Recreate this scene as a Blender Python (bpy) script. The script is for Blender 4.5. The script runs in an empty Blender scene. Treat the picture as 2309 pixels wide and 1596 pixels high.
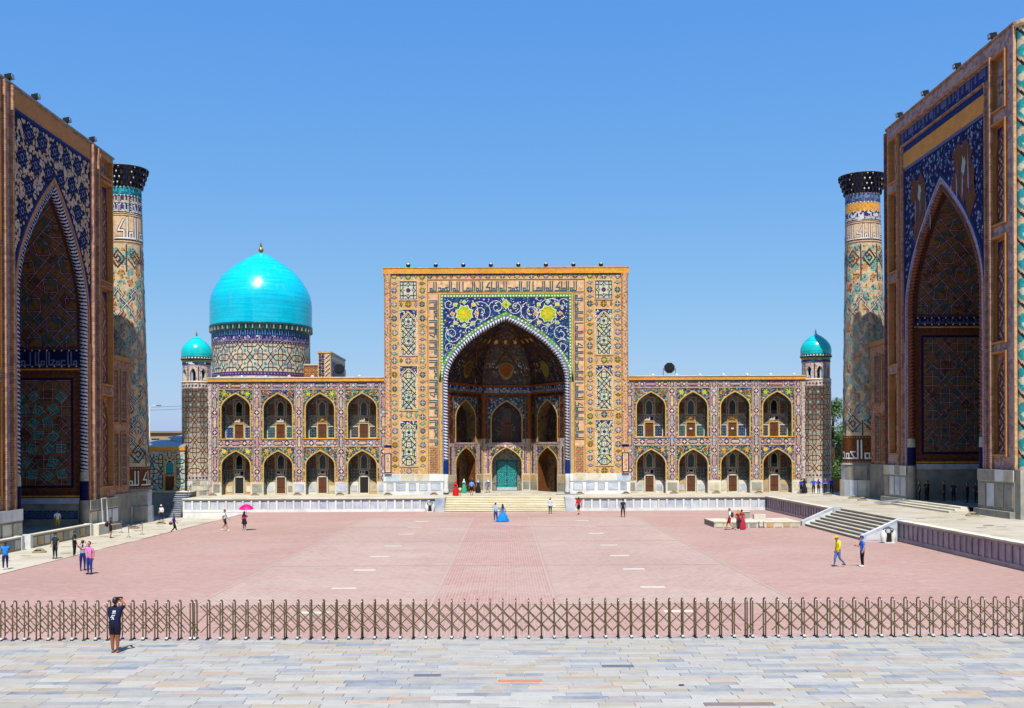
import bpy, bmesh, math, random
from mathutils import Vector, Matrix
R = random.Random(11)
sc = bpy.context.scene
COL = sc.collection
PI = math.pi
rad = math.radians

# ------------------------------------------------------------------ camera, sky, sun, exposure
CAMZ = 6.8
cam = bpy.data.cameras.new('camera')
cam.sensor_fit = 'HORIZONTAL'; cam.sensor_width = 36.0
cam.lens = 36.0 * 2400 / 2308
cam.shift_x = 0.0052; cam.shift_y = 0.0923
cam.clip_start = 0.5; cam.clip_end = 12000
camo = bpy.data.objects.new('camera', cam); COL.objects.link(camo)
camo.location = (0, 0, CAMZ); camo.rotation_euler = (PI / 2, rad(0.25), 0)
sc.camera = camo

SUN_EL, SUN_AZ = rad(61), rad(0.3)          # sun behind the camera, a little to the right
sd = Vector((math.sin(SUN_AZ) * math.cos(SUN_EL), -math.cos(SUN_AZ) * math.cos(SUN_EL), math.sin(SUN_EL)))
w = bpy.data.worlds.new('World'); sc.world = w; w.use_nodes = True
wn = w.node_tree.nodes; wl = w.node_tree.links
bg = wn['Background']
sky = wn.new('ShaderNodeTexSky'); sky.sky_type = 'NISHITA'; sky.sun_disc = False
sky.sun_elevation = SUN_EL; sky.sun_rotation = PI - SUN_AZ
sky.altitude = 300; sky.air_density = 1.0; sky.dust_density = 1.0; sky.ozone_density = 3.0
# the photograph's sky is a clear, even blue: the physical sky with its steep rise towards the horizon eased per channel
sep_ = wn.new('ShaderNodeSeparateColor'); cmb_ = wn.new('ShaderNodeCombineColor'); wl.new(sky.outputs[0], sep_.inputs[0])
for i_, (p_, k_) in enumerate(((1.0, 0.93), (0.6, 2.16), (0.12, 6.9))):
    pw_ = wn.new('ShaderNodeMath'); pw_.operation = 'POWER'; wl.new(sep_.outputs[i_], pw_.inputs[0]); pw_.inputs[1].default_value = p_
    ml_ = wn.new('ShaderNodeMath'); ml_.operation = 'MULTIPLY'; wl.new(pw_.outputs[0], ml_.inputs[0]); ml_.inputs[1].default_value = k_
    wl.new(ml_.outputs[0], cmb_.inputs[i_])
wl.new(cmb_.outputs[0], bg.inputs[0]); bg.inputs[1].default_value = 0.0555
sl = bpy.data.lights.new('sun', 'SUN'); sl.energy = 5.0; sl.angle = rad(0.53); sl.color = (1.0, 0.95, 0.87)
slo = bpy.data.objects.new('sun', sl); COL.objects.link(slo)
slo.rotation_euler = sd.to_track_quat('Z', 'Y').to_euler(); slo.location = (20, -40, 80)
vs = sc.view_settings
sc.display_settings.display_device = 'sRGB'
vs.view_transform = 'Standard'; vs.look = 'None'; vs.exposure = 0.85; vs.gamma = 1.0; vs.use_curve_mapping = False
sc.cycles.max_bounces = 6; sc.cycles.diffuse_bounces = 1; sc.cycles.glossy_bounces = 2
sc.cycles.transmission_bounces = 2; sc.cycles.transparent_max_bounces = 4
sc.cycles.caustics_reflective = False; sc.cycles.caustics_refractive = False

# ------------------------------------------------------------------ materials
ALB = 0.64      # palette values are read off the sunlit picture; this brings them to real albedos
def lin(c): return tuple(ALB * (x / 255 / 12.92 if x / 255 <= 0.04045 else ((x / 255 + 0.055) / 1.055) ** 2.4) for x in c)
MATS = {}
def _new(name):
    m = bpy.data.materials.new(name); m.use_nodes = True
    nt = m.node_tree
    return m, nt.nodes, nt.links, nt.nodes['Principled BSDF']
def _mix(N, L, a, b, fac, mode='MIX'):
    x = N.new('ShaderNodeMix'); x.data_type = 'RGBA'; x.blend_type = mode
    for s, v in ((6, a), (7, b)):
        if isinstance(v, tuple): x.inputs[s].default_value = (*v[:3], 1)
        else: L.new(v, x.inputs[s])
    if isinstance(fac, (int, float)): x.inputs[0].default_value = fac
    else: L.new(fac, x.inputs[0])
    return x.outputs[2]
def _pos(N): return N.new('ShaderNodeNewGeometry').outputs['Position']
def _noise(N, L, scale, detail=3, vec=None, rough=0.6):
    n = N.new('ShaderNodeTexNoise'); n.inputs['Scale'].default_value = scale; n.inputs['Detail'].default_value = detail
    n.inputs['Roughness'].default_value = rough
    L.new(vec if vec is not None else _pos(N), n.inputs['Vector']); return n.outputs['Fac']
def _ramp(N, L, fac, stops, interp='LINEAR'):
    r = N.new('ShaderNodeValToRGB'); L.new(fac, r.inputs[0]); e = r.color_ramp; e.interpolation = interp
    while len(e.elements) < len(stops): e.elements.new(0.5)
    for el, (p, c) in zip(e.elements, stops):
        el.position = p; el.color = (*c[:3], 1)
    return r.outputs[0]
def _scalevec(N, L, v, s, rot=(0, 0, 0)):
    m = N.new('ShaderNodeMapping'); m.inputs['Scale'].default_value = s; m.inputs['Rotation'].default_value = rot
    L.new(v, m.inputs['Vector']); return m.outputs[0]
def _bump(N, L, b, h, strength=0.3, dist=0.02):
    n = N.new('ShaderNodeBump'); n.inputs['Strength'].default_value = strength; n.inputs['Distance'].default_value = dist
    L.new(h, n.inputs['Height']); L.new(n.outputs[0], b.inputs['Normal'])
def _mul(c, k): return tuple(min(1.0, x * k) for x in c[:3])

def glaze(name, rgb, var=0.35, rough=0.4, cell=6.0, k=1.0):
    """glazed tile or fired brick of one colour, varying tile by tile, with soft wear"""
    m, N, L, b = _new(name); c = _mul(lin(rgb), k)
    vo = N.new('ShaderNodeTexVoronoi'); vo.inputs['Scale'].default_value = cell; L.new(_pos(N), vo.inputs['Vector'])
    sp = N.new('ShaderNodeSeparateColor'); L.new(vo.outputs['Color'], sp.inputs[0])
    col = _ramp(N, L, sp.outputs[0], [(0, _mul(c, 1 - var)), (0.5, c), (1, _mul(c, 1 + var * 0.7))])
    big = _noise(N, L, 0.35, 4)
    col = _mix(N, L, col, _mul(c, 0.62), _ramp(N, L, big, [(0.5, (0, 0, 0)), (0.75, (0.6, 0.6, 0.6))]))
    L.new(col, b.inputs['Base Color']); b.inputs['Roughness'].default_value = rough
    b.inputs['Specular IOR Level'].default_value = 0.35 if rough < 0.5 else 0.12
    MATS[name] = m; return m

def mosaic(name, stops, cell=4.0, rough=0.5, k=1.0, stretch=(1, 1, 1)):
    """small tesserae in several colours: stops = [(share, rgb), ...]"""
    m, N, L, b = _new(name)
    vo = N.new('ShaderNodeTexVoronoi'); vo.inputs['Scale'].default_value = cell
    L.new(_scalevec(N, L, _pos(N), stretch), vo.inputs['Vector'])
    sp = N.new('ShaderNodeSeparateColor'); L.new(vo.outputs['Color'], sp.inputs[0])
    t = 0; st = []
    for share, rgb in stops:
        st.append((t, _mul(lin(rgb), k))); t += share
    col = _ramp(N, L, sp.outputs[0], st, 'CONSTANT')
    big = _noise(N, L, 0.4, 4)
    col = _mix(N, L, col, _mul(lin(stops[0][1]), 0.6 * k), _ramp(N, L, big, [(0.5, (0, 0, 0)), (0.8, (0.55, 0.55, 0.55))]))
    L.new(col, b.inputs['Base Color']); b.inputs['Roughness'].default_value = rough
    b.inputs['Specular IOR Level'].default_value = 0.3
    MATS[name] = m; return m

def brickwall(name, c1, c2, mortar, axis='x', bw=0.5, bh=0.16, k=1.0, speck=None):
    m, N, L, b = _new(name)
    sx = N.new('ShaderNodeSeparateXYZ'); L.new(_pos(N), sx.inputs[0])
    cb = N.new('ShaderNodeCombineXYZ'); L.new(sx.outputs[0 if axis == 'x' else 1], cb.inputs[0]); L.new(sx.outputs[2], cb.inputs[1])
    t = N.new('ShaderNodeTexBrick'); L.new(cb.outputs[0], t.inputs['Vector'])
    t.inputs['Scale'].default_value = 1.0; t.inputs['Brick Width'].default_value = bw; t.inputs['Row Height'].default_value = bh
    t.inputs['Mortar Size'].default_value = 0.014
    t.inputs['Color1'].default_value = (*_mul(lin(c1), k), 1); t.inputs['Color2'].default_value = (*_mul(lin(c2), k), 1)
    t.inputs['Mortar'].default_value = (*_mul(lin(mortar), k), 1)
    col = t.outputs[0]
    if speck:
        vo = N.new('ShaderNodeTexVoronoi'); vo.inputs['Scale'].default_value = 3.2; L.new(_pos(N), vo.inputs['Vector'])
        sp = N.new('ShaderNodeSeparateColor'); L.new(vo.outputs['Color'], sp.inputs[0])
        col = _mix(N, L, col, _mul(lin(speck), k), _ramp(N, L, sp.outputs[1], [(0, (0, 0, 0)), (0.62, (0.75, 0.75, 0.75))], 'CONSTANT'))
    big = _noise(N, L, 0.5, 5)
    col = _mix(N, L, col, _mul(lin(c1), 0.5 * k), _ramp(N, L, big, [(0.48, (0, 0, 0)), (0.78, (0.7, 0.7, 0.7))]))
    L.new(col, b.inputs['Base Color']); b.inputs['Roughness'].default_value = 0.85
    b.inputs['Specular IOR Level'].default_value = 0.2
    _bump(N, L, b, t.outputs['Fac'], 0.25, -0.01)
    MATS[name] = m; return m

def stone(name, c1, c2, c3, scale=0.9, rough=0.45, k=1.0, vein=True, spec=0.4):
    """marble / limestone: cloudy, veined, each object shifted by its own random value"""
    m, N, L, b = _new(name)
    oi = N.new('ShaderNodeObjectInfo')
    va = N.new('ShaderNodeVectorMath'); va.operation = 'MULTIPLY_ADD'
    cb = N.new('ShaderNodeCombineXYZ')
    for i in range(3): L.new(oi.outputs['Random'], cb.inputs[i])
    L.new(cb.outputs[0], va.inputs[0]); va.inputs[1].default_value = (57, 91, 33); L.new(_pos(N), va.inputs[2])
    n1 = _noise(N, L, scale, 5, va.outputs[0]); n2 = _noise(N, L, scale * 4.3, 6, va.outputs[0], 0.7)
    col = _ramp(N, L, n1, [(0.3, _mul(lin(c1), k)), (0.5, _mul(lin(c2), k)), (0.72, _mul(lin(c3), k))])
    col = _mix(N, L, col, _mul(lin(c1), 0.55 * k), _ramp(N, L, n2, [(0.56, (0, 0, 0)), (0.75, (0.5, 0.5, 0.5))]))
    hs = N.new('ShaderNodeHueSaturation'); L.new(col, hs.inputs['Color'])
    mr = N.new('ShaderNodeMapRange'); L.new(oi.outputs['Random'], mr.inputs[0]); mr.inputs[3].default_value = 0.86; mr.inputs[4].default_value = 1.08
    L.new(mr.outputs[0], hs.inputs['Value']); col = hs.outputs[0]
    L.new(col, b.inputs['Base Color']); b.inputs['Roughness'].default_value = rough
    b.inputs['Specular IOR Level'].default_value = spec
    _bump(N, L, b, n2, 0.15, 0.02)
    MATS[name] = m; return m

def plain(name, rgb, rough=0.6, metal=0.0, var=0.12, scale=7.0, k=1.0, spec=0.4):
    m, N, L, b = _new(name); c = _mul(lin(rgb), k)
    n = _noise(N, L, scale, 4)
    col = _ramp(N, L, n, [(0.3, _mul(c, 1 - var)), (0.7, _mul(c, 1 + var))])
    L.new(col, b.inputs['Base Color']); b.inputs['Roughness'].default_value = rough; b.inputs['Metallic'].default_value = metal
    b.inputs['Specular IOR Level'].default_value = spec
    MATS[name] = m; return m

# glazed colours
glaze('ochre', (226, 160, 66), 0.3)
glaze('gold_trim', (212, 170, 96), 0.22)
glaze('cornice_gold', (228, 160, 56), 0.22)
glaze('tan', (205, 165, 125), 0.3)
glaze('pale_tan', (222, 190, 150), 0.25)
glaze('ivory', (226, 218, 190), 0.15)
glaze('white_tile', (238, 236, 228), 0.1, 0.3)
glaze('navy', (14, 20, 74), 0.4, 0.75)
glaze('cobalt', (16, 50, 122), 0.4, 0.7)
glaze('purple', (84, 48, 100), 0.35)
glaze('plum', (76, 42, 54), 0.4)
glaze('ink', (30, 24, 34), 0.4)
glaze('turquoise', (50, 165, 165), 0.3, 0.35)
glaze('aqua', (118, 196, 186), 0.3, 0.35)
glaze('leaf_green', (96, 150, 60), 0.4)
glaze('mint', (150, 205, 120), 0.3)
glaze('yellow', (226, 200, 30), 0.25)
glaze('lime', (186, 205, 20), 0.3)
glaze('orange', (215, 120, 40), 0.3)
glaze('rose_tile', (196, 140, 150), 0.3)
glaze('pale_steel', (196, 200, 220), 0.12)
glaze('lilac', (160, 140, 178), 0.3)
glaze('grey_tile', (168, 172, 160), 0.3)
glaze('blue_grey', (110, 125, 160), 0.3)
glaze('olive_tile', (130, 125, 50), 0.35)
glaze('teal_dark', (34, 88, 96), 0.4)
glaze('brown_tile', (112, 66, 36), 0.35, 0.7)
glaze('rust', (150, 82, 34), 0.3, 0.7)
# small-scale tesserae grounds
mosaic('corner_mosaic', [(0.55, (216, 164, 122)), (0.28, (228, 190, 150)), (0.08, (110, 100, 84)), (0.09, (200, 122, 80))], 6.5)
mosaic('portal_ground', [(0.5, (216, 168, 100)), (0.3, (206, 168, 124)), (0.12, (226, 192, 130)), (0.08, (150, 124, 90))], 6.0)
mosaic('wing_ground', [(0.42, (202, 182, 166)), (0.18, (164, 148, 164)), (0.28, (216, 202, 186)), (0.12, (126, 114, 124))], 6.0)
mosaic('shaft_ground', [(0.5, (222, 190, 158)), (0.3, (228, 204, 174)), (0.2, (196, 184, 158))], 4.5)
mosaic('drum_ground', [(0.4, (206, 190, 166)), (0.3, (176, 186, 172)), (0.2, (222, 206, 180)), (0.1, (150, 150, 160))], 2.6)
mosaic('panel_ivory', [(0.4, (214, 206, 184)), (0.24, (186, 200, 176)), (0.14, (226, 212, 150)), (0.22, (172, 186, 186))], 4.5)
mosaic('floral_blue', [(0.66, (11, 28, 104)), (0.18, (16, 54, 128)), (0.1, (26, 96, 130)), (0.03, (200, 210, 226)), (0.03, (60, 120, 90))], 5.5)
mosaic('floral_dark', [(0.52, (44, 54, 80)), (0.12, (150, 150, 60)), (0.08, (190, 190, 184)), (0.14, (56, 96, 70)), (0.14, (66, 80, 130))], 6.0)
mosaic('niche_tile', [(0.42, (158, 148, 126)), (0.2, (130, 138, 118)), (0.2, (84, 96, 94)), (0.18, (130, 108, 102))], 5.6)  # niche backs, darkened so the colour deepens the niche shade
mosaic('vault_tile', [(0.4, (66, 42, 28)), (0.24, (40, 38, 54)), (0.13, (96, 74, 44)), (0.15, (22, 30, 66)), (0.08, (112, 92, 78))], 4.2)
mosaic('band_blue', [(0.55, (20, 24, 82)), (0.2, (60, 50, 130)), (0.15, (210, 214, 224)), (0.1, (30, 80, 130))], 4.0)
mosaic('minaret_ground', [(0.5, (216, 186, 150)), (0.16, (222, 190, 130)), (0.18, (150, 188, 166)), (0.06, (206, 160, 100)), (0.1, (222, 204, 180))], 4.5)
mosaic('jamb_ground', [(0.5, (130, 94, 56)), (0.25, (104, 74, 50)), (0.15, (60, 94, 90)), (0.1, (76, 52, 44))], 3.4)
mosaic('kufic_ground', [(0.6, (222, 178, 134)), (0.25, (232, 196, 150)), (0.15, (204, 150, 110))], 3.5)
# brickwork of the two side portals
brickwall('brick_brown', (204, 150, 108), (178, 126, 100), (212, 184, 160), 'y', 0.55, 0.17, speck=(150, 108, 92))
brickwall('brick_orange', (214, 146, 80), (196, 128, 70), (190, 150, 110), 'y', 0.5, 0.16)
brickwall('brick_violet', (200, 166, 154), (176, 146, 148), (216, 192, 176), 'y', 0.5, 0.17, speck=(140, 116, 132))
brickwall('brick_warm', (190, 148, 124), (166, 124, 110), (204, 176, 156), 'y', 0.5, 0.17, speck=(150, 116, 112))
brickwall('brick_plain_orange', (240, 168, 84), (228, 152, 74), (222, 160, 90), 'y', 0.5, 0.16)
brickwall('brick_front', (196, 140, 84), (176, 124, 80), (186, 156, 120), 'x', 0.5, 0.16)
# stone
stone('marble_white', (206, 208, 212), (232, 234, 234), (242, 240, 232), 0.8, 0.35, 1.0)
stone('marble_panel', (160, 174, 200), (200, 208, 222), (226, 226, 224), 0.9, 0.3, 0.98)
stone('marble_violet', (150, 132, 142), (184, 166, 174), (206, 192, 190), 0.9, 0.5, 1.0)
stone('limestone', (196, 182, 146), (222, 214, 192), (236, 232, 218), 0.7, 0.6, 1.0)
stone('limestone_grey', (136, 132, 126), (172, 168, 156), (196, 186, 160), 0.8, 0.65, 0.85)
stone('step_stone', (230, 214, 166), (242, 232, 200), (246, 240, 220), 0.5, 0.55, 1.15)
stone('terrace_paving', (190, 180, 156), (218, 210, 190), (226, 220, 206), 0.35, 0.6, 0.74)
stone('white_slab', (226, 214, 192), (236, 228, 212), (238, 234, 222), 0.8, 0.5, 0.78)
stone('gold_stone', (216, 150, 60), (226, 190, 130), (226, 220, 200), 0.8, 0.6, 0.8)
# others
plain('door_wood', (84, 44, 18), 0.55, var=0.35, scale=3.0)
plain('door_panel', (98, 54, 22), 0.5, var=0.3, scale=4.0)
plain('dark_opening', (14, 12, 12), 0.8)
plain('window_glass', (18, 26, 24), 0.15)
plain('lamp_black', (22, 24, 26), 0.35)
plain('lamp_glass', (190, 200, 200), 0.1, spec=0.8)
plain('steel', (120, 124, 126), 0.35, 0.7)
plain('roof_metal', (170, 178, 184), 0.45, 0.5)
plain('brass', (190, 140, 50), 0.3, 0.8)
plain('gate_metal', (150, 130, 98), 0.28, 0.75, var=0.45, scale=9)
plain('gate_foot', (226, 226, 220), 0.3)
plain('white_paint', (232, 232, 228), 0.5)
plain('black_plastic', (20, 20, 22), 0.5)
plain('hoarding_wood', (206, 136, 70), 0.7, var=0.25)
plain('lamp_stone', (140, 126, 98), 0.7)
plain('bark', (84, 66, 48), 0.9, var=0.3)
plain('far_wall', (176, 150, 120), 0.9)
plain('far_brick', (164, 112, 84), 0.9)
plain('roof_flat', (150, 136, 116), 0.9)

def dome_mat(name, c, c2, course):
    """glazed tile courses: rings of short tiles, dull repaired patches, run-off streaks"""
    m, N, L, b = _new(name)
    sx = N.new('ShaderNodeSeparateXYZ'); L.new(_pos(N), sx.inputs[0])
    v = _scalevec(N, L, _pos(N), (0.25, 0.25, 4.0)); n = _noise(N, L, 1.2, 5, v, 0.7)
    col = _ramp(N, L, n, [(0.3, _mul(lin(c2), 0.92)), (0.55, lin(c)), (0.75, _mul(lin(c), 1.12))])
    vo = N.new('ShaderNodeTexVoronoi'); vo.inputs['Scale'].default_value = 4.0; L.new(_pos(N), vo.inputs['Vector'])
    sp = N.new('ShaderNodeSeparateColor'); L.new(vo.outputs['Color'], sp.inputs[0])
    col = _mix(N, L, col, _mul(lin(c2), 0.72), _ramp(N, L, sp.outputs[0], [(0.6, (0, 0, 0)), (1, (0.25, 0.25, 0.25))]))
    wv = N.new('ShaderNodeTexWave'); wv.bands_direction = 'Z'; wv.inputs['Scale'].default_value = 0.314 / course; wv.inputs['Distortion'].default_value = 0.6; wv.inputs['Detail'].default_value = 1.0; L.new(_pos(N), wv.inputs['Vector'])
    line = _ramp(N, L, wv.outputs['Fac'], [(0.0, (0.22, 0.22, 0.22)), (0.2, (0, 0, 0))])
    col = _mix(N, L, col, _mul(lin(c2), 0.5), line)
    st = _noise(N, L, 1.0, 5, _scalevec(N, L, _pos(N), (1.6, 1.6, 0.12)), 0.6)
    col = _mix(N, L, col, (0.16, 0.24, 0.24), _ramp(N, L, st, [(0.58, (0, 0, 0)), (0.8, (0.3, 0.3, 0.3))]))
    L.new(col, b.inputs['Base Color']); b.inputs['Specular IOR Level'].default_value = 0.5
    L.new(_ramp(N, L, _noise(N, L, 1.4, 4), [(0.35, (0.13, 0.13, 0.13)), (0.7, (0.24, 0.24, 0.24))]), b.inputs['Roughness'])
    _bump(N, L, b, sp.outputs[1], 0.05, 0.02)
    MATS[name] = m
dome_mat('dome_turquoise', (4, 206, 236), (3, 184, 220), 0.55)
dome_mat('dome_teal', (16, 204, 206), (10, 180, 186), 0.3)

def plaza_mat(name, rot, c1, c2, mortar, bw, bh, msize, k):
    m, N, L, b = _new(name)
    v = _scalevec(N, L, _pos(N), (1, 1, 1), (0, 0, rot))
    t = N.new('ShaderNodeTexBrick'); L.new(v, t.inputs['Vector'])
    t.inputs['Scale'].default_value = 1.0; t.inputs['Brick Width'].default_value = bw; t.inputs['Row Height'].default_value = bh
    t.inputs['Mortar Size'].default_value = msize; t.inputs['Mortar Smooth'].default_value = 0.3
    t.inputs['Color1'].default_value = (*_mul(lin(c1), k), 1); t.inputs['Color2'].default_value = (*_mul(lin(c2), k), 1)
    t.inputs['Mortar'].default_value = (*_mul(lin(mortar), k), 1)
    n = _noise(N, L, 0.18, 6); n2 = _noise(N, L, 2.2, 4); n3 = _noise(N, L, 0.045, 5, None, 0.65); n4 = _noise(N, L, 0.9, 5, _scalevec(N, L, _pos(N), (0.35, 1, 1)), 0.7)
    col = _mix(N, L, t.outputs[0], _mul(lin(mortar), k), _ramp(N, L, n, [(0.42, (0, 0, 0)), (0.72, (0.6, 0.6, 0.6))]))
    col = _mix(N, L, col, _mul(lin(c2), 0.7 * k), _ramp(N, L, n2, [(0.5, (0, 0, 0)), (0.8, (0.5, 0.5, 0.5))]))
    col = _mix(N, L, col, _mul(lin((150, 118, 110)), k), _ramp(N, L, n3, [(0.5, (0, 0, 0)), (0.62, (0.22, 0.22, 0.22)), (0.75, (0.1, 0.1, 0.1))]))
    col = _mix(N, L, col, _mul(lin((232, 214, 204)), k), _ramp(N, L, n4, [(0.55, (0, 0, 0)), (0.72, (0.3, 0.3, 0.3))]))
    L.new(col, b.inputs['Base Color']); b.inputs['Roughness'].default_value = 0.85; b.inputs['Specular IOR Level'].default_value = 0.25
    _bump(N, L, b, n2, 0.2, 0.01)
    MATS[name] = m
plaza_mat('plaza_pink', 0, (208, 168, 158), (190, 148, 140), (216, 188, 176), 0.36, 0.17, 0.016, 0.7)
plaza_mat('plaza_path', PI / 2, (208, 168, 158), (196, 154, 146), (222, 200, 190), 0.9, 0.15, 0.012, 0.7)
plaza_mat('plaza_weave', rad(62), (210, 178, 168), (198, 164, 154), (220, 202, 190), 0.9, 0.24, 0.02, 0.7)
plaza_mat('plaza_weave_mirror', rad(-62), (210, 178, 168), (198, 164, 154), (220, 202, 190), 0.9, 0.24, 0.02, 0.7)
plain('plaza_line', (208, 182, 170), 0.8, k=0.7)

def slab_mats():
    # marble slab colours; each slab object picks one, veins shift per object
    defs = [((172, 180, 192), (196, 200, 204), (214, 210, 202)), ((198, 198, 194), (216, 214, 206), (224, 216, 200)),
            ((208, 194, 168), (216, 206, 186), (208, 206, 200)), ((204, 204, 200), (220, 218, 212), (224, 222, 216)),
            ((152, 162, 180), (180, 186, 196), (202, 202, 202)), ((192, 186, 184), (208, 204, 200), (218, 212, 206)),
            ((214, 180, 158), (222, 202, 184), (216, 210, 202))]
    out = []
    for i, d in enumerate(defs):
        stone('slab_%d' % i, *d, 1.6, 0.55, 0.63, spec=0.15); out.append('slab_%d' % i)
    plain('slab_dark', (112, 120, 132), 0.4, k=0.8); plain('slab_orange', (214, 138, 98), 0.5, k=0.85); plain('slab_brown', (146, 128, 120), 0.5, k=0.8)
    return out
SLABS = slab_mats()

# ------------------------------------------------------------------ mesh builder
TESSERAE = {'strapwork', 'spandrel_mosaic', 'fleck_mosaic', 'stepped_lozenges', 'tile_strip', 'lettering_band', 'window_lattice', 'niche_tilework', 'vault_tilework', 'jamb_panel', 'tile_band', 'inscription_band', 'lattice_gate', 'stalactite_cornice', 'stalactite_crown', 'dome_band', 'rope_moulding', 'tile_panel', 'vault_medallion', 'leaf_crown'}
class MB:
    def __init__(s): s.v = []; s.f = []; s.m = []; s.names = []
    def mi(s, n):
        if n not in s.names: s.names.append(n)
        return s.names.index(n)
    def poly(s, pts, mat):
        i = len(s.v); s.v.extend(tuple(p) for p in pts); s.f.append(tuple(range(i, i + len(pts)))); s.m.append(s.mi(mat))
    def box(s, x0, x1, y0, y1, z0, z1, mat):
        i = len(s.v); k = s.mi(mat)
        s.v.extend([(x0, y0, z0), (x1, y0, z0), (x1, y1, z0), (x0, y1, z0), (x0, y0, z1), (x1, y0, z1), (x1, y1, z1), (x0, y1, z1)])
        for q in ((0, 3, 2, 1), (4, 5, 6, 7), (0, 1, 5, 4), (1, 2, 6, 5), (2, 3, 7, 6), (3, 0, 4, 7)):
            s.f.append(tuple(i + a for a in q)); s.m.append(k)
    def obox(s, c, ux, uy, uz, mat):
        """box with centre c and three half-axis vectors"""
        c, ux, uy, uz = Vector(c), Vector(ux), Vector(uy), Vector(uz); i = len(s.v); k = s.mi(mat)
        for a, b_, d in ((-1, -1, -1), (1, -1, -1), (1, 1, -1), (-1, 1, -1), (-1, -1, 1), (1, -1, 1), (1, 1, 1), (-1, 1, 1)):
            s.v.append(tuple(c + ux * a + uy * b_ + uz * d))
        for q in ((0, 3, 2, 1), (4, 5, 6, 7), (0, 1, 5, 4), (1, 2, 6, 5), (2, 3, 7, 6), (3, 0, 4, 7)):
            s.f.append(tuple(i + a for a in q)); s.m.append(k)
    def tube(s, pts, rs, mat, n=8, cap=True, matfn=None):
        pts = [Vector(p) for p in pts]
        if not isinstance(rs, (list, tuple)): rs = [rs] * len(pts)
        i0 = len(s.v); prev = None
        for j, p in enumerate(pts):
            t = (pts[min(j + 1, len(pts) - 1)] - pts[max(j - 1, 0)]).normalized()
            if prev is None:
                a = Vector((0, 0, 1)) if abs(t.z) < 0.9 else Vector((1, 0, 0)); x = t.cross(a).normalized()
            else: x = (prev - t * prev.dot(t)).normalized()
            prev = x; y = t.cross(x)
            for q in range(n):
                a = 2 * PI * q / n; s.v.append(tuple(p + (x * math.cos(a) + y * math.sin(a)) * rs[j]))
        for j in range(len(pts) - 1):
            for q in range(n):
                a = i0 + j * n + q; b_ = i0 + j * n + (q + 1) % n
                s.f.append((a, b_, b_ + n, a + n)); s.m.append(s.mi(matfn(j, q) if matfn else mat))
        if cap:
            s.f.append(tuple(i0 + q for q in range(n))[::-1]); s.m.append(s.mi(mat))
            e = i0 + (len(pts) - 1) * n; s.f.append(tuple(e + q for q in range(n))); s.m.append(s.mi(mat))
    def lathe(s, prof, mat, c=(0, 0), n=32, a0=0, a1=2 * PI, matfn=None, lean=0):
        """prof [(r, z)...]; angle 0 looks at the camera (-Y)"""
        i0 = len(s.v); full = abs(a1 - a0 - 2 * PI) < 1e-6; cols = n if full else n + 1
        zb = prof[0][1]
        for r, z in prof:
            for q in range(cols):
                a = a0 + (a1 - a0) * q / n
                s.v.append((c[0] + r * math.sin(a) + lean * (z - zb), c[1] - r * math.cos(a), z))
        for j in range(len(prof) - 1):
            for q in range(n):
                a = i0 + j * cols + q; b_ = i0 + j * cols + ((q + 1) % cols)
                s.f.append((a, b_, b_ + cols, a + cols)); s.m.append(s.mi(matfn(j, q) if matfn else mat))
    def ball(s, c, r, mat, n=12, m=8, sx=1, sy=1, sz=1):
        i0 = len(s.v)
        for j in range(m + 1):
            t = PI * j / m
            for q in range(n):
                a = 2 * PI * q / n
                s.v.append((c[0] + r * sx * math.sin(t) * math.cos(a), c[1] + r * sy * math.sin(t) * math.sin(a), c[2] + r * sz * math.cos(t)))
        k = s.mi(mat)
        for j in range(m):
            for q in range(n):
                a = i0 + j * n + q; b_ = i0 + j * n + (q + 1) % n
                s.f.append((a, a + n, b_ + n, b_)); s.m.append(k)
    def build(s, name, parent=None, smooth=False, loc=None):
        me = bpy.data.meshes.new(name)
        me.from_pydata(s.v, [], s.f)
        for n_ in s.names: me.materials.append(MATS[n_])
        me.polygons.foreach_set('material_index', s.m)
        if smooth: me.polygons.foreach_set('use_smooth', [True] * len(s.f))
        me.update()
        o = bpy.data.objects.new(name, me); COL.objects.link(o)
        if name in TESSERAE: o['kind'] = 'stuff'      # thousands of tiny tile pieces, joined
        if loc: o.location = loc
        if parent is not None:
            o.parent = parent
            if parent.type == 'EMPTY' or any(parent.location):
                o.matrix_parent_inverse = world_of(parent).inverted()
        return o
def world_of(o):
    m = Matrix.LocRotScale(o.location, o.rotation_euler, o.scale)
    if o.parent: m = world_of(o.parent) @ o.matrix_parent_inverse @ m
    return m
def tag(o, label, cat, group=None, kind=None):
    o['label'] = label
    if cat: o['category'] = cat
    if group: o['group'] = group
    if kind: o['kind'] = kind
    return o
def thing(name, label, cat, loc=(0, 0, 0), group=None):
    o = bpy.data.objects.new(name, None); COL.objects.link(o); o.location = loc
    o.empty_display_size = 0.3
    return tag(o, label, cat, group)
def structure(o): o['kind'] = 'structure'; return o
def copy_tree(o, parent=None, delta=None):
    c = o.copy(); COL.objects.link(c); c.parent = parent
    if parent is None and delta is not None: c.location = Vector(o.location) + Vector(delta)
    if parent is not None: c.matrix_parent_inverse = o.matrix_parent_inverse
    for ch in [x for x in bpy.data.objects if x.parent == o]: copy_tree(ch, c)
    return c

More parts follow.
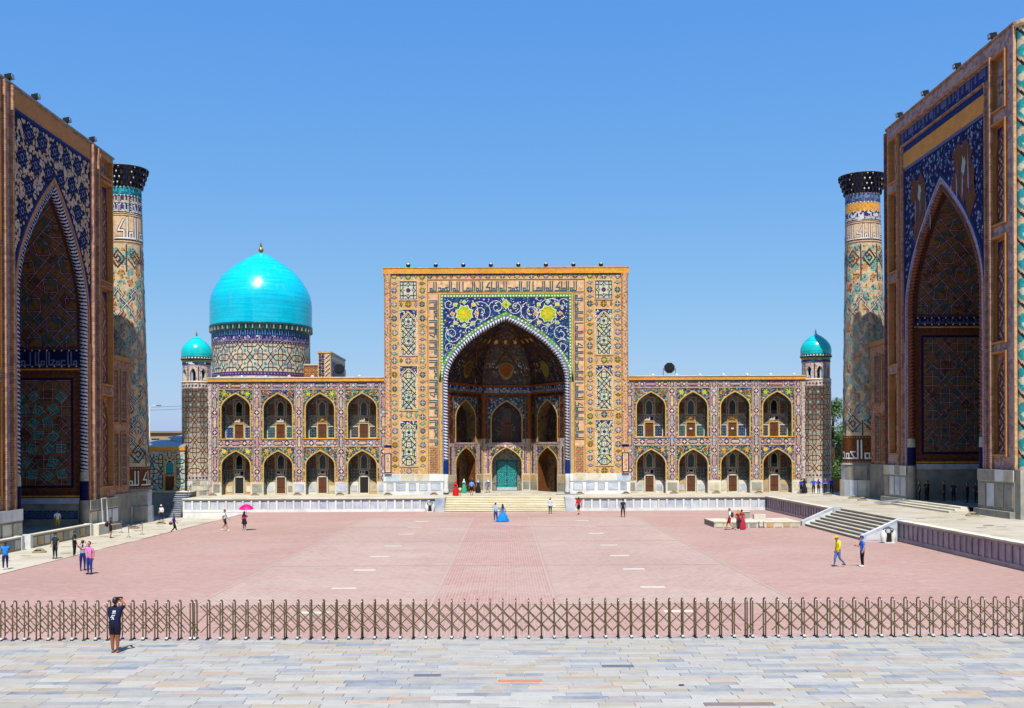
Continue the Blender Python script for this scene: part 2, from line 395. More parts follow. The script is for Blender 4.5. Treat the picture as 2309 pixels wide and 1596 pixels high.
# ------------------------------------------------------------------ flat tile-work drawn on any surface: S(u, v, d) -> point
def front(D): return lambda u, v, d: (u, D - d, v)
def sideL(X): return lambda u, v, d: (X + d, u, v)
def sideR(X): return lambda u, v, d: (X - d, u, v)
def cyl(cx, cy, rf, R0, lean=0, zb=0):
    def S(u, v, d):
        a = u / R0; r = rf(v) + d + 0.012
        return (cx + r * math.sin(a) + lean * (v - zb), cy - r * math.cos(a), v)
    return S
def J(): return R.random() * 0.004
def srect(mb, S, u0, v0, u1, v1, mat, d=0.0, seg=None):
    nu = max(1, int(math.ceil(abs(u1 - u0) / seg))) if seg else 1
    for i in range(nu):
        a = u0 + (u1 - u0) * i / nu; b = u0 + (u1 - u0) * (i + 1) / nu
        mb.poly([S(a, v0, d), S(b, v0, d), S(b, v1, d), S(a, v1, d)], mat)
def spoly(mb, S, pts, mat, d=0.0): mb.poly([S(u, v, d) for u, v in pts], mat)
def sline(mb, S, pts, wd, mat, d=0.0, seg=None, closed=False):
    """ribbon of width wd along pts; every segment lies a hair off its neighbours"""
    if closed: pts = list(pts) + [pts[0]]
    for (u0, v0), (u1, v1) in zip(pts[:-1], pts[1:]):
        L = math.hypot(u1 - u0, v1 - v0)
        if L < 1e-6: continue
        du, dv = (u1 - u0) / L, (v1 - v0) / L; e = wd * 0.35; h = wd / 2
        a = (u0 - du * e, v0 - dv * e); b = (u1 + du * e, v1 + dv * e); nx, ny = -dv * h, du * h
        k = max(1, int(math.ceil((L + 2 * e) / seg))) if seg else 1; dd = d + J()
        for i in range(k):
            s0, s1 = i / k, (i + 1) / k
            p = (a[0] + (b[0] - a[0]) * s0, a[1] + (b[1] - a[1]) * s0); q = (a[0] + (b[0] - a[0]) * s1, a[1] + (b[1] - a[1]) * s1)
            mb.poly([S(p[0] + nx, p[1] + ny, dd), S(p[0] - nx, p[1] - ny, dd), S(q[0] - nx, q[1] - ny, dd), S(q[0] + nx, q[1] + ny, dd)], mat)
def sdisc(mb, S, u, v, r, mat, d=0.0, n=8, r2=None, rot=0.0, sv=1.0):
    pts = []
    if r2 is None: pts = [(u + r * math.cos(rot + 2 * PI * i / n), v + sv * r * math.sin(rot + 2 * PI * i / n)) for i in range(n)]
    else:
        for i in range(2 * n):
            q = r if i % 2 == 0 else r2
            pts.append((u + q * math.cos(rot + PI * i / n), v + sv * q * math.sin(rot + PI * i / n)))
    spoly(mb, S, pts, mat, d + J())
def sring(mb, S, u, v, r, wd, mat, d=0, n=10):
    sline(mb, S, [(u + r * math.cos(2 * PI * i / n), v + r * math.sin(2 * PI * i / n)) for i in range(n)], wd, mat, d, closed=True)
def frame(mb, S, u0, v0, u1, v1, wd, mat, d=0.0, seg=None):
    srect(mb, S, u0, v0, u1, v0 + wd, mat, d, seg); srect(mb, S, u0, v1 - wd, u1, v1, mat, d, seg)
    srect(mb, S, u0, v0 + wd, u0 + wd, v1 - wd, mat, d); srect(mb, S, u1 - wd, v0 + wd, u1, v1 - wd, mat, d)
def mould(mb, S, u0, v0, u1, v1, mat, d0, d1):
    """raised or recessed rectangular block between depths d0 and d1 (front + four sides)"""
    P = [(u0, v0), (u1, v0), (u1, v1), (u0, v1)]
    mb.poly([S(u, v, d1) for u, v in P], mat)
    for a, b in zip(P, P[1:] + P[:1]): mb.poly([S(*a, d0), S(*b, d0), S(*b, d1), S(*a, d1)], mat)
def mframe(mb, S, u0, v0, u1, v1, wd, mat, d0, d1):
    mould(mb, S, u0, v0, u1, v0 + wd, mat, d0, d1); mould(mb, S, u0, v1 - wd, u1, v1, mat, d0, d1)
    mould(mb, S, u0, v0 + wd, u0 + wd, v1 - wd, mat, d0, d1 - 0.002); mould(mb, S, u1 - wd, v0 + wd, u1, v1 - wd, mat, d0, d1 - 0.002)

def frame3(mb, S, u0, v0, u1, v1, wd, mat, d0, d1):
    """raised frame open at the bottom"""
    mould(mb, S, u0, v1 - wd, u1, v1, mat, d0, d1)
    mould(mb, S, u0, v0, u0 + wd, v1 - wd, mat, d0, d1 - 0.002); mould(mb, S, u1 - wd, v0, u1, v1 - wd, mat, d0, d1 - 0.002)
def arch_y(s, rise, p, q): return rise * max(0.0, 1 - abs(s) ** p) ** (1 / q)
def arch_pts(uc, a, vsp, rise, p=1.0, q=1.7, n=14):
    """left spring -> apex -> right spring"""
    out = []
    for i in range(2 * n + 1):
        t = -1 + i / n
        s = math.copysign(math.sin(abs(t) * PI / 2) ** 0.9, t)
        out.append((uc + s * a, vsp + arch_y(s, rise, p, q)))
    return out
def arch_wall(mb, S, u0, u1, v0, v1, uc, a, vsp, rise, mat, reveal, depth, p=1.0, q=1.7, floor=None, n=14):
    srect(mb, S, u0, v0, uc - a, v1, mat); srect(mb, S, uc + a, v0, u1, v1, mat)
    A = arch_pts(uc, a, vsp, rise, p, q, n)
    for (x0, y0), (x1, y1) in zip(A[:-1], A[1:]): mb.poly([S(x0, y0, 0), S(x1, y1, 0), S(x1, v1, 0), S(x0, v1, 0)], mat)
    P = [(uc - a, v0)] + A + [(uc + a, v0)]
    for a_, b_ in zip(P[:-1], P[1:]): mb.poly([S(*a_, 0), S(*b_, 0), S(*b_, -depth), S(*a_, -depth)], reveal)
    if floor: mb.poly([S(uc - a, v0, 0), S(uc + a, v0, 0), S(uc + a, v0, -depth), S(uc - a, v0, -depth)], floor)
def arch_band(mb, S, uc, a, v0, vsp, rise, wd, mat, d0, d1, p=1.0, q=1.7, n=14, legs=True):
    """raised band following an arch opening, wd wide, growing outward from the opening"""
    A = arch_pts(uc, a, vsp, rise, p, q, n)
    if legs: A = [(uc - a, v0)] + A + [(uc + a, v0)]
    O = []
    for i, (x, y) in enumerate(A):
        p0, p1 = A[max(0, i - 1)], A[min(len(A) - 1, i + 1)]
        dx, dy = p1[0] - p0[0], p1[1] - p0[1]; L = math.hypot(dx, dy) or 1
        nx, ny = -dy / L, dx / L
        if i in (0, len(A) - 1) and legs: nx, ny = (-1, 0) if i == 0 else (1, 0)
        if abs(x - uc) < 1e-6: nx, ny = 0, 1.25
        O.append((x + nx * wd, y + ny * wd))
    for i in range(len(A) - 1):
        mb.poly([S(*A[i], d1), S(*A[i + 1], d1), S(*O[i + 1], d1), S(*O[i], d1)], mat)
        mb.poly([S(*A[i], d0), S(*A[i + 1], d0), S(*A[i + 1], d1), S(*A[i], d1)], mat)
        mb.poly([S(*O[i], d0), S(*O[i + 1], d0), S(*O[i + 1], d1), S(*O[i], d1)], mat)
def rope(mb, S, path, r, d, mats, pitch=0.55, n=10, twist=1, step=None):
    """twisted rope column following path in the surface plane; real ridges and two colours"""
    pts = [path[0]]; step = step or pitch / 6
    for a, b in zip(path[:-1], path[1:]):
        L = math.hypot(b[0] - a[0], b[1] - a[1]); k = max(1, int(L / step))
        for i in range(1, k + 1): pts.append((a[0] + (b[0] - a[0]) * i / k, a[1] + (b[1] - a[1]) * i / k))
    i0 = len(mb.v); acc = 0; ph = []
    for j, p in enumerate(pts):
        p0, p1 = pts[max(0, j - 1)], pts[min(len(pts) - 1, j + 1)]
        if j: acc += math.hypot(p[0] - pts[j - 1][0], p[1] - pts[j - 1][1])
        dx, dy = p1[0] - p0[0], p1[1] - p0[1]; L = math.hypot(dx, dy) or 1; nx, ny = -dy / L, dx / L
        ph.append(acc / pitch)
        for q in range(n):
            a = 2 * PI * q / n; f = (acc / pitch + twist * q / n) % 1.0; rr = r * (1 + 0.13 * math.cos(2 * PI * f))
            mb.v.append(S(p[0] + nx * rr * math.cos(a), p[1] + ny * rr * math.cos(a), d + rr * math.sin(a)))
    for j in range(len(pts) - 1):
        for q in range(n):
            f = (ph[j] + twist * (q + 0.5) / n) % 1.0
            a = i0 + j * n + q; b = i0 + j * n + (q + 1) % n
            mb.f.append((a, b, b + n, a + n)); mb.m.append(mb.mi(mats[0] if (f < 0.3 or f > 0.75) else mats[1]))

# ---- square lettering: strokes on a grid, words as they read on the portals
KUF = {
 'lillah': ([[(4, 6), (4, 0), (2.5, 0)], [(2.5, 6), (2.5, 0), (0, 0), (0, 1.7), (1.3, 1.7), (1.3, 0)]], 5.4),
 'mulk': ([[(9, 6), (9, 0)], [(7.8, 6), (7.8, 0), (0.2, 0)], [(6.8, 0), (6.8, 1.6), (5.6, 1.6), (5.6, 0)], [(4.6, 6), (4.6, 0)], [(3.4, 0), (3.4, 2.2), (1.2, 2.2), (3.2, 5.4)]], 10.2),
 'baqa': ([[(8.6, 6), (8.6, 0)], [(7.4, 6), (7.4, 0), (1, 0), (1, 6)], [(6.2, 0), (6.2, 1.9)], [(5, 0), (5, 1.9), (3.6, 1.9), (3.6, 0)]], 9.8),
 'hamd': ([[(8.6, 6), (8.6, 0)], [(7.4, 6), (7.4, 0), (0, 0)], [(6.4, 0), (4.8, 2.2), (6.4, 2.2)], [(4, 0), (4, 1.6), (2.8, 1.6), (2.8, 0)], [(1.7, 0), (1.7, 2), (0, 2)]], 9.8),
}
KUF['comb'] = ([[(0, 5), (0, 0), (5, 0), (5, 5.6)], [(1.7, 0), (1.7, 3.6)], [(3.4, 0), (3.4, 3.6)], [(0, 5), (1.2, 5)], [(2.4, 5.4), (3.6, 5.4)]], 5.4)
PHRASE = ['lillah', 'hamd', 'lillah', 'baqa', 'lillah', 'mulk']
def kufic(mb, S, u0, v0, length, height, mat, d, wd=0.85, vertical=0, outline=None, seg=None, words=PHRASE, start=0):
    """run of words along u (vertical=0) or along v (vertical=+1 reads upward, -1 downward)"""
    un = height / 6.9; x = 0.0; i = start
    while True:
        st, adv = KUF[words[i % len(words)]]
        if (x + adv) * un > length: break
        for line in st:
            pts = []
            for (a, b) in line:
                a, b = (x + a + 0.5) * un, (b + 0.45) * un
                if vertical == 0: pts.append((u0 + a, v0 + b))
                elif vertical > 0: pts.append((u0 + height - b, v0 + a))
                else: pts.append((u0 + b, v0 + length - a))
            if outline: sline(mb, S, pts, un * (wd + 0.45), outline, d, seg)
            sline(mb, S, pts, un * wd, mat, d + 0.006, seg)
        x += adv; i += 1
def clipseg(p, q, u0, v0, u1, v1):
    t0, t1 = 0.0, 1.0; dx, dy = q[0] - p[0], q[1] - p[1]
    for a, b in ((-dx, p[0] - u0), (dx, u1 - p[0]), (-dy, p[1] - v0), (dy, v1 - p[1])):
        if abs(a) < 1e-9:
            if b < 0: return None
            continue
        t = b / a
        if a < 0: t0 = max(t0, t)
        else: t1 = min(t1, t)
    if t0 >= t1: return None
    return (p[0] + dx * t0, p[1] + dy * t0), (p[0] + dx * t1, p[1] + dy * t1)
def strap(mb, S, u0, v0, u1, v1, pu, pv, wd, mat, d=0.006, seg=None, dots=None, w_=0.11, dl=0.12, inside=None, uo=0.0, vo=0.0):
    """girih of crossed long hexagons with small diamonds between them, clipped to the panel"""
    segs = []
    e = 0.5 - dl; s = e - w_
    base = [((w_, -s), (w_, s)), ((-w_, -s), (-w_, s)), ((-s, w_), (s, w_)), ((-s, -w_), (s, -w_))]
    for sg in (1, -1):
        base += [((sg * w_, s), (0, e)), ((sg * w_, -s), (0, -e)), ((s, sg * w_), (e, 0)), ((-s, sg * w_), (-e, 0))]
    dia = [((0, -dl), (dl, 0)), ((dl, 0), (0, dl)), ((0, dl), (-dl, 0)), ((-dl, 0), (0, -dl))]
    iu0 = int(math.floor((u0 - uo) / pu)) - 1; iu1 = int(math.ceil((u1 - uo) / pu)) + 1
    iv0 = int(math.floor((v0 - vo) / pv)) - 1; iv1 = int(math.ceil((v1 - vo) / pv)) + 1
    for i in range(iu0, iu1 + 1):
        for j in range(iv0, iv1 + 1):
            for ox, oy in ((0, 0), (0.5, 0.5)):
                cx, cy = i + ox, j + oy
                for a, b in base: segs.append(((cx + a[0], cy + a[1]), (cx + b[0], cy + b[1])))
                for a, b in dia: segs.append(((cx + 0.5 + a[0], cy + a[1]), (cx + 0.5 + b[0], cy + b[1])))
                if dots:
                    for k, (dx, dy) in enumerate(((0, 0), (0.25, 0.25), (0.25, -0.25), (0.5, 0))):
                        du, dv = uo + (cx + dx) * pu, vo + (cy + dy) * pv
                        rr = min(pu, pv) * (0.085 if k in (1, 2) else 0.05)
                        if u0 + rr < du < u1 - rr and v0 + rr < dv < v1 - rr and (inside is None or inside(du, dv)):
                            sdisc(mb, S, du, dv, rr, dots[k % len(dots)], d - 0.002, 4, rot=PI / 4 * (k % 2))
    for p, q in segs:
        c = clipseg((uo + p[0] * pu, vo + p[1] * pv), (uo + q[0] * pu, vo + q[1] * pv), u0, v0, u1, v1)
        if c is None: continue
        if inside and not inside((c[0][0] + c[1][0]) / 2, (c[0][1] + c[1][1]) / 2): continue
        sline(mb, S, c, wd, mat, d + 0.004, seg)
def star8(mb, S, u, v, r, line, fill, core, petals, d):
    sdisc(mb, S, u, v, r, line, d, 8, r * 0.74, PI / 2); sdisc(mb, S, u, v, r * 0.86, fill, d + 0.006, 8, r * 0.63, PI / 2)
    for k in range(4): sdisc(mb, S, u + r * 0.55 * math.cos(k * PI / 2), v + r * 0.55 * math.sin(k * PI / 2), r * 0.17, petals, d + 0.012, 4)
    sdisc(mb, S, u, v, r * 0.3, core, d + 0.012, 8)
def spiral(mb, S, u, v, r, turns, wd, mat, d, a0=0, sgn=1, inside=None):
    pts = []
    n = int(14 * turns)
    for i in range(n + 1):
        t = i / n; a = a0 + sgn * 2 * PI * turns * t; rr = r * (1 - 0.82 * t)
        pts.append((u + rr * math.cos(a), v + rr * math.sin(a)))
    for a, b in zip(pts[:-1], pts[1:]):
        if inside is None or (inside(*a) and inside(*b)): sline(mb, S, [a, b], wd, mat, d)
def scatter(mb, S, u0, v0, u1, v1, n, mats, r0, r1, d, inside, kinds=(4, 6)):
    k = 0; tries = 0
    while k < n and tries < n * 8:
        tries += 1
        u, v = R.uniform(u0, u1), R.uniform(v0, v1)
        if not inside(u, v): continue
        sdisc(mb, S, u, v, R.uniform(r0, r1), R.choice(mats), d + R.random() * 0.008, R.choice(kinds), rot=R.random() * PI); k += 1
# ================================================================== SETTING
def sheet(name, x0, x1, y0, y1, z, mat, parent=None):
    mb = MB(); mb.poly([(x0, y0, z), (x1, y0, z), (x1, y1, z), (x0, y1, z)], mat); return mb.build(name, parent)
plain('dust', (150, 136, 112), 0.95, k=0.9, scale=0.05)
g = structure(sheet('ground', -5000, 5000, -5000, 5000, -1.3, 'dust'))
ZL = -0.6; ZT = 1.5; ZF = 0.5
# brick plaza
mb = MB(); mb.box(-28.0, 28.2, 36.0, 118.0, -1.2, 0.0, 'plaza_pink')
plaza = structure(mb.build('plaza'))
sheet('brick_path', -3.2, 2.0, 36.1, 114.0, 0.004, 'plaza_path', plaza)
sheet('woven_brick_field', -13.6, -3.45, 46.5, 106.0, 0.004, 'plaza_weave', plaza)
sheet('woven_brick_field', 2.25, 12.6, 46.5, 106.0, 0.004, 'plaza_weave_mirror', plaza)
for x in (-3.33, 2.12, -13.72, 12.72):
    sheet('pale_kerb_line', x - 0.07, x + 0.07, 46.5 if abs(x) > 5 else 36.2, 106.0, 0.008, 'plaza_line', plaza)
for y in (46.4, 62.0, 78.0, 92.5, 106.1):
    sheet('pale_kerb_line', -13.8, 12.8, y - 0.08, y + 0.08, 0.012, 'plaza_line', plaza)
me_ws = None
for D in (44.3, 52.0, 59.8, 67.3, 74.6, 84.9, 92.5, 99.8):
    for x in (-8.0, 7.1):
        if me_ws is None:
            mb = MB(); mb.box(-0.6, 0.6, -0.27, 0.27, 0.0, 0.012, 'white_slab'); o = mb.build('white_stone_slab', plaza); me_ws = o.data
        else:
            o = bpy.data.objects.new('white_stone_slab', me_ws); COL.objects.link(o); o.parent = plaza
        o.location = (x + R.uniform(-.05, .05), D, 0.0)
# shallow steps on the left side, then the lower pavement
mb = MB(); mb.box(-28.5, -28.0, 36.0, 115.5, -1.2, -0.2, 'plaza_pink'); structure(mb.build('brick_step'))
mb = MB(); mb.box(-29.0, -28.5, 36.0, 115.5, -1.2, -0.4, 'plaza_pink'); structure(mb.build('brick_step'))
plaza_mat('edge_shade_brick', PI / 2, (156, 112, 104), (140, 98, 92), (170, 130, 120), 0.27, 0.13, 0.012, 0.7)  # darker brick: shadow lines of the steps put into the colour
for nm_, x_, z_ in (('step_shade', -27.98, 0.004), ('step_shade', -28.48, -0.196), ('step_shade', -28.98, -0.396)):  # strips along the tread edges, painted as step shadow
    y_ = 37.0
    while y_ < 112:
        L_ = R.uniform(3, 14); o_ = sheet('edge_shade_strip', x_, x_ + R.uniform(.16, .26), y_, min(113, y_ + L_), z_, 'edge_shade_brick', plaza); y_ += L_ + R.uniform(.3, 4)
mb = MB(); mb.box(-95.0, -29.0, 36.0, 175.0, -1.25, ZL, 'terrace_paving'); mb.box(-29.0, -28.0, 115.5, 115.7, -1.2, ZL, 'terrace_paving')
pave = structure(mb.build('pavement'))
for i in range(26):                                       # dark drain slots let into the pavement
    x, y = R.uniform(-35, -29.6), R.uniform(62, 112)
    sheet('drain_grating', x - 0.35, x + 0.35, y - 0.12, y + 0.12, ZL + 0.006, 'lamp_black', pave)

# foreground marble terrace
mb = MB(); mb.box(-60, 60, -30, 35.62, -1.2, ZF - 0.03, 'marble_white'); fore = structure(mb.build('marble_terrace'))
mb = MB(); mb.box(-60, 60, 35.62, 36.0, -1.2, 0.25, 'marble_white'); structure(mb.build('terrace_step'))
LENS = [0.75, 0.9, 1.05, 1.2, 1.4, 1.7]; RW = 0.385; slab_me = []
for L_ in LENS:
    mb = MB(); i0 = 0; h = 0.008; a, b_ = L_ - 0.014, RW - 0.012; e = 0.006
    lo = [(0, 0), (a, 0), (a, b_), (0, b_)]; hi = [(e, e), (a - e, e), (a - e, b_ - e), (e, b_ - e)]
    mb.poly([(x, y, 0.03) for x, y in hi], 'slab_0')
    for k in range(4):
        p, q, r_, s_ = lo[k], lo[(k + 1) % 4], hi[(k + 1) % 4], hi[k]
        mb.poly([(*p, 0.022), (*q, 0.022), (*r_, 0.03), (*s_, 0.03)], 'slab_0'); mb.poly([(*p, 0), (*q, 0), (*q, 0.022), (*p, 0.022)], 'slab_0')
    o = mb.build('marble_slab'); slab_me.append(o.data); bpy.data.objects.remove(o)
pick = ['slab_0'] * 4 + ['slab_1'] * 6 + ['slab_2'] * 3 + ['slab_3'] * 6 + ['slab_4'] * 1 + ['slab_5'] * 3 + ['slab_6']
special = [(0.2, 28.9, 'slab_orange'), (3.0, 30.6, 'slab_dark'), (-2.4, 29.8, 'slab_dark'), (5.9, 26.3, 'slab_brown'), (-4.2, 28.3, 'slab_4')]
rest = MB(); nslab = 0
for row in range(27):
    y = 25.2 + row * RW; xlim = 0.5 * y + 0.8; x = -xlim - R.random(); k = 0
    while x < xlim:
        li = R.randrange(6); L_ = LENS[li]; mat = next((m_ for sx_, sy_, m_ in special if x <= sx_ < x + L_ and y <= sy_ < y + RW), None) or R.choice(pick); z = ZF - 0.03 + R.uniform(-0.002, 0.002)
        if nslab < 300:
            o = bpy.data.objects.new('marble_slab', slab_me[li]); COL.objects.link(o); o.parent = fore; o.location = (x, y, z)
            o.material_slots[0].link = 'OBJECT'; o.material_slots[0].material = MATS[mat]; nslab += 1
        else:
            rest.box(x, x + L_ - 0.014, y, y + RW - 0.012, z, z + 0.03, mat)
        x += L_; k += 1
o = rest.build('marble_slabs', fore); o['kind'] = 'stuff'
sheet('paving', -60, 60, -30, 25.24, ZF - 0.01, 'marble_white', fore)
# small litter
mb = MB(); mb.obox((4.6, 28.2, ZF + 0.02), (0.07, 0.015, 0), (-0.01, 0.035, 0.006), (0, 0, 0.003), 'lamp_black'); tag(mb.build('fallen_leaf'), 'small dark dry leaf lying on the pale marble slabs', 'leaf')

# ---- central terrace (retaining wall with marble panels) and its flight of steps
def wall_panels(parent, S, u0, u1, z0, h, pitch, pm, sm, coping, skip=(), base=0.28):
    """S(u, z, d): panels set back between proud stiles, base course, top rail, coping"""
    n = int(round((u1 - u0) / pitch)); pitch = (u1 - u0) / n
    mb = MB(); mould(mb, S, u0, z0, u1, z0 + base, sm, -0.02, 0.07); mould(mb, S, u0, z0 + h - 0.22, u1, z0 + h - 0.1, sm, -0.02, 0.065)
    mb.build('plinth_course', parent)
    mb = MB(); mould(mb, S, u0 - 0.02, z0 + h - 0.1, u1 + 0.02, z0 + h + 0.012, coping, -0.5, 0.16); mb.build('coping', parent)
    mb = MB(); srect(mb, S, u0, z0, u1, z0 + h - .1, 'limestone_grey', -0.045); mb.build('backing', parent)
    for i in range(n):
        ua = u0 + i * pitch
        mb = MB(); mould(mb, S, ua, z0 + base + .003, ua + 0.22, z0 + h - 0.222, sm, -0.05, 0.06 + J()); mb.build('marble_stile', parent)
        mb = MB(); mould(mb, S, ua + 0.245, z0 + base + .003, ua + pitch - 0.025, z0 + h - 0.222, pm, -0.05, -0.012 + J()); mb.build('marble_panel', parent)
mb = MB()
mb.box(-35.2, -6.7, 115.76, 140, -1.2, ZT, 'terrace_paving'); mb.box(6.3, 28.2, 115.76, 140, -1.2, ZT, 'terrace_paving')
mb.box(-6.7, 6.3, 117.7, 140, -1.2, ZT, 'terrace_paving'); mb.box(-38.3, -35.2, 123.2, 140, -1.2, ZT, 'terrace_paving')
ter = structure(mb.build('terrace'))
SF = front(115.7)
wall_panels(ter, SF, -35.2, -7.7, ZL if False else 0.0, 1.5, 0.91, 'marble_panel', 'marble_white', 'limestone')
wall_panels(ter, SF, 7.3, 28.15, 0.0, 1.5, 0.91, 'marble_panel', 'marble_white', 'limestone')
mb = MB(); mould(mb, SF, -35.2, ZL, -28.0, 0.0, 'marble_white', -0.1, 0.05); mb.build('plinth_course', ter)
for x0, x1 in ((-7.7, -6.7), (6.3, 7.3)):
    mb = MB(); mb.box(x0, x1, 114.2, 115.72, 0, 1.52, 'marble_panel'); mb.build('stair_cheek', ter)
for i in range(9):
    z1 = ZT * (i + 1) / 9; y0 = 114.0 + i * 0.41
    mb = MB(); mb.box(-6.69, 6.29, y0, 118.0 - i * 0.01, 0.0 + i * 0.002, z1 + (0.004 if i == 8 else 0), 'step_stone')
    mb.box(-6.69, 6.29, y0 - 0.05, y0 + 0.1, z1 - 0.045, z1 + 0.003, 'limestone'); mb.build('step', ter)
mb = MB()
for i in range(7): mb.box(-13.0 + i * 4.1, -9.1 + i * 4.1, 116.4 if abs(-11 + i * 4.1) > 9 else 118.1, 123.2, ZT, ZT + 0.006 + 0.001 * i, 'terrace_paving')
mb.build('paving', ter)
# ---- right terrace, wall facing the plaza, stairs
mb = MB()
mb.box(28.26, 75, 36, 77.0, -1.2, ZT, 'terrace_paving'); mb.box(28.26, 75, 92.0, 140, -1.2, ZT, 'terrace_paving'); mb.box(29.3, 75, 77.0, 92.0, -1.2, ZT, 'terrace_paving')
ter2 = structure(mb.build('terrace'))
SR2 = sideR(28.2)
wall_panels(ter2, SR2, 44.0, 76.5, 0.0, 1.5, 0.86, 'marble_violet', 'marble_violet', 'limestone')
wall_panels(ter2, SR2, 92.5, 115.6, 0.0, 1.5, 0.9, 'marble_violet', 'marble_violet', 'limestone')
for i in range(8):
    z1 = ZT * (i + 1) / 8; x0 = 25.8 + i * 0.44
    mb = MB(); mb.box(x0, 29.31, 77.01, 91.99, 0 + 0.002 * i, z1 + (0.004 if i == 7 else 0), 'limestone_grey')
    mb.box(x0 - 0.05, x0 + 0.4, 77.01, 91.99, z1 - 0.04, z1 + 0.006, 'terrace_paving'); mb.build('step', ter2)
for y0, y1 in ((76.52, 76.99), (92.012, 92.5)):
    mb = MB(); prof = [(25.5, 0), (28.9, 0), (28.9, 1.62), (28.2, 1.62), (25.5, 0.42)]
    mb.poly([(x, y0, z) for x, z in prof], 'marble_panel'); mb.poly([(x, y1, z) for x, z in prof], 'marble_panel')
    for a, b_ in zip(prof, prof[1:] + prof[:1]): mb.poly([(a[0], y0, a[1]), (b_[0], y0, b_[1]), (b_[0], y1, b_[1]), (a[0], y1, a[1])], 'marble_white')
    o = mb.build('stair_cheek', ter2)
    mb = MB(); q = [(25.8, 0.12), (26.9, 0.12), (26.9, 0.82), (25.8, 0.36)]; mb.poly([(x, y0 - 0.015, z) for x, z in q], 'marble_white')
    q = [(27.1, 0.12), (28.1, 0.12), (28.1, 1.35), (27.1, 0.92)]; mb.poly([(x, y0 - 0.015, z) for x, z in q], 'marble_white'); mb.build('inset_panel', o)
for i in range(14):
    x, y = R.uniform(30, 36), R.uniform(60, 110)
    sheet('drain_grating', x - 0.35, x + 0.35, y - 0.12, y + 0.12, ZT + 0.008, 'lamp_black', ter2)
# ================================================================== CENTRAL MADRASAH
tk = thing('madrasah', 'long tiled madrasah with tall central portal facing the plaza', 'building', (0, 124, ZT))
S0 = front(123.6); SW = front(124.4)
PA, PV, PRISE = 6.9, 14.5, 7.3            # portal arch
# --- portal mass
mb = MB()
arch_wall(mb, S0, -14.15, 14.15, ZT, 27.1, 0, PA, PV, PRISE, 'portal_ground', 'brown_tile', 0.9, 1.1, 2.1, n=24)
for x in (-14.15, 14.15): mb.poly([(x, 123.6, ZT), (x, 134, ZT), (x, 134, 27.1), (x, 123.6, 27.1)], 'brick_front')
mb.poly([(-14.15, 134, ZT), (14.15, 134, ZT), (14.15, 134, 27.1), (-14.15, 134, 27.1)], 'brick_front')
mb.poly([(-14.15, 123.6, 27.1), (14.15, 123.6, 27.1), (14.15, 134, 27.1), (-14.15, 134, 27.1)], 'roof_flat')
portal = mb.build('portal_wall', tk)
mb = MB(); mould(mb, S0, -14.27, 27.1, 14.27, 27.74, 'cornice_gold', -0.5, 0.16); mould(mb, S0, -14.3, 27.74, 14.3, 27.84, 'ochre', -0.5, 0.2)
mould(mb, S0, -14.2, 26.98, 14.2, 27.095, 'ink', -0.01, 0.05); mb.build('cornice', tk)
mb = MB(); mb.box(-14.1, 14.1, 124.15, 124.9, 27.1, 27.7, 'brick_front'); mb.box(-14.1, 14.1, 133.2, 133.9, 27.1, 27.7, 'brick_front'); mb.build('parapet', tk)
for sx in (-1, 1):
    mb = MB(); mb.lathe([(0.42, 3.9), (0.4, 7.3), (0.4, 26.5), (0.47, 27.05)], 'corner_mosaic', (sx * 13.75, 123.62), 14, -PI * 0.6, PI * 0.6)
    SC = cyl(sx * 13.75, 123.62, lambda z: 0.4, 0.4)
    for k in range(46):
        z = 7.6 + k * 0.41
        for a in (-0.3, 0.0, 0.3):
            sdisc(mb, SC, a, z + (0.2 if a else 0), 0.055, 'brown_tile' if a == 0 else 'teal_dark', 0.006, 4)
    mb.build('corner_column', tk, True)
    mb = MB(); c = sx * 13.75; mould(mb, S0, c - 0.42, 3.92, c + 0.42, 7.3, 'corner_mosaic', 0, 0.4)
    S_ = lambda u, v, d: S0(u, v, d + 0.4)
    frame(mb, S_, c - 0.4, 4.0, c + 0.4, 6.3, 0.12, 'ink', 0.008); frame(mb, S_, c - 0.26, 4.14, c + 0.26, 6.16, 0.06, 'white_tile', 0.008)
    srect(mb, S_, c - 0.42, 6.95, c + 0.42, 7.25, 'navy', 0.008); mb.build('column_pedestal', tk)
    # white marble socle with inset panels
    mb = MB(); xa, xb = (7.35, 14.3) if sx > 0 else (-14.3, -7.35)
    mould(mb, S0, xa, ZT, xb, 3.88, 'marble_white', -0.05, 0.22); mould(mb, S0, xa, 3.0, xb, 3.06, 'marble_panel', 0.2, 0.27); soc = mb.build('marble_socle', tk)
    xs = [0.35, 1.85, 3.2, 4.4, 5.8] ; ws = [1.1, 0.95, 0.8, 1.1, 0.75]
    for x, w_ in zip(xs, ws):
        x = xa + x if sx > 0 else xb - x - w_
        mb = MB(); mframe(mb, S0, x, 1.95, x + w_, 2.85, 0.04, 'grey_tile', 0.22, 0.245); srect(mb, S0, x + .04, 1.99, x + w_ - .04, 2.81, 'marble_panel', 0.226); mb.build('marble_panel', soc)
    for k in range(4):
        x = xa + 0.3 + k * 1.7; mb = MB(); mould(mb, S0, x, 3.1, x + 1.6, 3.85, R.choice(['marble_white', 'marble_panel', 'limestone']), 0.2, 0.232 + J()); mb.build('stone_block', soc)
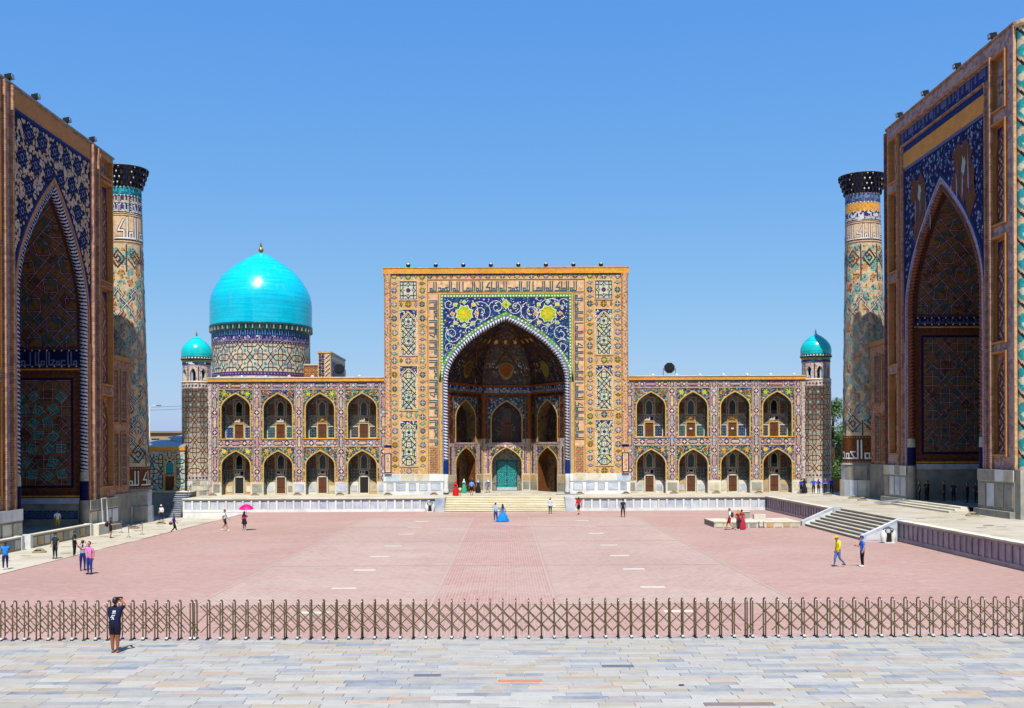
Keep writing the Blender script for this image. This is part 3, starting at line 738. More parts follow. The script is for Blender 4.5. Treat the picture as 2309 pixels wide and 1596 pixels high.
# --- rope moulding round the arch
APATH = [(-7.05, 5.4)] + arch_pts(0, 7.05, PV, PRISE + 0.1, 1.1, 2.1, 24) + [(7.05, 5.4)]
mb = MB(); rope(mb, S0, APATH, 0.26, 0.02, ('pale_steel', 'ink'), 0.34, 10); mb.build('rope_moulding', tk, True)
for sx in (-1, 1):
    mb = MB(); mb.lathe([(0.3, 1.7), (0.34, 2.0), (0.26, 2.3), (0.3, 2.9), (0.34, 3.7), (0.3, 3.85)], 'marble_white', (sx * 7.05, 123.5), 12)
    mb.lathe([(0.28, 3.85), (0.3, 4.5), (0.27, 5.45)], 'cobalt', (sx * 7.05, 123.5), 12); mb.build('column_base', tk, True)
# thin blue and pale edging between rope and spandrel
mb = MB(); arch_band(mb, S0, 0, 7.34, 3.9, PV, PRISE + 0.33, 0.12, 'blue_grey', 0, 0.03, 1.1, 2.1, 24)
arch_band(mb, S0, 0, 7.46, 14.6, PV, PRISE + 0.47, 0.34, 'leaf_green', 0, 0.02, 1.1, 2.1, 24, legs=False); mb.build('arch_edging', tk)
# --- spandrel
def above(u, v, a=7.85, r=PRISE + 0.95):
    return abs(u) >= a or v > PV + arch_y(u / a, r, 1.1, 2.1) if abs(u) < a else True
mb = MB(); zt, xm = 24.7, 7.6
A = arch_pts(0, 7.4, PV, PRISE + 0.4, 1.1, 2.1, 24)
for (x0, y0), (x1, y1) in zip(A[:-1], A[1:]): mb.poly([S0(x0, y0, 0.012), S0(x1, y1, 0.012), S0(x1, zt, 0.012), S0(x0, zt, 0.012)], 'floral_blue')
for s in (-1, 1): srect(mb, S0, *sorted((s * 7.4, s * xm))[:1], PV, *sorted((s * 7.4, s * xm))[1:], zt, 'floral_blue', 0.012)
ins = lambda u, v: abs(u) < 7.2 and 15 < v < 24.3 and above(u, v)
scatter(mb, S0, -7.2, 15, 7.2, 24.3, 300, ['white_tile', 'white_tile', 'aqua', 'ivory'], 0.045, 0.085, 0.03, ins, (4, 5, 6))
scatter(mb, S0, -7.2, 15, 7.2, 24.3, 110, ['yellow', 'leaf_green', 'mint', 'turquoise'], 0.07, 0.15, 0.045, ins, (3, 4))
for s in (-1, 1):
    for (u, v, r, t, a) in ((5.0, 22.3, 2.0, 1.15, 1), (6.3, 20.1, 1.05, 1.4, 0), (2.9, 22.6, 1.3, 1.5, 2), (6.5, 18.6, 0.9, 1.4, 1), (1.1, 23.2, 0.9, 1.3, 3), (4.3, 20.6, 0.9, 1.2, 2), (6.6, 23.6, 0.7, 1.2, 0), (6.8, 17.3, 0.55, 1.2, 0)):
        spiral(mb, S0, s * u, v, r, t, 0.058, 'white_tile', 0.06, a, s, ins)
    c = s * 4.85
    sdisc(mb, S0, c, 22.45, 1.12, 'white_tile', 0.07, 8, 0.86, PI / 8); sdisc(mb, S0, c, 22.45, 1.02, 'lime', 0.08, 8, 0.78, PI / 8); sdisc(mb, S0, c, 22.45, 0.55, 'yellow', 0.088, 8, 0.4)
    for k in range(12): sdisc(mb, S0, c + 0.72 * math.cos(k * PI / 6), 22.45 + 0.72 * math.sin(k * PI / 6), 0.06, 'olive_tile', 0.094, 4)
    for dx, dz, m_ in ((-1.05, 1.05, 'lime'), (1.05, 1.05, 'yellow'), (-1.05, -1.05, 'yellow'), (1.05, -1.05, 'mint'), (0, 1.35, 'mint'), (0, -1.35, 'mint'), (1.4, 0, 'orange'), (-1.4, 0, 'orange')):
        sdisc(mb, S0, c + dx, 22.45 + dz, 0.3, 'white_tile', 0.066, 4, rot=PI / 4 if dx and dz else 0); sdisc(mb, S0, c + dx, 22.45 + dz, 0.23, m_, 0.078, 4, rot=PI / 4 if dx and dz else 0)
sdisc(mb, S0, 0, 23.55, 0.62, 'white_tile', 0.07, 4, 0.4, PI / 2); sdisc(mb, S0, 0, 23.55, 0.54, 'lime', 0.08, 4, 0.34, PI / 2); sdisc(mb, S0, 0, 23.5, 0.15, 'olive_tile', 0.09, 6)
# green and white chain border along the frame and the arch
srect(mb, S0, -xm, zt - 0.34, xm, zt, 'leaf_green', 0.03)
for s in (-1, 1): srect(mb, S0, min(s * xm, s * (xm - 0.3)), PV + 0.4, max(s * xm, s * (xm - 0.3)), zt - 0.34, 'leaf_green', 0.03)
for k in range(44):
    u = -7.4 + k * 14.8 / 43; sdisc(mb, S0, u, zt - 0.17, 0.11, 'white_tile', 0.04, 6)
for k in range(26):
    for s in (-1, 1): sdisc(mb, S0, s * (xm - 0.15), PV + 0.7 + k * 0.36, 0.1, 'white_tile', 0.04, 6)
C = arch_pts(0, 7.62, PV, PRISE + 0.66, 1.1, 2.1, 60); acc = 0
for (x0, y0), (x1, y1) in zip(C[:-1], C[1:]):
    acc += math.hypot(x1 - x0, y1 - y0)
    if acc > 0.3 and y0 > PV + 1: acc = 0; sdisc(mb, S0, x0, y0, 0.12, R.choice(['white_tile', 'mint', 'white_tile']), 0.04, 6)
mb.build('spandrel_mosaic', tk)
# --- lettering bands
mb = MB(); srect(mb, S0, -9.02, 25.0, 9.02, 26.3, 'kufic_ground', 0.014); kufic(mb, S0, -8.9, 25.03, 17.9, 1.22, 'teal_dark', 0.02, 0.8)
frame(mb, S0, -9.15, 24.9, 9.15, 26.42, 0.07, 'rust', 0.02); frame(mb, S0, -9.28, 24.78, 9.28, 26.55, 0.08, 'pale_tan', 0.02); mb.build('lettering_band', tk)
for s in (-1, 1):
    mb = MB(); xa, xb = (-9.02, -7.92) if s < 0 else (7.92, 9.02)
    srect(mb, S0, xa, 7.1, xb, 24.75, 'kufic_ground', 0.014); kufic(mb, S0, xa + 0.03, 7.15, 17.5, 1.04, 'teal_dark', 0.02, 0.8, vertical=1 if s < 0 else -1)
    srect(mb, S0, xa, 3.95, xb, 7.05, 'pale_tan', 0.016); strap(mb, S0, xa + 0.05, 4.0, xb - 0.05, 7.0, 0.55, 0.55, 0.04, 'rust', 0.022, dots=['teal_dark', 'ochre', 'brown_tile'])
    for x in (xa - 0.1, xb + 0.04): srect(mb, S0, x, 3.95, x + 0.06, 24.76, 'rust', 0.02)
    x = min(s * 7.62, s * 7.86); srect(mb, S0, x, 3.95, x + 0.24, 24.76, 'gold_trim', 0.02); mb.build('lettering_band', tk)
mb = MB(); srect(mb, S0, -7.86, 24.76, 7.86, 24.9, 'gold_trim', 0.026); mb.build('inner_frame', tk)
# --- arched mosaic panels of the portal piers
def arched_panel(uc, z0, z1, hw, k):
    mb = MB(); w_ = hw
    mframe(mb, S0, uc - w_ - 0.12, z0 - 0.12, uc + w_ + 0.12, z1 + 0.12, 0.12, 'pale_tan', 0, 0.07)
    if k is None:
        srect(mb, S0, uc - w_, z0, uc + w_, z1, 'panel_ivory', 0.01); cz = (z0 + z1) / 2
        for t in (-0.62, 0.62):
            sline(mb, S0, [(uc + t * w_, z0), (uc + t * w_, z1)], 0.1, 'ink', 0.02); sline(mb, S0, [(uc - w_, cz + t * w_), (uc + w_, cz + t * w_)], 0.1, 'ink', 0.02)
        star8(mb, S0, uc, cz, w_ * 0.95, 'ink', 'panel_ivory', 'purple', 'leaf_green', 0.03)
        frame(mb, S0, uc - w_, z0, uc + w_, z1, 0.08, 'navy', 0.05); return mb.build('tile_panel', tk)
    srect(mb, S0, uc - w_, z0, uc + w_, z1, 'floral_blue', 0.01)
    a = w_ - 0.06; rise = 1.1; vs_ = z1 - 0.28 - rise
    A = [(uc - a, z0 + 0.02)] + arch_pts(uc, a, vs_, rise, 1.0, 1.7, 8) + [(uc + a, z0 + 0.02)]
    for (x0, y0), (x1, y1) in zip(A[1:-1], A[2:-1]): mb.poly([S0(x0, z0 + .02, 0.02), S0(x1, z0 + .02, 0.02), S0(x1, y1, 0.02), S0(x0, y0, 0.02)], 'panel_ivory')
    ins_ = lambda u, v: abs(u - uc) < a and v < vs_ + arch_y((u - uc) / a, rise, 1.0, 1.7) - 0.05
    strap(mb, S0, uc - a, z0 + 0.05, uc + a, z1 - 0.3, 2 * a, 2 * a * 1.12, 0.095, 'ink', 0.026, dots=['leaf_green', 'yellow', 'turquoise', 'grey_tile'], w_=0.16, dl=0.14, inside=ins_, uo=uc, vo=z0 + 0.55 * k + 0.8)
    for t in (0.36, 0.86) if k % 2 else (0.33,): star8(mb, S0, uc, z0 + (z1 - z0) * t * 0.86, a * 0.72, 'ink', 'panel_ivory', ['cobalt', 'purple', 'teal_dark'][k % 3], 'leaf_green', 0.034)
    arch_band(mb, S0, uc, a - 0.08, z0 + 0.02, vs_, rise - 0.08, 0.14, 'pale_tan', 0.03, 0.06, 1.0, 1.7, 8)
    scatter(mb, S0, uc - w_, z1 - 1.3, uc + w_, z1, 24, ['mint', 'white_tile', 'lilac'], 0.06, 0.12, 0.03, lambda u, v: v > vs_ + arch_y(min(1, abs(u - uc) / a), rise, 1.0, 1.7) + 0.15 and v < z1 - .08)
    mb.build('tile_panel', tk)
def med_mesh(kind, cols):
    mb = MB(); F = lambda u, v, d: (u, -d, v)
    if kind == 'star':
        sdisc(mb, F, 0, 0, 0.41, 'ink', 0.0, 8, 0.33, PI / 8); sdisc(mb, F, 0, 0, 0.34, cols[0], 0.012, 8, 0.27, PI / 8)
        sline(mb, F, [(-0.28, 0), (0.28, 0)], 0.06, cols[1], 0.02); sline(mb, F, [(0, -0.28), (0, 0.28)], 0.06, cols[1], 0.025)
        for k in range(4): sdisc(mb, F, 0.15 * math.cos(PI / 4 + k * PI / 2), 0.15 * math.sin(PI / 4 + k * PI / 2), 0.07, cols[2], 0.02, 4)
    else:
        pts = [(-0.42, 0), (-0.2, 0.09), (-0.1, 0.2), (0.1, 0.2), (0.2, 0.09), (0.42, 0), (0.2, -0.09), (0.1, -0.2), (-0.1, -0.2), (-0.2, -0.09)]
        spoly(mb, F, pts, 'ink', 0.0); spoly(mb, F, [(u * 0.78, v * 0.74) for u, v in pts], cols[0], 0.012)
    o = mb.build('medallion'); me = o.data; bpy.data.objects.remove(o); return me
STARS = [med_mesh('star', c) for c in (('blue_grey', 'ivory', 'navy'), ('olive_tile', 'mint', 'ochre'), ('teal_dark', 'grey_tile', 'blue_grey'), ('lilac', 'ivory', 'blue_grey'), ('grey_tile', 'ivory', 'olive_tile'), ('olive_tile', 'ochre', 'brown_tile'))]
LOZ = [med_mesh('loz', (c,)) for c in ('grey_tile', 'olive_tile', 'lilac', 'aqua')]
def medallion(kind, u, v, turn=False, s=1.0):
    o = bpy.data.objects.new('medallion', R.choice(STARS if kind == 'star' else LOZ)); COL.objects.link(o); o.parent = tk
    o.matrix_parent_inverse = world_of(tk).inverted(); s *= R.uniform(.82, .95); o.location = (u + R.uniform(-.03, .03), 123.58, v + R.uniform(-.03, .03)); o.scale = (s, 1, s)
    if turn: o.rotation_euler = (0, PI / 2, 0)
rows = [26.83 - k * 0.815 for k in range(29)]
for s in (-1, 1):
    for k, z in enumerate(rows):
        if z < 4.1: continue
        for x in (12.96, 9.72): medallion('star' if k % 2 == 0 else 'loz', s * x, z)
    for z in (23.57, 17.05, 10.72, 4.2):
        medallion('star', s * 11.34, z, s=1.05); medallion('loz', s * 12.2, z, True, 0.9); medallion('loz', s * 10.48, z, True, 0.9)
    for k, (z0, z1) in enumerate(((24.15, 26.25), (17.7, 22.95), (11.35, 16.4), (4.85, 10.05))):
        arched_panel(s * 11.34, z0, z1, 0.98, None if k == 0 else k)
for k in range(22):
    x = -8.85 + k * 17.7 / 21
    medallion('star' if k % 2 == 0 else 'loz', x, 26.83, k % 2 == 1, 0.9)
for s in (-1, 1): medallion('star', s * 11.34, 26.83); medallion('loz', s * 12.15, 26.83, True, .9); medallion('loz', s * 10.5, 26.83, True, .9)
# --- inside the great arch: three walls, two storeys, half dome
PL = [(-6.9, 124.5), (-2.9, 131.2), (2.9, 131.2), (6.9, 124.5)]; ZI = ZT + 0.12
mb = MB(); mb.poly([(-6.9, 123.6, ZI), (6.9, 123.6, ZI), (6.9, 124.5, ZI), (2.9, 131.2, ZI), (-2.9, 131.2, ZI), (-6.9, 124.5, ZI)], 'terrace_paving')
mb.poly([(-6.9, 123.6, ZT), (6.9, 123.6, ZT), (6.9, 123.6, ZI), (-6.9, 123.6, ZI)], 'limestone'); mb.build('portal_floor', tk)
def wallS(p, q):
    p, q = Vector(p), Vector(q); L = (q - p).length; t = (q - p) / L; n = Vector((t.y, -t.x))
    return (lambda u, v, d: (p.x + t.x * u + n.x * d, p.y + t.y * u + n.y * d, v)), L
for k in range(3):
    S, L = wallS(PL[k], PL[k + 1]); uc = L / 2; a = 1.83 if k == 1 else 2.15
    mb = MB()
    arch_wall(mb, S, 0, L, ZI, 7.55, uc, a, 4.95, 1.95, 'wing_ground', 'brown_tile', 1.3, 1.0, 2.2, n=8)  # lower storey in paler tile: its sunlit zone is put into the colour
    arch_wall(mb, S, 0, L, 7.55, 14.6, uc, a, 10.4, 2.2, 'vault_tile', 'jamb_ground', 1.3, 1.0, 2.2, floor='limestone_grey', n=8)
    for z0, z1 in ((ZI, 7.5), (7.55, 13)): srect(mb, S, uc - a, z0, uc + a, z1, 'vault_tile' if z0 > 5 else 'jamb_ground' if k != 1 else 'niche_tile', -1.3)  # upper backs in the darkest tile, shade put into the colour
    srect(mb, S, 0, 7.5, uc - a, 8.0, 'wing_ground', 0.02); srect(mb, S, uc + a, 7.5, L, 8.0, 'wing_ground', 0.02); srect(mb, S, uc - a, 7.0, uc + a, 8.0, 'wing_ground', 0.02) if False else None
    mb.build('portal_inner_wall', tk)
    mb = MB()
    for (v0, vsp, rise) in ((ZI, 4.95, 1.95), (7.55, 10.4, 2.2)):
        arch_band(mb, S, uc, a, v0, vsp, rise, 0.14, 'gold_trim', 0, 0.05, 1.0, 2.2, n=8)
        frame3(mb, S, uc - a - 0.55, v0 if v0 > 3 else 3.7, uc + a + 0.55, vsp + rise + 0.5, 0.1, 'rose_tile' if v0 < 3 else 'rust', 0, 0.05)
    mb.build('arch_trim', tk)
    mb = MB()
    for (v0, vsp, rise, ms) in ((3.8, 4.95, 1.95, ['yellow', 'lilac', 'olive_tile', 'white_tile', 'orange']), (8.2, 10.4, 2.2, ['cobalt', 'lilac', 'olive_tile', 'aqua'])):
        i_ = lambda u, v: abs(u - uc) < a + 0.42 and v < vsp + rise + 0.38 and (abs(u - uc) > a + 0.2 or v > vsp + arch_y((u - uc) / (a + 0.2), rise + 0.25, 1.0, 2.2))
        A = arch_pts(uc, a + 0.13, vsp, rise + 0.15, 1.0, 2.2, 8)
        for (x0, y0), (x1, y1) in zip(A[:-1], A[1:]): mb.poly([S(x0, y0, 0.01), S(x1, y1, 0.01), S(x1, vsp + rise + 0.42, 0.01), S(x0, vsp + rise + 0.42, 0.01)], 'floral_dark')
        scatter(mb, S, uc - a - .4, vsp, uc + a + .4, vsp + rise + .4, 70, ms, 0.06, 0.14, 0.02, i_)
    mb.build('spandrel_mosaic', tk)
    mb = MB(); mould(mb, S, 0.02, ZI, uc - a - 0.002, 3.7, 'limestone', -0.02, 0.07); mould(mb, S, uc + a + 0.002, ZI, L - 0.02, 3.7, 'limestone', -0.02, 0.07); soc = mb.build('stone_socle', tk)
    for x0, x1 in ((0.15, uc - a - 0.15), (uc + a + 0.15, L - 0.15)):
        mb = MB(); mould(mb, S, x0, 1.8, x1, 2.75, 'limestone_grey', 0.05, 0.09); mb.build('stone_block', soc)
        mb = MB(); mould(mb, S, x0 - 0.05, 2.85, x1 + 0.05, 3.6, 'gold_stone', 0.05, 0.085); mb.build('stone_block', soc)
    # storey band, door-sized openings, cornice and inscription
    mb = MB(); srect(mb, S, 0.0, 7.06, L, 7.5, 'wing_ground', 0.012); strap(mb, S, 0.1, 7.5, uc - a - .3, 8.0, 0.5, 0.5, 0.06, 'plum', 0.026)
    mould(mb, S, 0, 13.45, L, 13.65, 'rust', 0, 0.1); srect(mb, S, 0, 13.65, L, 14.35, 'band_blue', 0.012); kufic(mb, S, 0.2, 13.68, L - 0.3, 0.62, 'grey_tile', 0.02, 0.8); mould(mb, S, 0, 14.35, L, 14.6, 'rust', 0, 0.14)
    for x in (0.0, L - 0.28): mould(mb, S, x, 8.0, x + 0.28, 13.45, 'rust', 0, 0.07); mould(mb, S, x, 3.7, x + 0.28, 7.99, 'tan', 0, 0.07)  # rust strips above, paler tan below where sunlight is painted in
    for x in (0.45, L - 0.75): strap(mb, S, x, 3.8, x + 0.3, 7.0, 0.3, 0.6, 0.05, 'plum', 0.02)
    mb.build('inscription_band', tk)
    B = lambda u, v, d: S(u, v, d - 1.3)
    if k == 1:
        mb = MB(); srect(mb, B, uc - 1.3, 1.62, uc + 1.3, 5.3, 'dark_opening', 0.02); gate = mb.build('gate_opening', tk)
        mb = MB(); G = lambda u, v, d: B(u, v, d + 0.15); strap(mb, G, uc - 1.2, 2.0, uc + 1.2, 5.2, 0.8, 0.8, 0.08, 'turquoise', 0.0, w_=0.13)
        for uu in (uc - 1.25, uc - .04, uc + 1.17): mould(mb, G, uu, 1.7, uu + 0.08, 5.25, 'teal_dark', -0.04, 0.02)
        mould(mb, G, uc - 1.25, 5.25, uc + 1.25, 5.35, 'teal_dark', -0.04, 0.03); mould(mb, G, uc - 1.25, 1.62, uc + 1.25, 2.0, 'marble_panel', -0.04, 0.03)
        mb.build('lattice_gate', tk)
        mb = MB(); srect(mb, B, uc - 0.55, 7.6, uc + 0.55, 9.6, 'door_wood', 0.03); mframe(mb, B, uc - 0.7, 7.55, uc + 0.7, 9.75, 0.14, 'rust', 0, 0.08); mb.build('door', tk)
        mb = MB(); srect(mb, B, uc - 0.35, 10.2, uc + 0.35, 11.6, 'window_glass', 0.03); mframe(mb, B, uc - 0.5, 10.1, uc + 0.5, 11.75, 0.12, 'rust', 0, 0.08); mb.build('window', tk)
    else:
        dc = uc + (-0.55 if k == 0 else 0.55)
        mb = MB(); srect(mb, B, dc - 0.9, ZI, dc + 0.9, 4.5, 'dark_opening', 0.03); mframe(mb, B, dc - 1.05, ZI - .1, dc + 1.05, 4.65, 0.14, 'rust', 0, 0.08); mb.build('doorway', tk)
        mb = MB(); srect(mb, B, dc - 0.5, 7.6, dc + 0.5, 9.4, 'dark_opening', 0.03); mframe(mb, B, dc - 0.65, 7.55, dc + 0.65, 9.5, 0.12, 'rust', 0, 0.07); mb.build('doorway', tk)
CV = Vector((0, 124.5))
def rb(phi):
    d = Vector((-math.cos(phi), math.sin(phi))); best = 99
    for p, q in zip(PL[:-1], PL[1:]):
        p, q = Vector(p) - CV, Vector(q) - CV; e = q - p; den = d.x * e.y - d.y * e.x
        if abs(den) < 1e-9: continue
        t = (p.x * e.y - p.y * e.x) / den; w_ = (p.x * d.y - p.y * d.x) / den
        if t > 0 and -1e-6 <= w_ <= 1 + 1e-6: best = min(best, t)
    return best if best < 50 else 6.9
def VS(phi, s, d=0.0):
    r = max(0.0, s * rb(phi) - d); return (-math.cos(phi) * r, 124.5 + math.sin(phi) * r, 14.6 + arch_y(s, 7.15, 1.1, 2.1) - d * 0.5)
mb = MB(); NP, NS = 36, 16
for i in range(NP):
    for j in range(NS):
        p0, p1 = PI * i / NP, PI * (i + 1) / NP; s0, s1 = 1 - j / NS, 1 - (j + 1) / NS
        mb.poly([VS(p0, s0), VS(p1, s0), VS(p1, s1), VS(p0, s1)], 'vault_tile' if s0 < 0.93 or True else 'band_blue')
vault = mb.build('half_dome_vault', tk)
ph1 = math.atan2(131.2 - 124.5, 2.9); ph1 = PI - math.atan2(6.7, -2.9) if False else math.atan2(6.7, 2.9); ph2 = PI - ph1
mb = MB()
def rib(pts, r=0.09):
    P = []
    for (a, b_), (c, d_) in zip(pts[:-1], pts[1:]):
        for i in range(8): P.append(VS(a + (c - a) * i / 8, b_ + (d_ - b_) * i / 8, 0.05))
    P.append(VS(*pts[-1], 0.05)); mb = MB(); mb.tube(P, r * .8, 'brown_tile', 6); mb.build('vault_rib', tk)
for a, b_ in ((0.06, ph1), (ph1, ph2), (ph2, PI - 0.06)):
    m = (a + b_) / 2; rib([(a, 0.99), (a + (m - a) * 0.45, 0.93), (m, 0.72), (b_, 0.42), (b_ + (b_ - m) * .4, 0.3)]); rib([(b_, 0.99), (b_ - (b_ - m) * 0.45, 0.93), (m, 0.72), (a, 0.42), (a - (m - a) * .4, 0.3)])
rib([(ph1, 0.99), (ph1, 0.4)]); rib([(ph2, 0.99), (ph2, 0.4)])
mb = MB(); SV = lambda u, v, d: VS(u, v, d)
for m, c in ((PI * 0.5, 'rust'), (ph1 * 0.5, 'brown_tile'), (PI - ph1 * 0.5, 'olive_tile')):
    sc_ = 5.5
    pts = [(m + 0.13 * math.cos(t * PI / 8), 0.935 + 0.05 * math.sin(t * PI / 8)) for t in range(16)]
    spoly(mb, SV, [(m + (u - m) * 1.18, 0.935 + (v - 0.935) * 1.18) for u, v in pts], 'olive_tile', 0.1); spoly(mb, SV, pts, c, 0.13)
    for k in range(60):
        u, v = m + R.uniform(-.42, .42), R.uniform(0.88, 0.995)
        if abs(u - m) > 0.16: spoly(mb, SV, [(u + 0.012 * math.cos(t * PI / 2), v + 0.006 * math.sin(t * PI / 2)) for t in range(4)], R.choice(['lilac', 'white_tile', 'aqua', 'blue_grey']), 0.08)
for k in range(9): 
    u = 0.35 + k * 0.3; spoly(mb, SV, [(u + 0.06 * math.cos(t * PI / 3), 0.55 + 0.05 * math.sin(t * PI / 3)) for t in range(6)], R.choice(['ochre', 'olive_tile', 'gold_trim']), 0.08)
mb.build('vault_medallion', tk)

# --- wings
BX = [16.87 + 4.92 * k for k in range(4)]; PX = [14.41 + 4.92 * k for k in range(5)]
NA, ND = 1.66, 1.6
def cartouche(mb, S, u0, v0, u1, v1, vert, ph=0):
    L = (v1 - v0) if vert else (u1 - u0); W = (u1 - u0) if vert else (v1 - v0); n = max(1, int(round(L / 2.3))); p = L / n
    T = (lambda a, b: (u0 + W / 2 + b, v0 + a)) if vert else (lambda a, b: (u0 + a, v0 + W / 2 + b))
    w_ = W * 0.27
    for i in range(n):
        a = (i + 0.5) * p
        # cross in an eight-pointed ground
        for q, m_, dd in ((0.4, 'purple', 0.012), ):
            spoly(mb, S, [T(a + q * W * math.cos(k * PI / 4), q * W * math.sin(k * PI / 4)) for k in range(8)], R.choice(['purple', 'plum', 'plum', 'blue_grey']), dd + J())
        for r1, r2 in ((0.23, 0.075), (0.075, 0.23)): spoly(mb, S, [T(a + x * W, y * W) for x, y in ((-r1, -r2), (r1, -r2), (r1, r2), (-r1, r2))], 'ivory', 0.02 + J())
    for i in range(n + 1):
        a0, a1 = (i - 0.5) * p + 0.5 * W, (i + 0.5) * p - 0.5 * W
        a0, a1 = max(a0, 0.02), min(a1, L - 0.02)
        if a1 - a0 < 0.3: continue
        pts = [T(a0, 0), T(a0 + w_, w_), T(a1 - w_, w_), T(a1, 0), T(a1 - w_, -w_), T(a0 + w_, -w_)]
        sline(mb, S, pts, 0.09, R.choice(['plum', 'purple', 'ink']), 0.014, closed=True)
        spoly(mb, S, [T(a0 + w_ * 1.1, w_ * .55), T(a1 - w_ * 1.1, w_ * .55), T(a1 - w_ * 1.1, -w_ * .55), T(a0 + w_ * 1.1, -w_ * .55)], R.choice(['grey_tile', 'rose_tile', 'pale_tan', 'grey_tile', 'tan']), 0.012)
        for e in (a0, a1):
            for r1, r2 in ((0.2, 0.06), (0.06, 0.2)): spoly(mb, S, [T(e + x * W, y * W) for x, y in ((-r1, -r2), (r1, -r2), (r1, r2), (-r1, r2))], 'rose_tile', 0.022 + J())
    for b in (-0.47, 0.47): sline(mb, S, [T(0, b * W), T(L, b * W)], 0.05, 'plum', 0.014)
PAL = [['yellow', 'grey_tile', 'leaf_green', 'cobalt', 'olive_tile'], ['grey_tile', 'cobalt', 'blue_grey', 'rust', 'leaf_green'], ['grey_tile', 'lime', 'teal_dark', 'cobalt', 'leaf_green'], ['ochre', 'olive_tile', 'grey_tile', 'blue_grey', 'leaf_green'], ['lilac', 'grey_tile', 'navy', 'rust', 'blue_grey']]
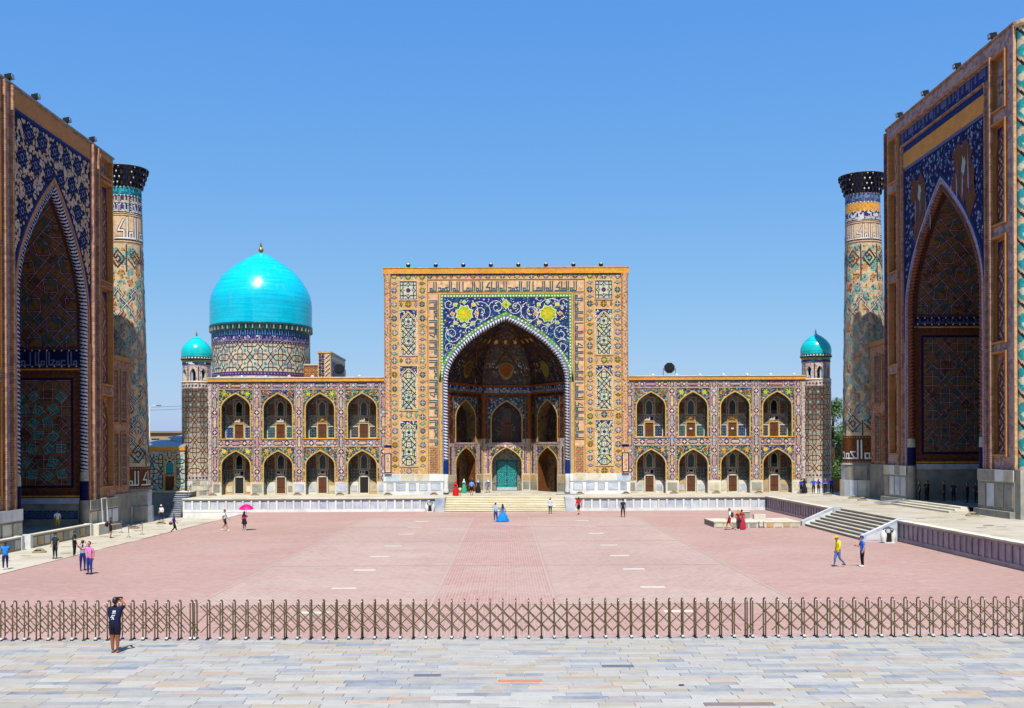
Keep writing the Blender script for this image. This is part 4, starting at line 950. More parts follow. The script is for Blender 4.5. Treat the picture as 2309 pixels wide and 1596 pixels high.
for s in (-1, 1):
    mb = MB()
    mb.poly([(s * 14.15, 124.4, 15.2), (s * 35.6, 124.4, 15.2), (s * 35.6, 137, 15.2), (s * 14.15, 137, 15.2)], 'roof_flat')
    mb.poly([(s * 35.6, 124.4, ZT), (s * 35.6, 137, ZT), (s * 35.6, 137, 15.2), (s * 35.6, 124.4, 15.2)], 'brick_front')
    mb.poly([(s * 14.15, 137, ZT), (s * 35.6, 137, ZT), (s * 35.6, 137, 15.2), (s * 14.15, 137, 15.2)], 'brick_front')
    xs = sorted([s * 14.15, s * 35.6])
    lo = min(s * (BX[0] - 2.46), s * (BX[3] + 2.46)); hi = max(s * (BX[0] - 2.46), s * (BX[3] + 2.46))
    if xs[0] < lo: srect(mb, SW, xs[0], ZT, lo, 15.2, 'wing_ground')
    if xs[1] > hi: srect(mb, SW, hi, ZT, xs[1], 15.2, 'wing_ground')
    for b in BX:
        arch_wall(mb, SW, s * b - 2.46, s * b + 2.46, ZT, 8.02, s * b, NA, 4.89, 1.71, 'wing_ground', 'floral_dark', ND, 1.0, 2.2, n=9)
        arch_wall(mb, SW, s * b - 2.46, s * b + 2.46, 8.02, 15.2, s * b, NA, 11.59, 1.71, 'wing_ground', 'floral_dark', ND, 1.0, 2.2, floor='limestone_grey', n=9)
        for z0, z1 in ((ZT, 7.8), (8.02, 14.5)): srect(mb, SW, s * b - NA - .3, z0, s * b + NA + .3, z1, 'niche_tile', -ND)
    mb.build('wing_wall', tk)
    xa, xb = sorted((s * 14.3, s * 34.9))
    mb = MB(); mould(mb, SW, xa, 14.72, xb, 15.14, 'cornice_gold', -0.4, 0.14); mould(mb, SW, xa, 15.14, xb, 15.24, 'limestone', -0.6, 0.2); mould(mb, SW, xa, 14.64, xb, 14.72, 'ink', -0.1, 0.05); mb.build('cornice', tk)
    for z0, z1 in ((13.93, 14.6), (7.12, 7.96)):
        for k in range(4):
            u0, u1 = sorted((s * (PX[k] + 0.42), s * (PX[k + 1] - 0.42)))
            mb = MB(); cartouche(mb, SW, u0, z0, u1, z1, False); mb.build('tile_strip', tk)
    for k, x in enumerate(PX):
        mb = MB(); cartouche(mb, SW, s * x - 0.4, 3.05, s * x + 0.4, 14.6, True); mb.build('tile_strip', tk)
    for k, b in enumerate(BX):
        x = s * b
        for st, (vb, vsp) in enumerate(((3.0, 4.89), (8.02, 11.59))):
            rise = 1.71; top = vsp + rise + 0.5
            # spandrel mosaic
            mb = MB(); A = arch_pts(x, NA + 0.14, vsp, rise + 0.17, 1.0, 2.2, n=9); pal = PAL[(k + 2 * st + (0 if s < 0 else 1)) % 5]
            srect(mb, SW, x - 1.98, vb, x - NA - .14, top, 'floral_dark', 0.008); srect(mb, SW, x + NA + .14, vb, x + 1.98, top, 'floral_dark', 0.008)
            for (x0, y0), (x1, y1) in zip(A[:-1], A[1:]): mb.poly([SW(x0, y0, 0.008), SW(x1, y1, 0.008), SW(x1, top, 0.008), SW(x0, top, 0.008)], 'floral_dark')
            i_ = lambda u, v: abs(u - x) < 1.9 and v < top - 0.1 and (abs(u - x) > NA + .25 or v > vsp + arch_y((u - x) / (NA + .25), rise + .3, 1.0, 2.2))
            scatter(mb, SW, x - 1.9, vsp - 0.4, x + 1.9, top, 150, pal, 0.04, 0.1, 0.016, i_)
            scatter(mb, SW, x - 1.93, vb, x + 1.93, vsp, 60, ['gold_trim', 'yellow', 'olive_tile', 'ochre'], 0.06, 0.1, 0.016, lambda u, v: abs(u - x) > NA + .2)
            for e in (-1, 1):
                if (k + st) % 2: sdisc(mb, SW, x + e * 1.4, top - 0.5, 0.3, 'ivory', 0.028, 8, 0.22); sdisc(mb, SW, x + e * 1.4, top - 0.5, 0.25, 'rust' if k != 3 else 'yellow', 0.036, 8, 0.22)
                else: sdisc(mb, SW, x + e * 1.35, top - 0.5, 0.42, 'lime' if k % 2 else 'ochre', 0.03, 6, 0.16)
            mb.build('spandrel_mosaic', tk)
            mb = MB(); arch_band(mb, SW, x, NA, vb, vsp, rise, 0.15, 'gold_trim', -0.02, 0.06, 1.0, 2.2, n=9)
            frame3(mb, SW, x - 2.04, vb - 0.02, x + 2.04, top + 0.06, 0.08, 'tan', 0, 0.045)
            if st: mould(mb, SW, x - 1.98, 7.98, x + 1.98, 8.1, 'ochre', 0, 0.08)
            mb.build('arch_trim', tk)
            # niche back: dado, door with frame, name plaque, window
            B = lambda u, v, d: SW(u, v, d - ND); zf = ZT if st == 0 else 8.02
            dh = 2.0 if st == 0 else 1.75
            mb = MB()
            if st: 
                for a, b_ in ((-1.6, -0.62), (0.62, 1.6)):
                    frame(mb, B, x + a, zf + 0.1, x + b_, zf + 1.5, 0.07, 'white_tile', 0.012); strap(mb, B, x + a + .08, zf + .18, x + b_ - .08, zf + 1.42, 0.62, 0.62, 0.06, ['plum', 'navy', 'teal_dark', 'cobalt'][(k + (s > 0)) % 4], 0.016, dots=['mint', 'aqua'])
                srect(mb, B, x - 1.6, zf, x + 1.6, zf + 0.1, 'ochre', 0.012)
            else:
                for a, b_ in ((-1.66, -0.62), (0.62, 1.66)): strap(mb, B, x + a + .05, zf + 1.75, x + b_ - .05, zf + 3.4, 0.7, 0.7, 0.06, 'plum', 0.016, dots=['aqua', 'mint'])
            for a, b_ in ((-1.5, -0.72), (0.72, 1.5)): strap(mb, B, x + a, zf + dh + 1.1, x + b_, zf + dh + 2.4, 0.5, 0.5, 0.05, 'brown_tile', 0.016)
            mb.build('niche_tilework', tk)
            mb = MB(); mframe(mb, B, x - 0.62, zf, x + 0.62, zf + dh + 0.14, 0.13, 'gold_trim' if st else 'limestone', 0, 0.1)
            openleaf = (st == 0 and ((s < 0 and k in (0, 3))))
            srect(mb, B, x - 0.5, zf, x + 0.5, zf + dh, 'dark_opening' if openleaf else 'door_wood', 0.03); dr = mb.build('door', tk)
            if not openleaf:
                for e in (-1, 1):
                    for z0, z1 in ((0.15, 0.75), (0.85, dh - 0.12)):
                        mb = MB(); u0 = x + (0.05 if e > 0 else -0.45); mould(mb, B, u0, zf + z0, u0 + 0.4, zf + z1, 'door_panel', 0.03, 0.055); mb.build('door_panel', dr)
            if s > 0 and st and k in (1, 2): mb = MB(); mould(mb, B, x - 0.16, zf + 0.95, x + 0.16, zf + 1.12, 'white_paint', 0.05, 0.08); mb.build('notice', dr)
            mb = MB(); pm = ('ochre' if (st and ((s < 0 and k == 1) or (s > 0 and k in (1, 2)))) else 'plum' if st and (s < 0 and k in (0, 3)) else 'navy')
            mould(mb, B, x - 0.58, zf + dh + 0.22, x + 0.58, zf + dh + 0.78, 'pale_tan', 0, 0.04); srect(mb, B, x - 0.5, zf + dh + 0.28, x + 0.5, zf + dh + 0.72, pm, 0.05)
            kufic(mb, B, x - 0.5, zf + dh + 0.3, 1.0, 0.4, 'ink' if pm == 'ochre' else 'white_tile', 0.056, 0.9, words=['lillah', 'lillah', 'hamd'], start=k); mb.build('plaque', tk)
            zw = zf + dh + 0.95; mb = MB(); A = arch_pts(x, 0.36, zw + 1.25, 0.5, n=5); P = [(x - 0.36, zw)] + A + [(x + 0.36, zw)]
            spoly(mb, B, P, 'window_glass', 0.02); arch_band(mb, B, x, 0.36, zw, zw + 1.25, 0.5, 0.1, 'pale_tan', 0, 0.07, n=5); mframe(mb, B, x - 0.72, zw - .05, x + 0.72, zw + 2.3 if not st else zw + 2.1, 0.1, 'tan', 0, 0.04); wd_ = mb.build('window', tk)
            mb = MB(); strap(mb, B, x - 0.33, zw + 0.02, x + 0.33, zw + 0.5, 0.33, 0.33, 0.03, 'teal_dark', 0.03); mb.build('window_lattice', wd_)
        # stone socle blocks of the wing, on both sides of the lower niche
    for k, x in enumerate(PX):
        u0, u1 = s * x - 0.76, s * x + 0.76
        if k == 0: u0, u1 = (u0, u1 - 0.55) if s < 0 else (u0 + 0.55, u1)
        if k == 4: u0, u1 = (u0 + 0.4, u1) if s < 0 else (u0, u1 - 0.4)
        mb = MB(); mould(mb, SW, u0, ZT, u1, 3.0, 'limestone', -0.02, 0.09); soc = mb.build('stone_socle', tk)
        mb = MB(); mould(mb, SW, u0 + 0.2, ZT + 0.35, u1 - 0.2, 2.75, R.choice(['limestone_grey', 'marble_panel', 'limestone']), 0.08, 0.12); mb.build('stone_block', soc)
        for e in (-1, 1):
            if (k == 0 and e == -s) or (k == 4 and e == s): continue
            B = lambda u, v, d: SW(u, v, d - ND); c = s * x + e * (0.78 + 0.0)
            a, b_ = sorted((c, c + e * 1.0))
            mb = MB(); mould(mb, B, a, ZT, b_, 2.95, R.choice(['limestone', 'limestone', 'gold_stone']), 0.0, 0.06); mb.build('stone_block', soc)
            mb = MB(); mould(mb, B, a + 0.15, ZT + 0.3, b_ - 0.15, 2.5, R.choice(['limestone_grey', 'marble_panel', 'limestone']), 0.06, 0.09); mb.build('stone_block', soc)
# --- corner towers with small domes
def corner_tower(cx, cy):
    t = thing('tower', '', None); t.parent = tk; t.matrix_parent_inverse = world_of(tk).inverted(); del t['label']
    t.location = (cx, cy, ZT)
    mb = MB(); mb.lathe([(1.7, 3.2), (1.7, 14.6), (1.76, 14.62), (1.76, 14.8), (1.6, 14.82)], 'shaft_ground', (cx, cy), 32); mb.build('shaft', t, True)
    S = cyl(cx, cy, lambda z: 1.7, 1.7)
    mb = MB(); strap(mb, S, -3.2, 3.9, 3.2, 13.9, 1.78, 2.36, 0.07, 'plum', 0.01, 0.35, dots=['turquoise', 'aqua', 'aqua', 'tan'], uo=0.2, vo=4.4)
    for z in (3.25, 13.95): srect(mb, S, -3.4, z, 3.4, z + 0.6, 'wing_ground', 0.006, 0.3); [sdisc(mb, S, -3.2 + q * 0.4, z + 0.3, 0.15, 'plum' if q % 2 else 'teal_dark', 0.014, 4) for q in range(17)]
    mb.build('strapwork', t)
    for row in range(3):
        z0, z1 = ZT + row * 0.57, ZT + (row + 1) * 0.57 - 0.015; n = 14
        for q in range(n):
            a0 = -PI + 2 * PI * (q + 0.5 * (row % 2)) / n; a1 = a0 + 2 * PI / n - 0.012
            if abs((a0 + a1) / 2) > 2.0 and abs((a0 + a1) / 2 - 2 * PI) > 2.0: continue
            rr = 1.76 + R.uniform(0, 0.05); mb = MB(); pts = []
            for i in range(4):
                a = a0 + (a1 - a0) * i / 3; pts.append((cx + rr * math.sin(a), cy - rr * math.cos(a)))
            m_ = R.choice(['limestone', 'limestone', 'limestone', 'marble_white', 'limestone_grey'])
            for p, q_ in zip(pts[:-1], pts[1:]): mb.poly([(*p, z0), (*q_, z0), (*q_, z1), (*p, z1)], m_)
            mb.poly([(*p, z1) for p in pts] + [(cx + 1.5 * math.sin(a1), cy - 1.5 * math.cos(a1), z1), (cx + 1.5 * math.sin(a0), cy - 1.5 * math.cos(a0), z1)], m_)
            for p in (pts[0], pts[-1]): mb.poly([(*p, z0), (cx + (p[0] - cx) * .85, cy + (p[1] - cy) * .85, z0), (cx + (p[0] - cx) * .85, cy + (p[1] - cy) * .85, z1), (*p, z1)], m_)
            mb.build('stone_block', t)
    mb = MB(); mb.lathe([(1.7, ZT), (1.7, 3.2)], 'limestone_grey', (cx, cy), 24); mb.build('base', t)
    mb = MB(); S = cyl(cx, cy, lambda z: 1.58, 1.58); P = 2 * PI * 1.58 / 8
    for q in range(8):
        u = (q + 0.0) * P; arch_wall(mb, S, u - P / 2, u + P / 2, 14.8, 16.7, u, 0.32, 15.75, 0.55, 'wing_ground', 'limestone', 0.32, n=4)
        sline(mb, S, [(u - P / 2 + .02, 14.85), (u - P / 2 + .02, 16.5)], 0.12, 'plum', 0.006)
    mb.lathe([(1.26, 14.8), (1.26, 16.7)], 'limestone', (cx, cy), 0 or 8) if False else None
    mb.lathe([(1.2, 16.62), (1.6, 16.7), (1.62, 17.1), (1.72, 17.3)], 'shaft_ground', (cx, cy), 32)
    mb.lathe([(1.63, 17.08), (1.73, 17.3)], 'leaf_green', (cx, cy), 32); mb.build('lantern', t)
    mb = MB(); mb.lathe([(1.76, 17.3), (1.82, 17.42), (1.8, 17.62), (1.76, 17.64)], 'navy', (cx, cy), 32)
    S = cyl(cx, cy, lambda z: 1.82, 1.82)
    for q in range(32): spoly(mb, S, [(q * 0.357 - .16, 17.44), (q * 0.357 + .16, 17.44), (q * 0.357, 17.62)], 'white_tile', 0.01)
    srect(mb, cyl(cx, cy, lambda z: 1.62, 1.62), -5, 16.72, 5, 17.02, 'band_blue', 0.02, 0.3); mb.build('dome_band', t)
    mb = MB(); mb.lathe([(1.74, 17.62), (1.78, 17.9), (1.78, 18.2), (1.7, 18.6), (1.5, 19.0), (1.2, 19.35), (0.8, 19.7), (0.4, 19.95), (0.1, 20.15), (0.04, 20.2)], 'dome_teal', (cx, cy), 32); dm = mb.build('dome', t, True)
    mb = MB(); mb.lathe([(0.03, 20.15), (0.14, 20.28), (0.05, 20.42), (0.09, 20.52), (0.02, 20.62), (0.01, 20.85)], 'brass', (cx, cy), 8); mb.build('finial', dm, True)
    return t
corner_tower(-36.4, 125.2); corner_tower(36.4, 125.2)
# --- great dome
DX, DY = -31.5, 137.0
mb = MB(); mb.lathe([(6.3, 15.2), (6.18, 15.9), (6.18, 21.3), (6.2, 21.5)], 'drum_ground', (DX, DY), 64); drum = mb.build('drum', tk, True)
S = cyl(DX, DY, lambda z: 6.18, 6.18)
mb = MB(); strap(mb, S, -8.6, 16.55, 8.6, 19.8, 2.5, 3.25, 0.09, 'plum', 0.01, 0.5, dots=['aqua', 'turquoise', 'turquoise', 'aqua'], vo=16.6)
for k in range(-4, 5):
    sdisc(mb, S, k * 2.5 + 1.25, 18.2, 0.55, 'pale_tan', 0.006, 4); sdisc(mb, S, k * 2.5 + 1.25, 18.2, 0.2, 'turquoise', 0.02, 4)
mb.build('strapwork', drum)
for z0, z1, m_ in ((15.95, 16.45, 'purple'), (19.9, 20.15, 'plum'), (20.15, 20.85, 'band_blue'), (20.85, 21.5, 'cobalt')):
    mb = MB(); srect(mb, S, -9.4, z0, 9.4, z1, m_, 0.012, 0.5)
    if m_ == 'band_blue': kufic(mb, S, -8.5, z0 + 0.05, 17, 0.6, 'lilac', 0.022, 0.7, seg=0.5)
    if m_ == 'cobalt':
        for q in range(60): srect(mb, S, -9.0 + q * 0.3, z0 + 0.1, -9.0 + q * 0.3 + 0.1, z1, 'blue_grey' if q % 3 else 'turquoise', 0.022)
    if m_ in ('purple', 'plum'):
        for q in range(44): sdisc(mb, S, -8.6 + q * 0.4, (z0 + z1) / 2, 0.1, 'grey_tile', 0.022, 4)
    mb.build('tile_band', drum)
mb = MB(); mb.lathe([(6.2, 21.5), (6.24, 21.6), (6.3, 21.9), (6.44, 22.25), (6.5, 22.3), (6.5, 22.5), (6.42, 22.55)], 'teal_dark', (DX, DY), 64)
for q in range(96):
    a = 2 * PI * q / 96; c_, s_ = math.cos(a), math.sin(a)
    mb.obox((DX + 6.4 * s_, DY - 6.4 * c_, 21.95), (0.07 * c_, 0.07 * s_, 0), (0.1 * s_, -0.1 * c_, 0), (0, 0, 0.22), 'grey_tile' if q % 2 else 'teal_dark')
mb.build('stalactite_cornice', tk)
prof = [(6.42, 22.5), (6.43, 23.6), (6.44, 25.28), (6.38, 25.9), (6.25, 26.5), (5.85, 27.45), (5.45, 28.1), (5.1, 28.67), (4.55, 29.3), (4.0, 29.8), (3.4, 30.3), (2.75, 30.75), (2.1, 31.15), (1.4, 31.55), (0.8, 31.85), (0.35, 32.05), (0.1, 32.15)]
mb = MB(); mb.lathe(prof, 'dome_turquoise', (DX, DY), 96); dome = mb.build('dome', tk, True)
mb = MB(); mb.lathe([(0.1, 32.1), (0.3, 32.3), (0.33, 32.5), (0.16, 32.75), (0.08, 32.85), (0.17, 33.0), (0.06, 33.15), (0.12, 33.27), (0.03, 33.4), (0.015, 33.75)], 'brass', (DX, DY), 12); mb.build('finial', dome, True)
# --- courtyard iwan behind the left wing
mb = MB(); mb.box(-26.7, -23.7, 135, 136, 14, 17.45, 'pale_tan'); mb.box(-26.8, -23.7, 134.9, 136.1, 17.45, 17.6, 'limestone')
S = front(135.0); strap(mb, S, -26.6, 15.2, -23.8, 17.4, 0.95, 0.95, 0.1, 'rust', 0.01, dots=['ochre', 'yellow']); mb.build('lattice_wall', tk)
mb = MB(); mb.box(-23.7, -22.1, 134, 146, 14, 18.9, 'shaft_ground'); mb.box(-23.8, -22.0, 133.9, 146.1, 18.9, 19.1, 'gold_trim')
S = front(134.0); strap(mb, S, -23.6, 15.2, -22.9, 18.8, 0.7, 0.9, 0.09, 'navy', 0.01); mould(mb, S, -22.75, 15.2, -22.2, 18.8, 'pale_tan', 0, 0.1)
for q in range(6): sline(mb, S, [(-22.75, 15.4 + q * 0.55), (-22.2, 15.9 + q * 0.55)], 0.1, 'ink', 0.11)
S = lambda u, v, d: (-22.1 + d, u, v); srect(mb, S, 135.2, 15.2, 145, 18.0, 'floral_blue', 0.02); frame(mb, S, 134.6, 15.2, 145.6, 18.6, 0.35, 'pale_tan', 0.03); mb.build('courtyard_portal', tk)
# roof edge: small lamps, two octagonal reflectors on stands
for s in (-1, 1):
    for k in range(7):
        x = s * (17.2 + k * 2.75)
        if s < 0 and k in (1,): continue
        mb = MB(); mb.lathe([(0.22, 15.24), (0.26, 15.3), (0.2, 15.42), (0.08, 15.5), (0.02, 15.52)], 'lamp_glass', (x, 124.7), 10)
        o = mb.build('roof_lamp', None, True); tag(o, '%s small domed lamp from the portal on the %s wing roof edge' % (['first', 'second', 'third', 'fourth', 'fifth', 'sixth', 'seventh'][k - (1 if s < 0 and k > 1 else 0)], 'left' if s < 0 else 'right'), 'lamp', 'roof edge lamps on the %s wing' % ('left' if s < 0 else 'right'))
for x, nm in ((-19.75, 'left'), (19.3, 'right')):
    t = thing('reflector_lamp', 'black octagonal reflector lamp on the roof of the %s madrasah wing' % nm, 'lamp', (x, 126, 15.2))
    mb = MB(); c = Vector((x, 126, 16.2)); n = 8
    for r, y0, y1 in ((0.66, 125.9, 126.15), (0.35, 125.8, 125.92)):
        P = [(x + r * math.cos(PI / 8 + q * PI / 4), 16.25 + r * math.sin(PI / 8 + q * PI / 4)) for q in range(8)]
        mb.poly([(a, y0, b) for a, b in P], 'lamp_black'); mb.poly([(a, y1, b) for a, b in P], 'lamp_black')
        for a, b in zip(P, P[1:] + P[:1]): mb.poly([(a[0], y0, a[1]), (b[0], y0, b[1]), (b[0], y1, b[1]), (a[0], y1, a[1])], 'lamp_black')
    mb.build('reflector', t)
    mb = MB()
    for e in (-1, 1): mb.tube([(x + e * 0.72, 126.05, 15.2), (x + e * 0.72, 126.05, 16.25)], 0.03, 'lamp_black', 6); mb.tube([(x + e * 0.72, 126.05, 16.25), (x + e * 0.6, 126.05, 16.25)], 0.03, 'lamp_black', 6)
    mb.build('stand', t)
for k in range(8):
    x = -11.35 + k * 3.2; t = thing('floodlight', 'round black floodlight on the great portal top, number %s from the left' % ['first', 'second', 'third', 'fourth', 'fifth', 'sixth', 'seventh', 'last'][k] if False else '%s round black floodlight from the left on the central portal top' % ['first', 'second', 'third', 'fourth', 'fifth', 'sixth', 'seventh', 'eighth'][k], 'floodlight', (x, 123.8, 27.84), 'round floodlights on the central portal')
    mb = MB(); mb.ball((x, 123.8, 28.12), 0.26, 'lamp_black', 12, 8); mb.build('lamp_body', t, True)
    mb = MB(); mb.lathe([(0.12, 27.84), (0.1, 27.95)], 'lamp_black', (x, 123.8), 8); mb.build('foot', t)
    mb = MB(); mb.ball((x, 123.72, 28.22), 0.17, 'lamp_glass', 10, 6); mb.build('lens', t, True)
# ================================================================== SIDE MADRASAHS
def vault_map(sgn, X, Dc, a, vsp, rise, p=1.0, q=1.8):
    """far jamb (faces the camera) continued up the far half of the barrel vault: S(u depth, v height then arc length, d)"""
    T = [(Dc + a, vsp)]
    for i in range(1, 41):
        s = math.cos(PI / 2 * i / 40) ** 1.0; T.append((Dc + a * s, vsp + arch_y(s, rise, p, q)))
    acc = [0]
    for m, n in zip(T[:-1], T[1:]): acc.append(acc[-1] + math.hypot(n[0] - m[0], n[1] - m[1]))
    def S(u, v, d):
        x = X + sgn * u
        if v <= vsp: return (x, Dc + a - d, v)
        L = min(v - vsp, acc[-1] - 1e-6); i = max(0, next(k for k in range(1, 41) if acc[k] >= L) - 1)
        f = (L - acc[i]) / (acc[i + 1] - acc[i]); m, n = T[i], T[i + 1]
        ty, tz = n[0] - m[0], n[1] - m[1]; LL = math.hypot(ty, tz); ny, nz = -tz / LL, ty / LL
        if ny > 0: ny, nz = -ny, -nz
        return (x, m[0] + ty * f + ny * d, m[1] + tz * f + nz * d)
    return S, acc[-1]
def kblock(mb, S, u, v, size, rot, mat, d, word='comb', seg=0.5):
    st, adv = KUF[word]; un = size / 6; c, s_ = math.cos(rot), math.sin(rot)
    for line in st:
        pts = []
        for a, b in line:
            a, b = (a - adv / 2 + .4) * un, (b - 3) * un; pts.append((u + a * c - b * s_, v + a * s_ + b * c))
        sline(mb, S, pts, un * 0.8, mat, d, seg)
def recess(mb, S, ua, va, ub, vb, dep, side, back):
    P = [(ua, va), (ub, va), (ub, vb), (ua, vb)]; mb.poly([S(*q, -dep) for q in P], back)
    for m, n in zip(P, P[1:] + P[:1]): mb.poly([S(*m, 0), S(*n, 0), S(*n, -dep), S(*m, -dep)], side)
def pier(mb, S, u0, u1, v0, v1, pu0, pu1, holes, mat, side, back, dep=0.35):
    srect(mb, S, u0, v0, pu0, v1, mat); srect(mb, S, pu1, v0, u1, v1, mat); z = v0
    for a, b in holes:
        srect(mb, S, pu0, z, pu1, a, mat); recess(mb, S, pu0, a, pu1, b, dep, side, back); z = b
    srect(mb, S, pu0, z, pu1, v1, mat)

def side_madrasah(t, sgn, X, D0, D1, Dc, a, vsp, rise, z0, zs, ztop, holes, inner, mats, zi, style):
    S = (lambda u, v, d: (X - sgn * d, u, v)); DEP = 8.5; TH = 11.0
    e0, e1 = Dc - a - 1.0, Dc + a + 1.0
    mb = MB(); arch_wall(mb, S, e0, e1, z0, ztop, Dc, a, vsp, rise, mats['wall'], 'jamb_ground', DEP, 1.0, 1.8, n=20)
    for (u0, u1, pu) in ((e1, D1, inner), (D0, e0, tuple(2 * Dc - q for q in inner[::-1]))):
        pier(mb, S, u0, u1, z0, ztop, pu[0], pu[1], holes, mats['wall'], mats['edge'], mats['panel'])
    srect(mb, S, Dc - a - .5, z0, Dc + a + .5, vsp + rise + .5, 'jamb_ground', -DEP)
    mb.poly([(X, D1, z0), (X + sgn * TH, D1, z0), (X + sgn * TH, D1, ztop), (X, D1, ztop)], mats['wall'])
    mb.poly([(X, D0, z0), (X + sgn * TH, D0, z0), (X + sgn * TH, D0, ztop), (X, D0, ztop)], 'brick_front')
    mb.poly([(X, D0, ztop), (X, D1, ztop), (X + sgn * TH, D1, ztop), (X + sgn * TH, D0, ztop)], 'roof_flat')
    mb.poly([(X + sgn * TH, D0, z0), (X + sgn * TH, D1, z0), (X + sgn * TH, D1, ztop), (X + sgn * TH, D0, ztop)], 'brick_brown')
    mb.build('portal_wall', t)
    mb = MB(); mb.poly([S(Dc - a, zi, 0.3), S(Dc + a, zi, 0.3), S(Dc + a, zi, -DEP), S(Dc - a, zi, -DEP)], 'limestone_grey'); mb.build('portal_floor', t)
    # stone socle of the piers, with blocks
    for (u0, u1) in ((Dc + a + 0.05, D1 + 0.25), (D0 - 0.25, Dc - a - 0.05)):
        mb = MB(); mould(mb, S, u0, z0, u1, zs, 'limestone_grey', -0.3, 0.25); mould(mb, S, u0 - .05, z0, u1 + .05, z0 + 0.5, 'limestone_grey', -0.3, 0.6); mould(mb, S, u0, zs - 0.9, u1, zs, 'limestone', -.3, 0.29); soc = mb.build('stone_socle', t)
        n = 4; w_ = (u1 - u0) / n
        for k in range(n):
            mb = MB(); mould(mb, S, u0 + k * w_ + 0.15, z0 + 0.75, u0 + (k + 1) * w_ - 0.15, zs - 1.05, R.choice(['limestone', 'limestone_grey', 'marble_panel']), 0.2, 0.3 + J()); mb.build('stone_block', soc)
            mb = MB(); mould(mb, S, u0 + k * w_ + 0.01, zs - .85, u0 + (k + 1) * w_ - 0.01, zs - .04, R.choice(['limestone', 'marble_white', 'limestone_grey']), 0.2, 0.32 + J()); mb.build('stone_block', soc)
    # mosaic filling of the recessed panels
    Bk = lambda u, v, d: S(u, v, d - 0.35)
    for pu in (inner, tuple(2 * Dc - q for q in inner[::-1])):
        for k, (va, vb) in enumerate(holes):
            mb = MB(); uc = (pu[0] + pu[1]) / 2; w_ = (pu[1] - pu[0]) / 2 - 0.12
            if k < len(holes) - 1:
                aw = w_ - 0.12; rs = 1.7; v_s = vb - 0.35 - rs; srect(mb, Bk, uc - w_, va + .1, uc + w_, vb - .1, 'cobalt' if k else mats['wall'], 0.01)
                A = arch_pts(uc, aw, v_s, rs, 1.0, 1.7, 7)
                for (x0, y0), (x1, y1) in zip(A[:-1], A[1:]): mb.poly([Bk(x0, va + .2, 0.02), Bk(x1, va + .2, 0.02), Bk(x1, y1, 0.02), Bk(x0, y0, 0.02)], mats['panelfill'])
                ins_ = lambda u, v: abs(u - uc) < aw and v < v_s + arch_y((u - uc) / aw, rs, 1.0, 1.7) - .1
                strap(mb, Bk, uc - aw, va + 0.25, uc + aw, vb - 0.4, 2 * aw, 2 * aw * (1.2 if k % 2 else 0.9), 0.13, 'plum', 0.026, inside=ins_, w_=0.17, dl=0.15, uo=uc, vo=va + k)
                arch_band(mb, Bk, uc, aw - 0.05, va + .2, v_s, rs - .05, 0.16, 'rust', 0.03, 0.08, n=7)
            else:
                srect(mb, Bk, uc - w_, va + .1, uc + w_, vb - .1, mats['panelfill'], 0.01); star8(mb, Bk, uc, (va + vb) / 2, w_ * 0.9, 'plum', mats['panelfill'], 'cobalt', 'plum', 0.02)
            mframe(mb, Bk, uc - w_ - .1, va + .02, uc + w_ + .1, vb - .02, 0.14, mats['edge'], 0, 0.06); mb.build('tile_panel', t)
            mb = MB(); mframe(mb, S, pu[0] - .16, va - .16, pu[1] + .16, vb + .16, 0.15, mats['edge'], 0, 0.2); mb.build('panel_moulding', t)
    # rope moulding of the arch
    P = [(Dc - a - 0.05, zs)] + arch_pts(Dc, a + 0.05, vsp, rise + 0.1, 1.0, 1.8, 20) + [(Dc + a + 0.05, zs)]
    mb = MB(); rope(mb, S, P, 0.31, -0.24, mats['rope'], 0.32, 12, step=0.055); mb.build('rope_moulding', t, True)
    for u in (Dc - a - 0.05, Dc + a + 0.05):
        mb = MB(); x = X + sgn * 0.24; mb.lathe([(0.42, z0), (0.42, zs - .9), (0.46, zs - .8), (0.4, zs - .4), (0.44, zs)], 'limestone_grey', (x, u), 14); mb.lathe([(0.38, zs + .0), (0.38, zs + 1.7)], 'navy', (x, u), 14); mb.lathe([(0.38, zs + 1.7), (0.36, zs + 2.5)], 'grey_tile', (x, u), 14); mb.build('column_base', t, True)
    mb = MB(); arch_band(mb, S, Dc, a + 0.5, zs, vsp, rise + 0.65, 0.22, mats['arch_edge'], 0, 0.06, 1.0, 1.8, 20); arch_band(mb, S, Dc, a + 0.74, vsp - 4, vsp, rise + 0.95, 0.25, 'cobalt', 0, 0.03, 1.0, 1.8, 20, legs=False); mb.build('arch_edging', t)
    return S
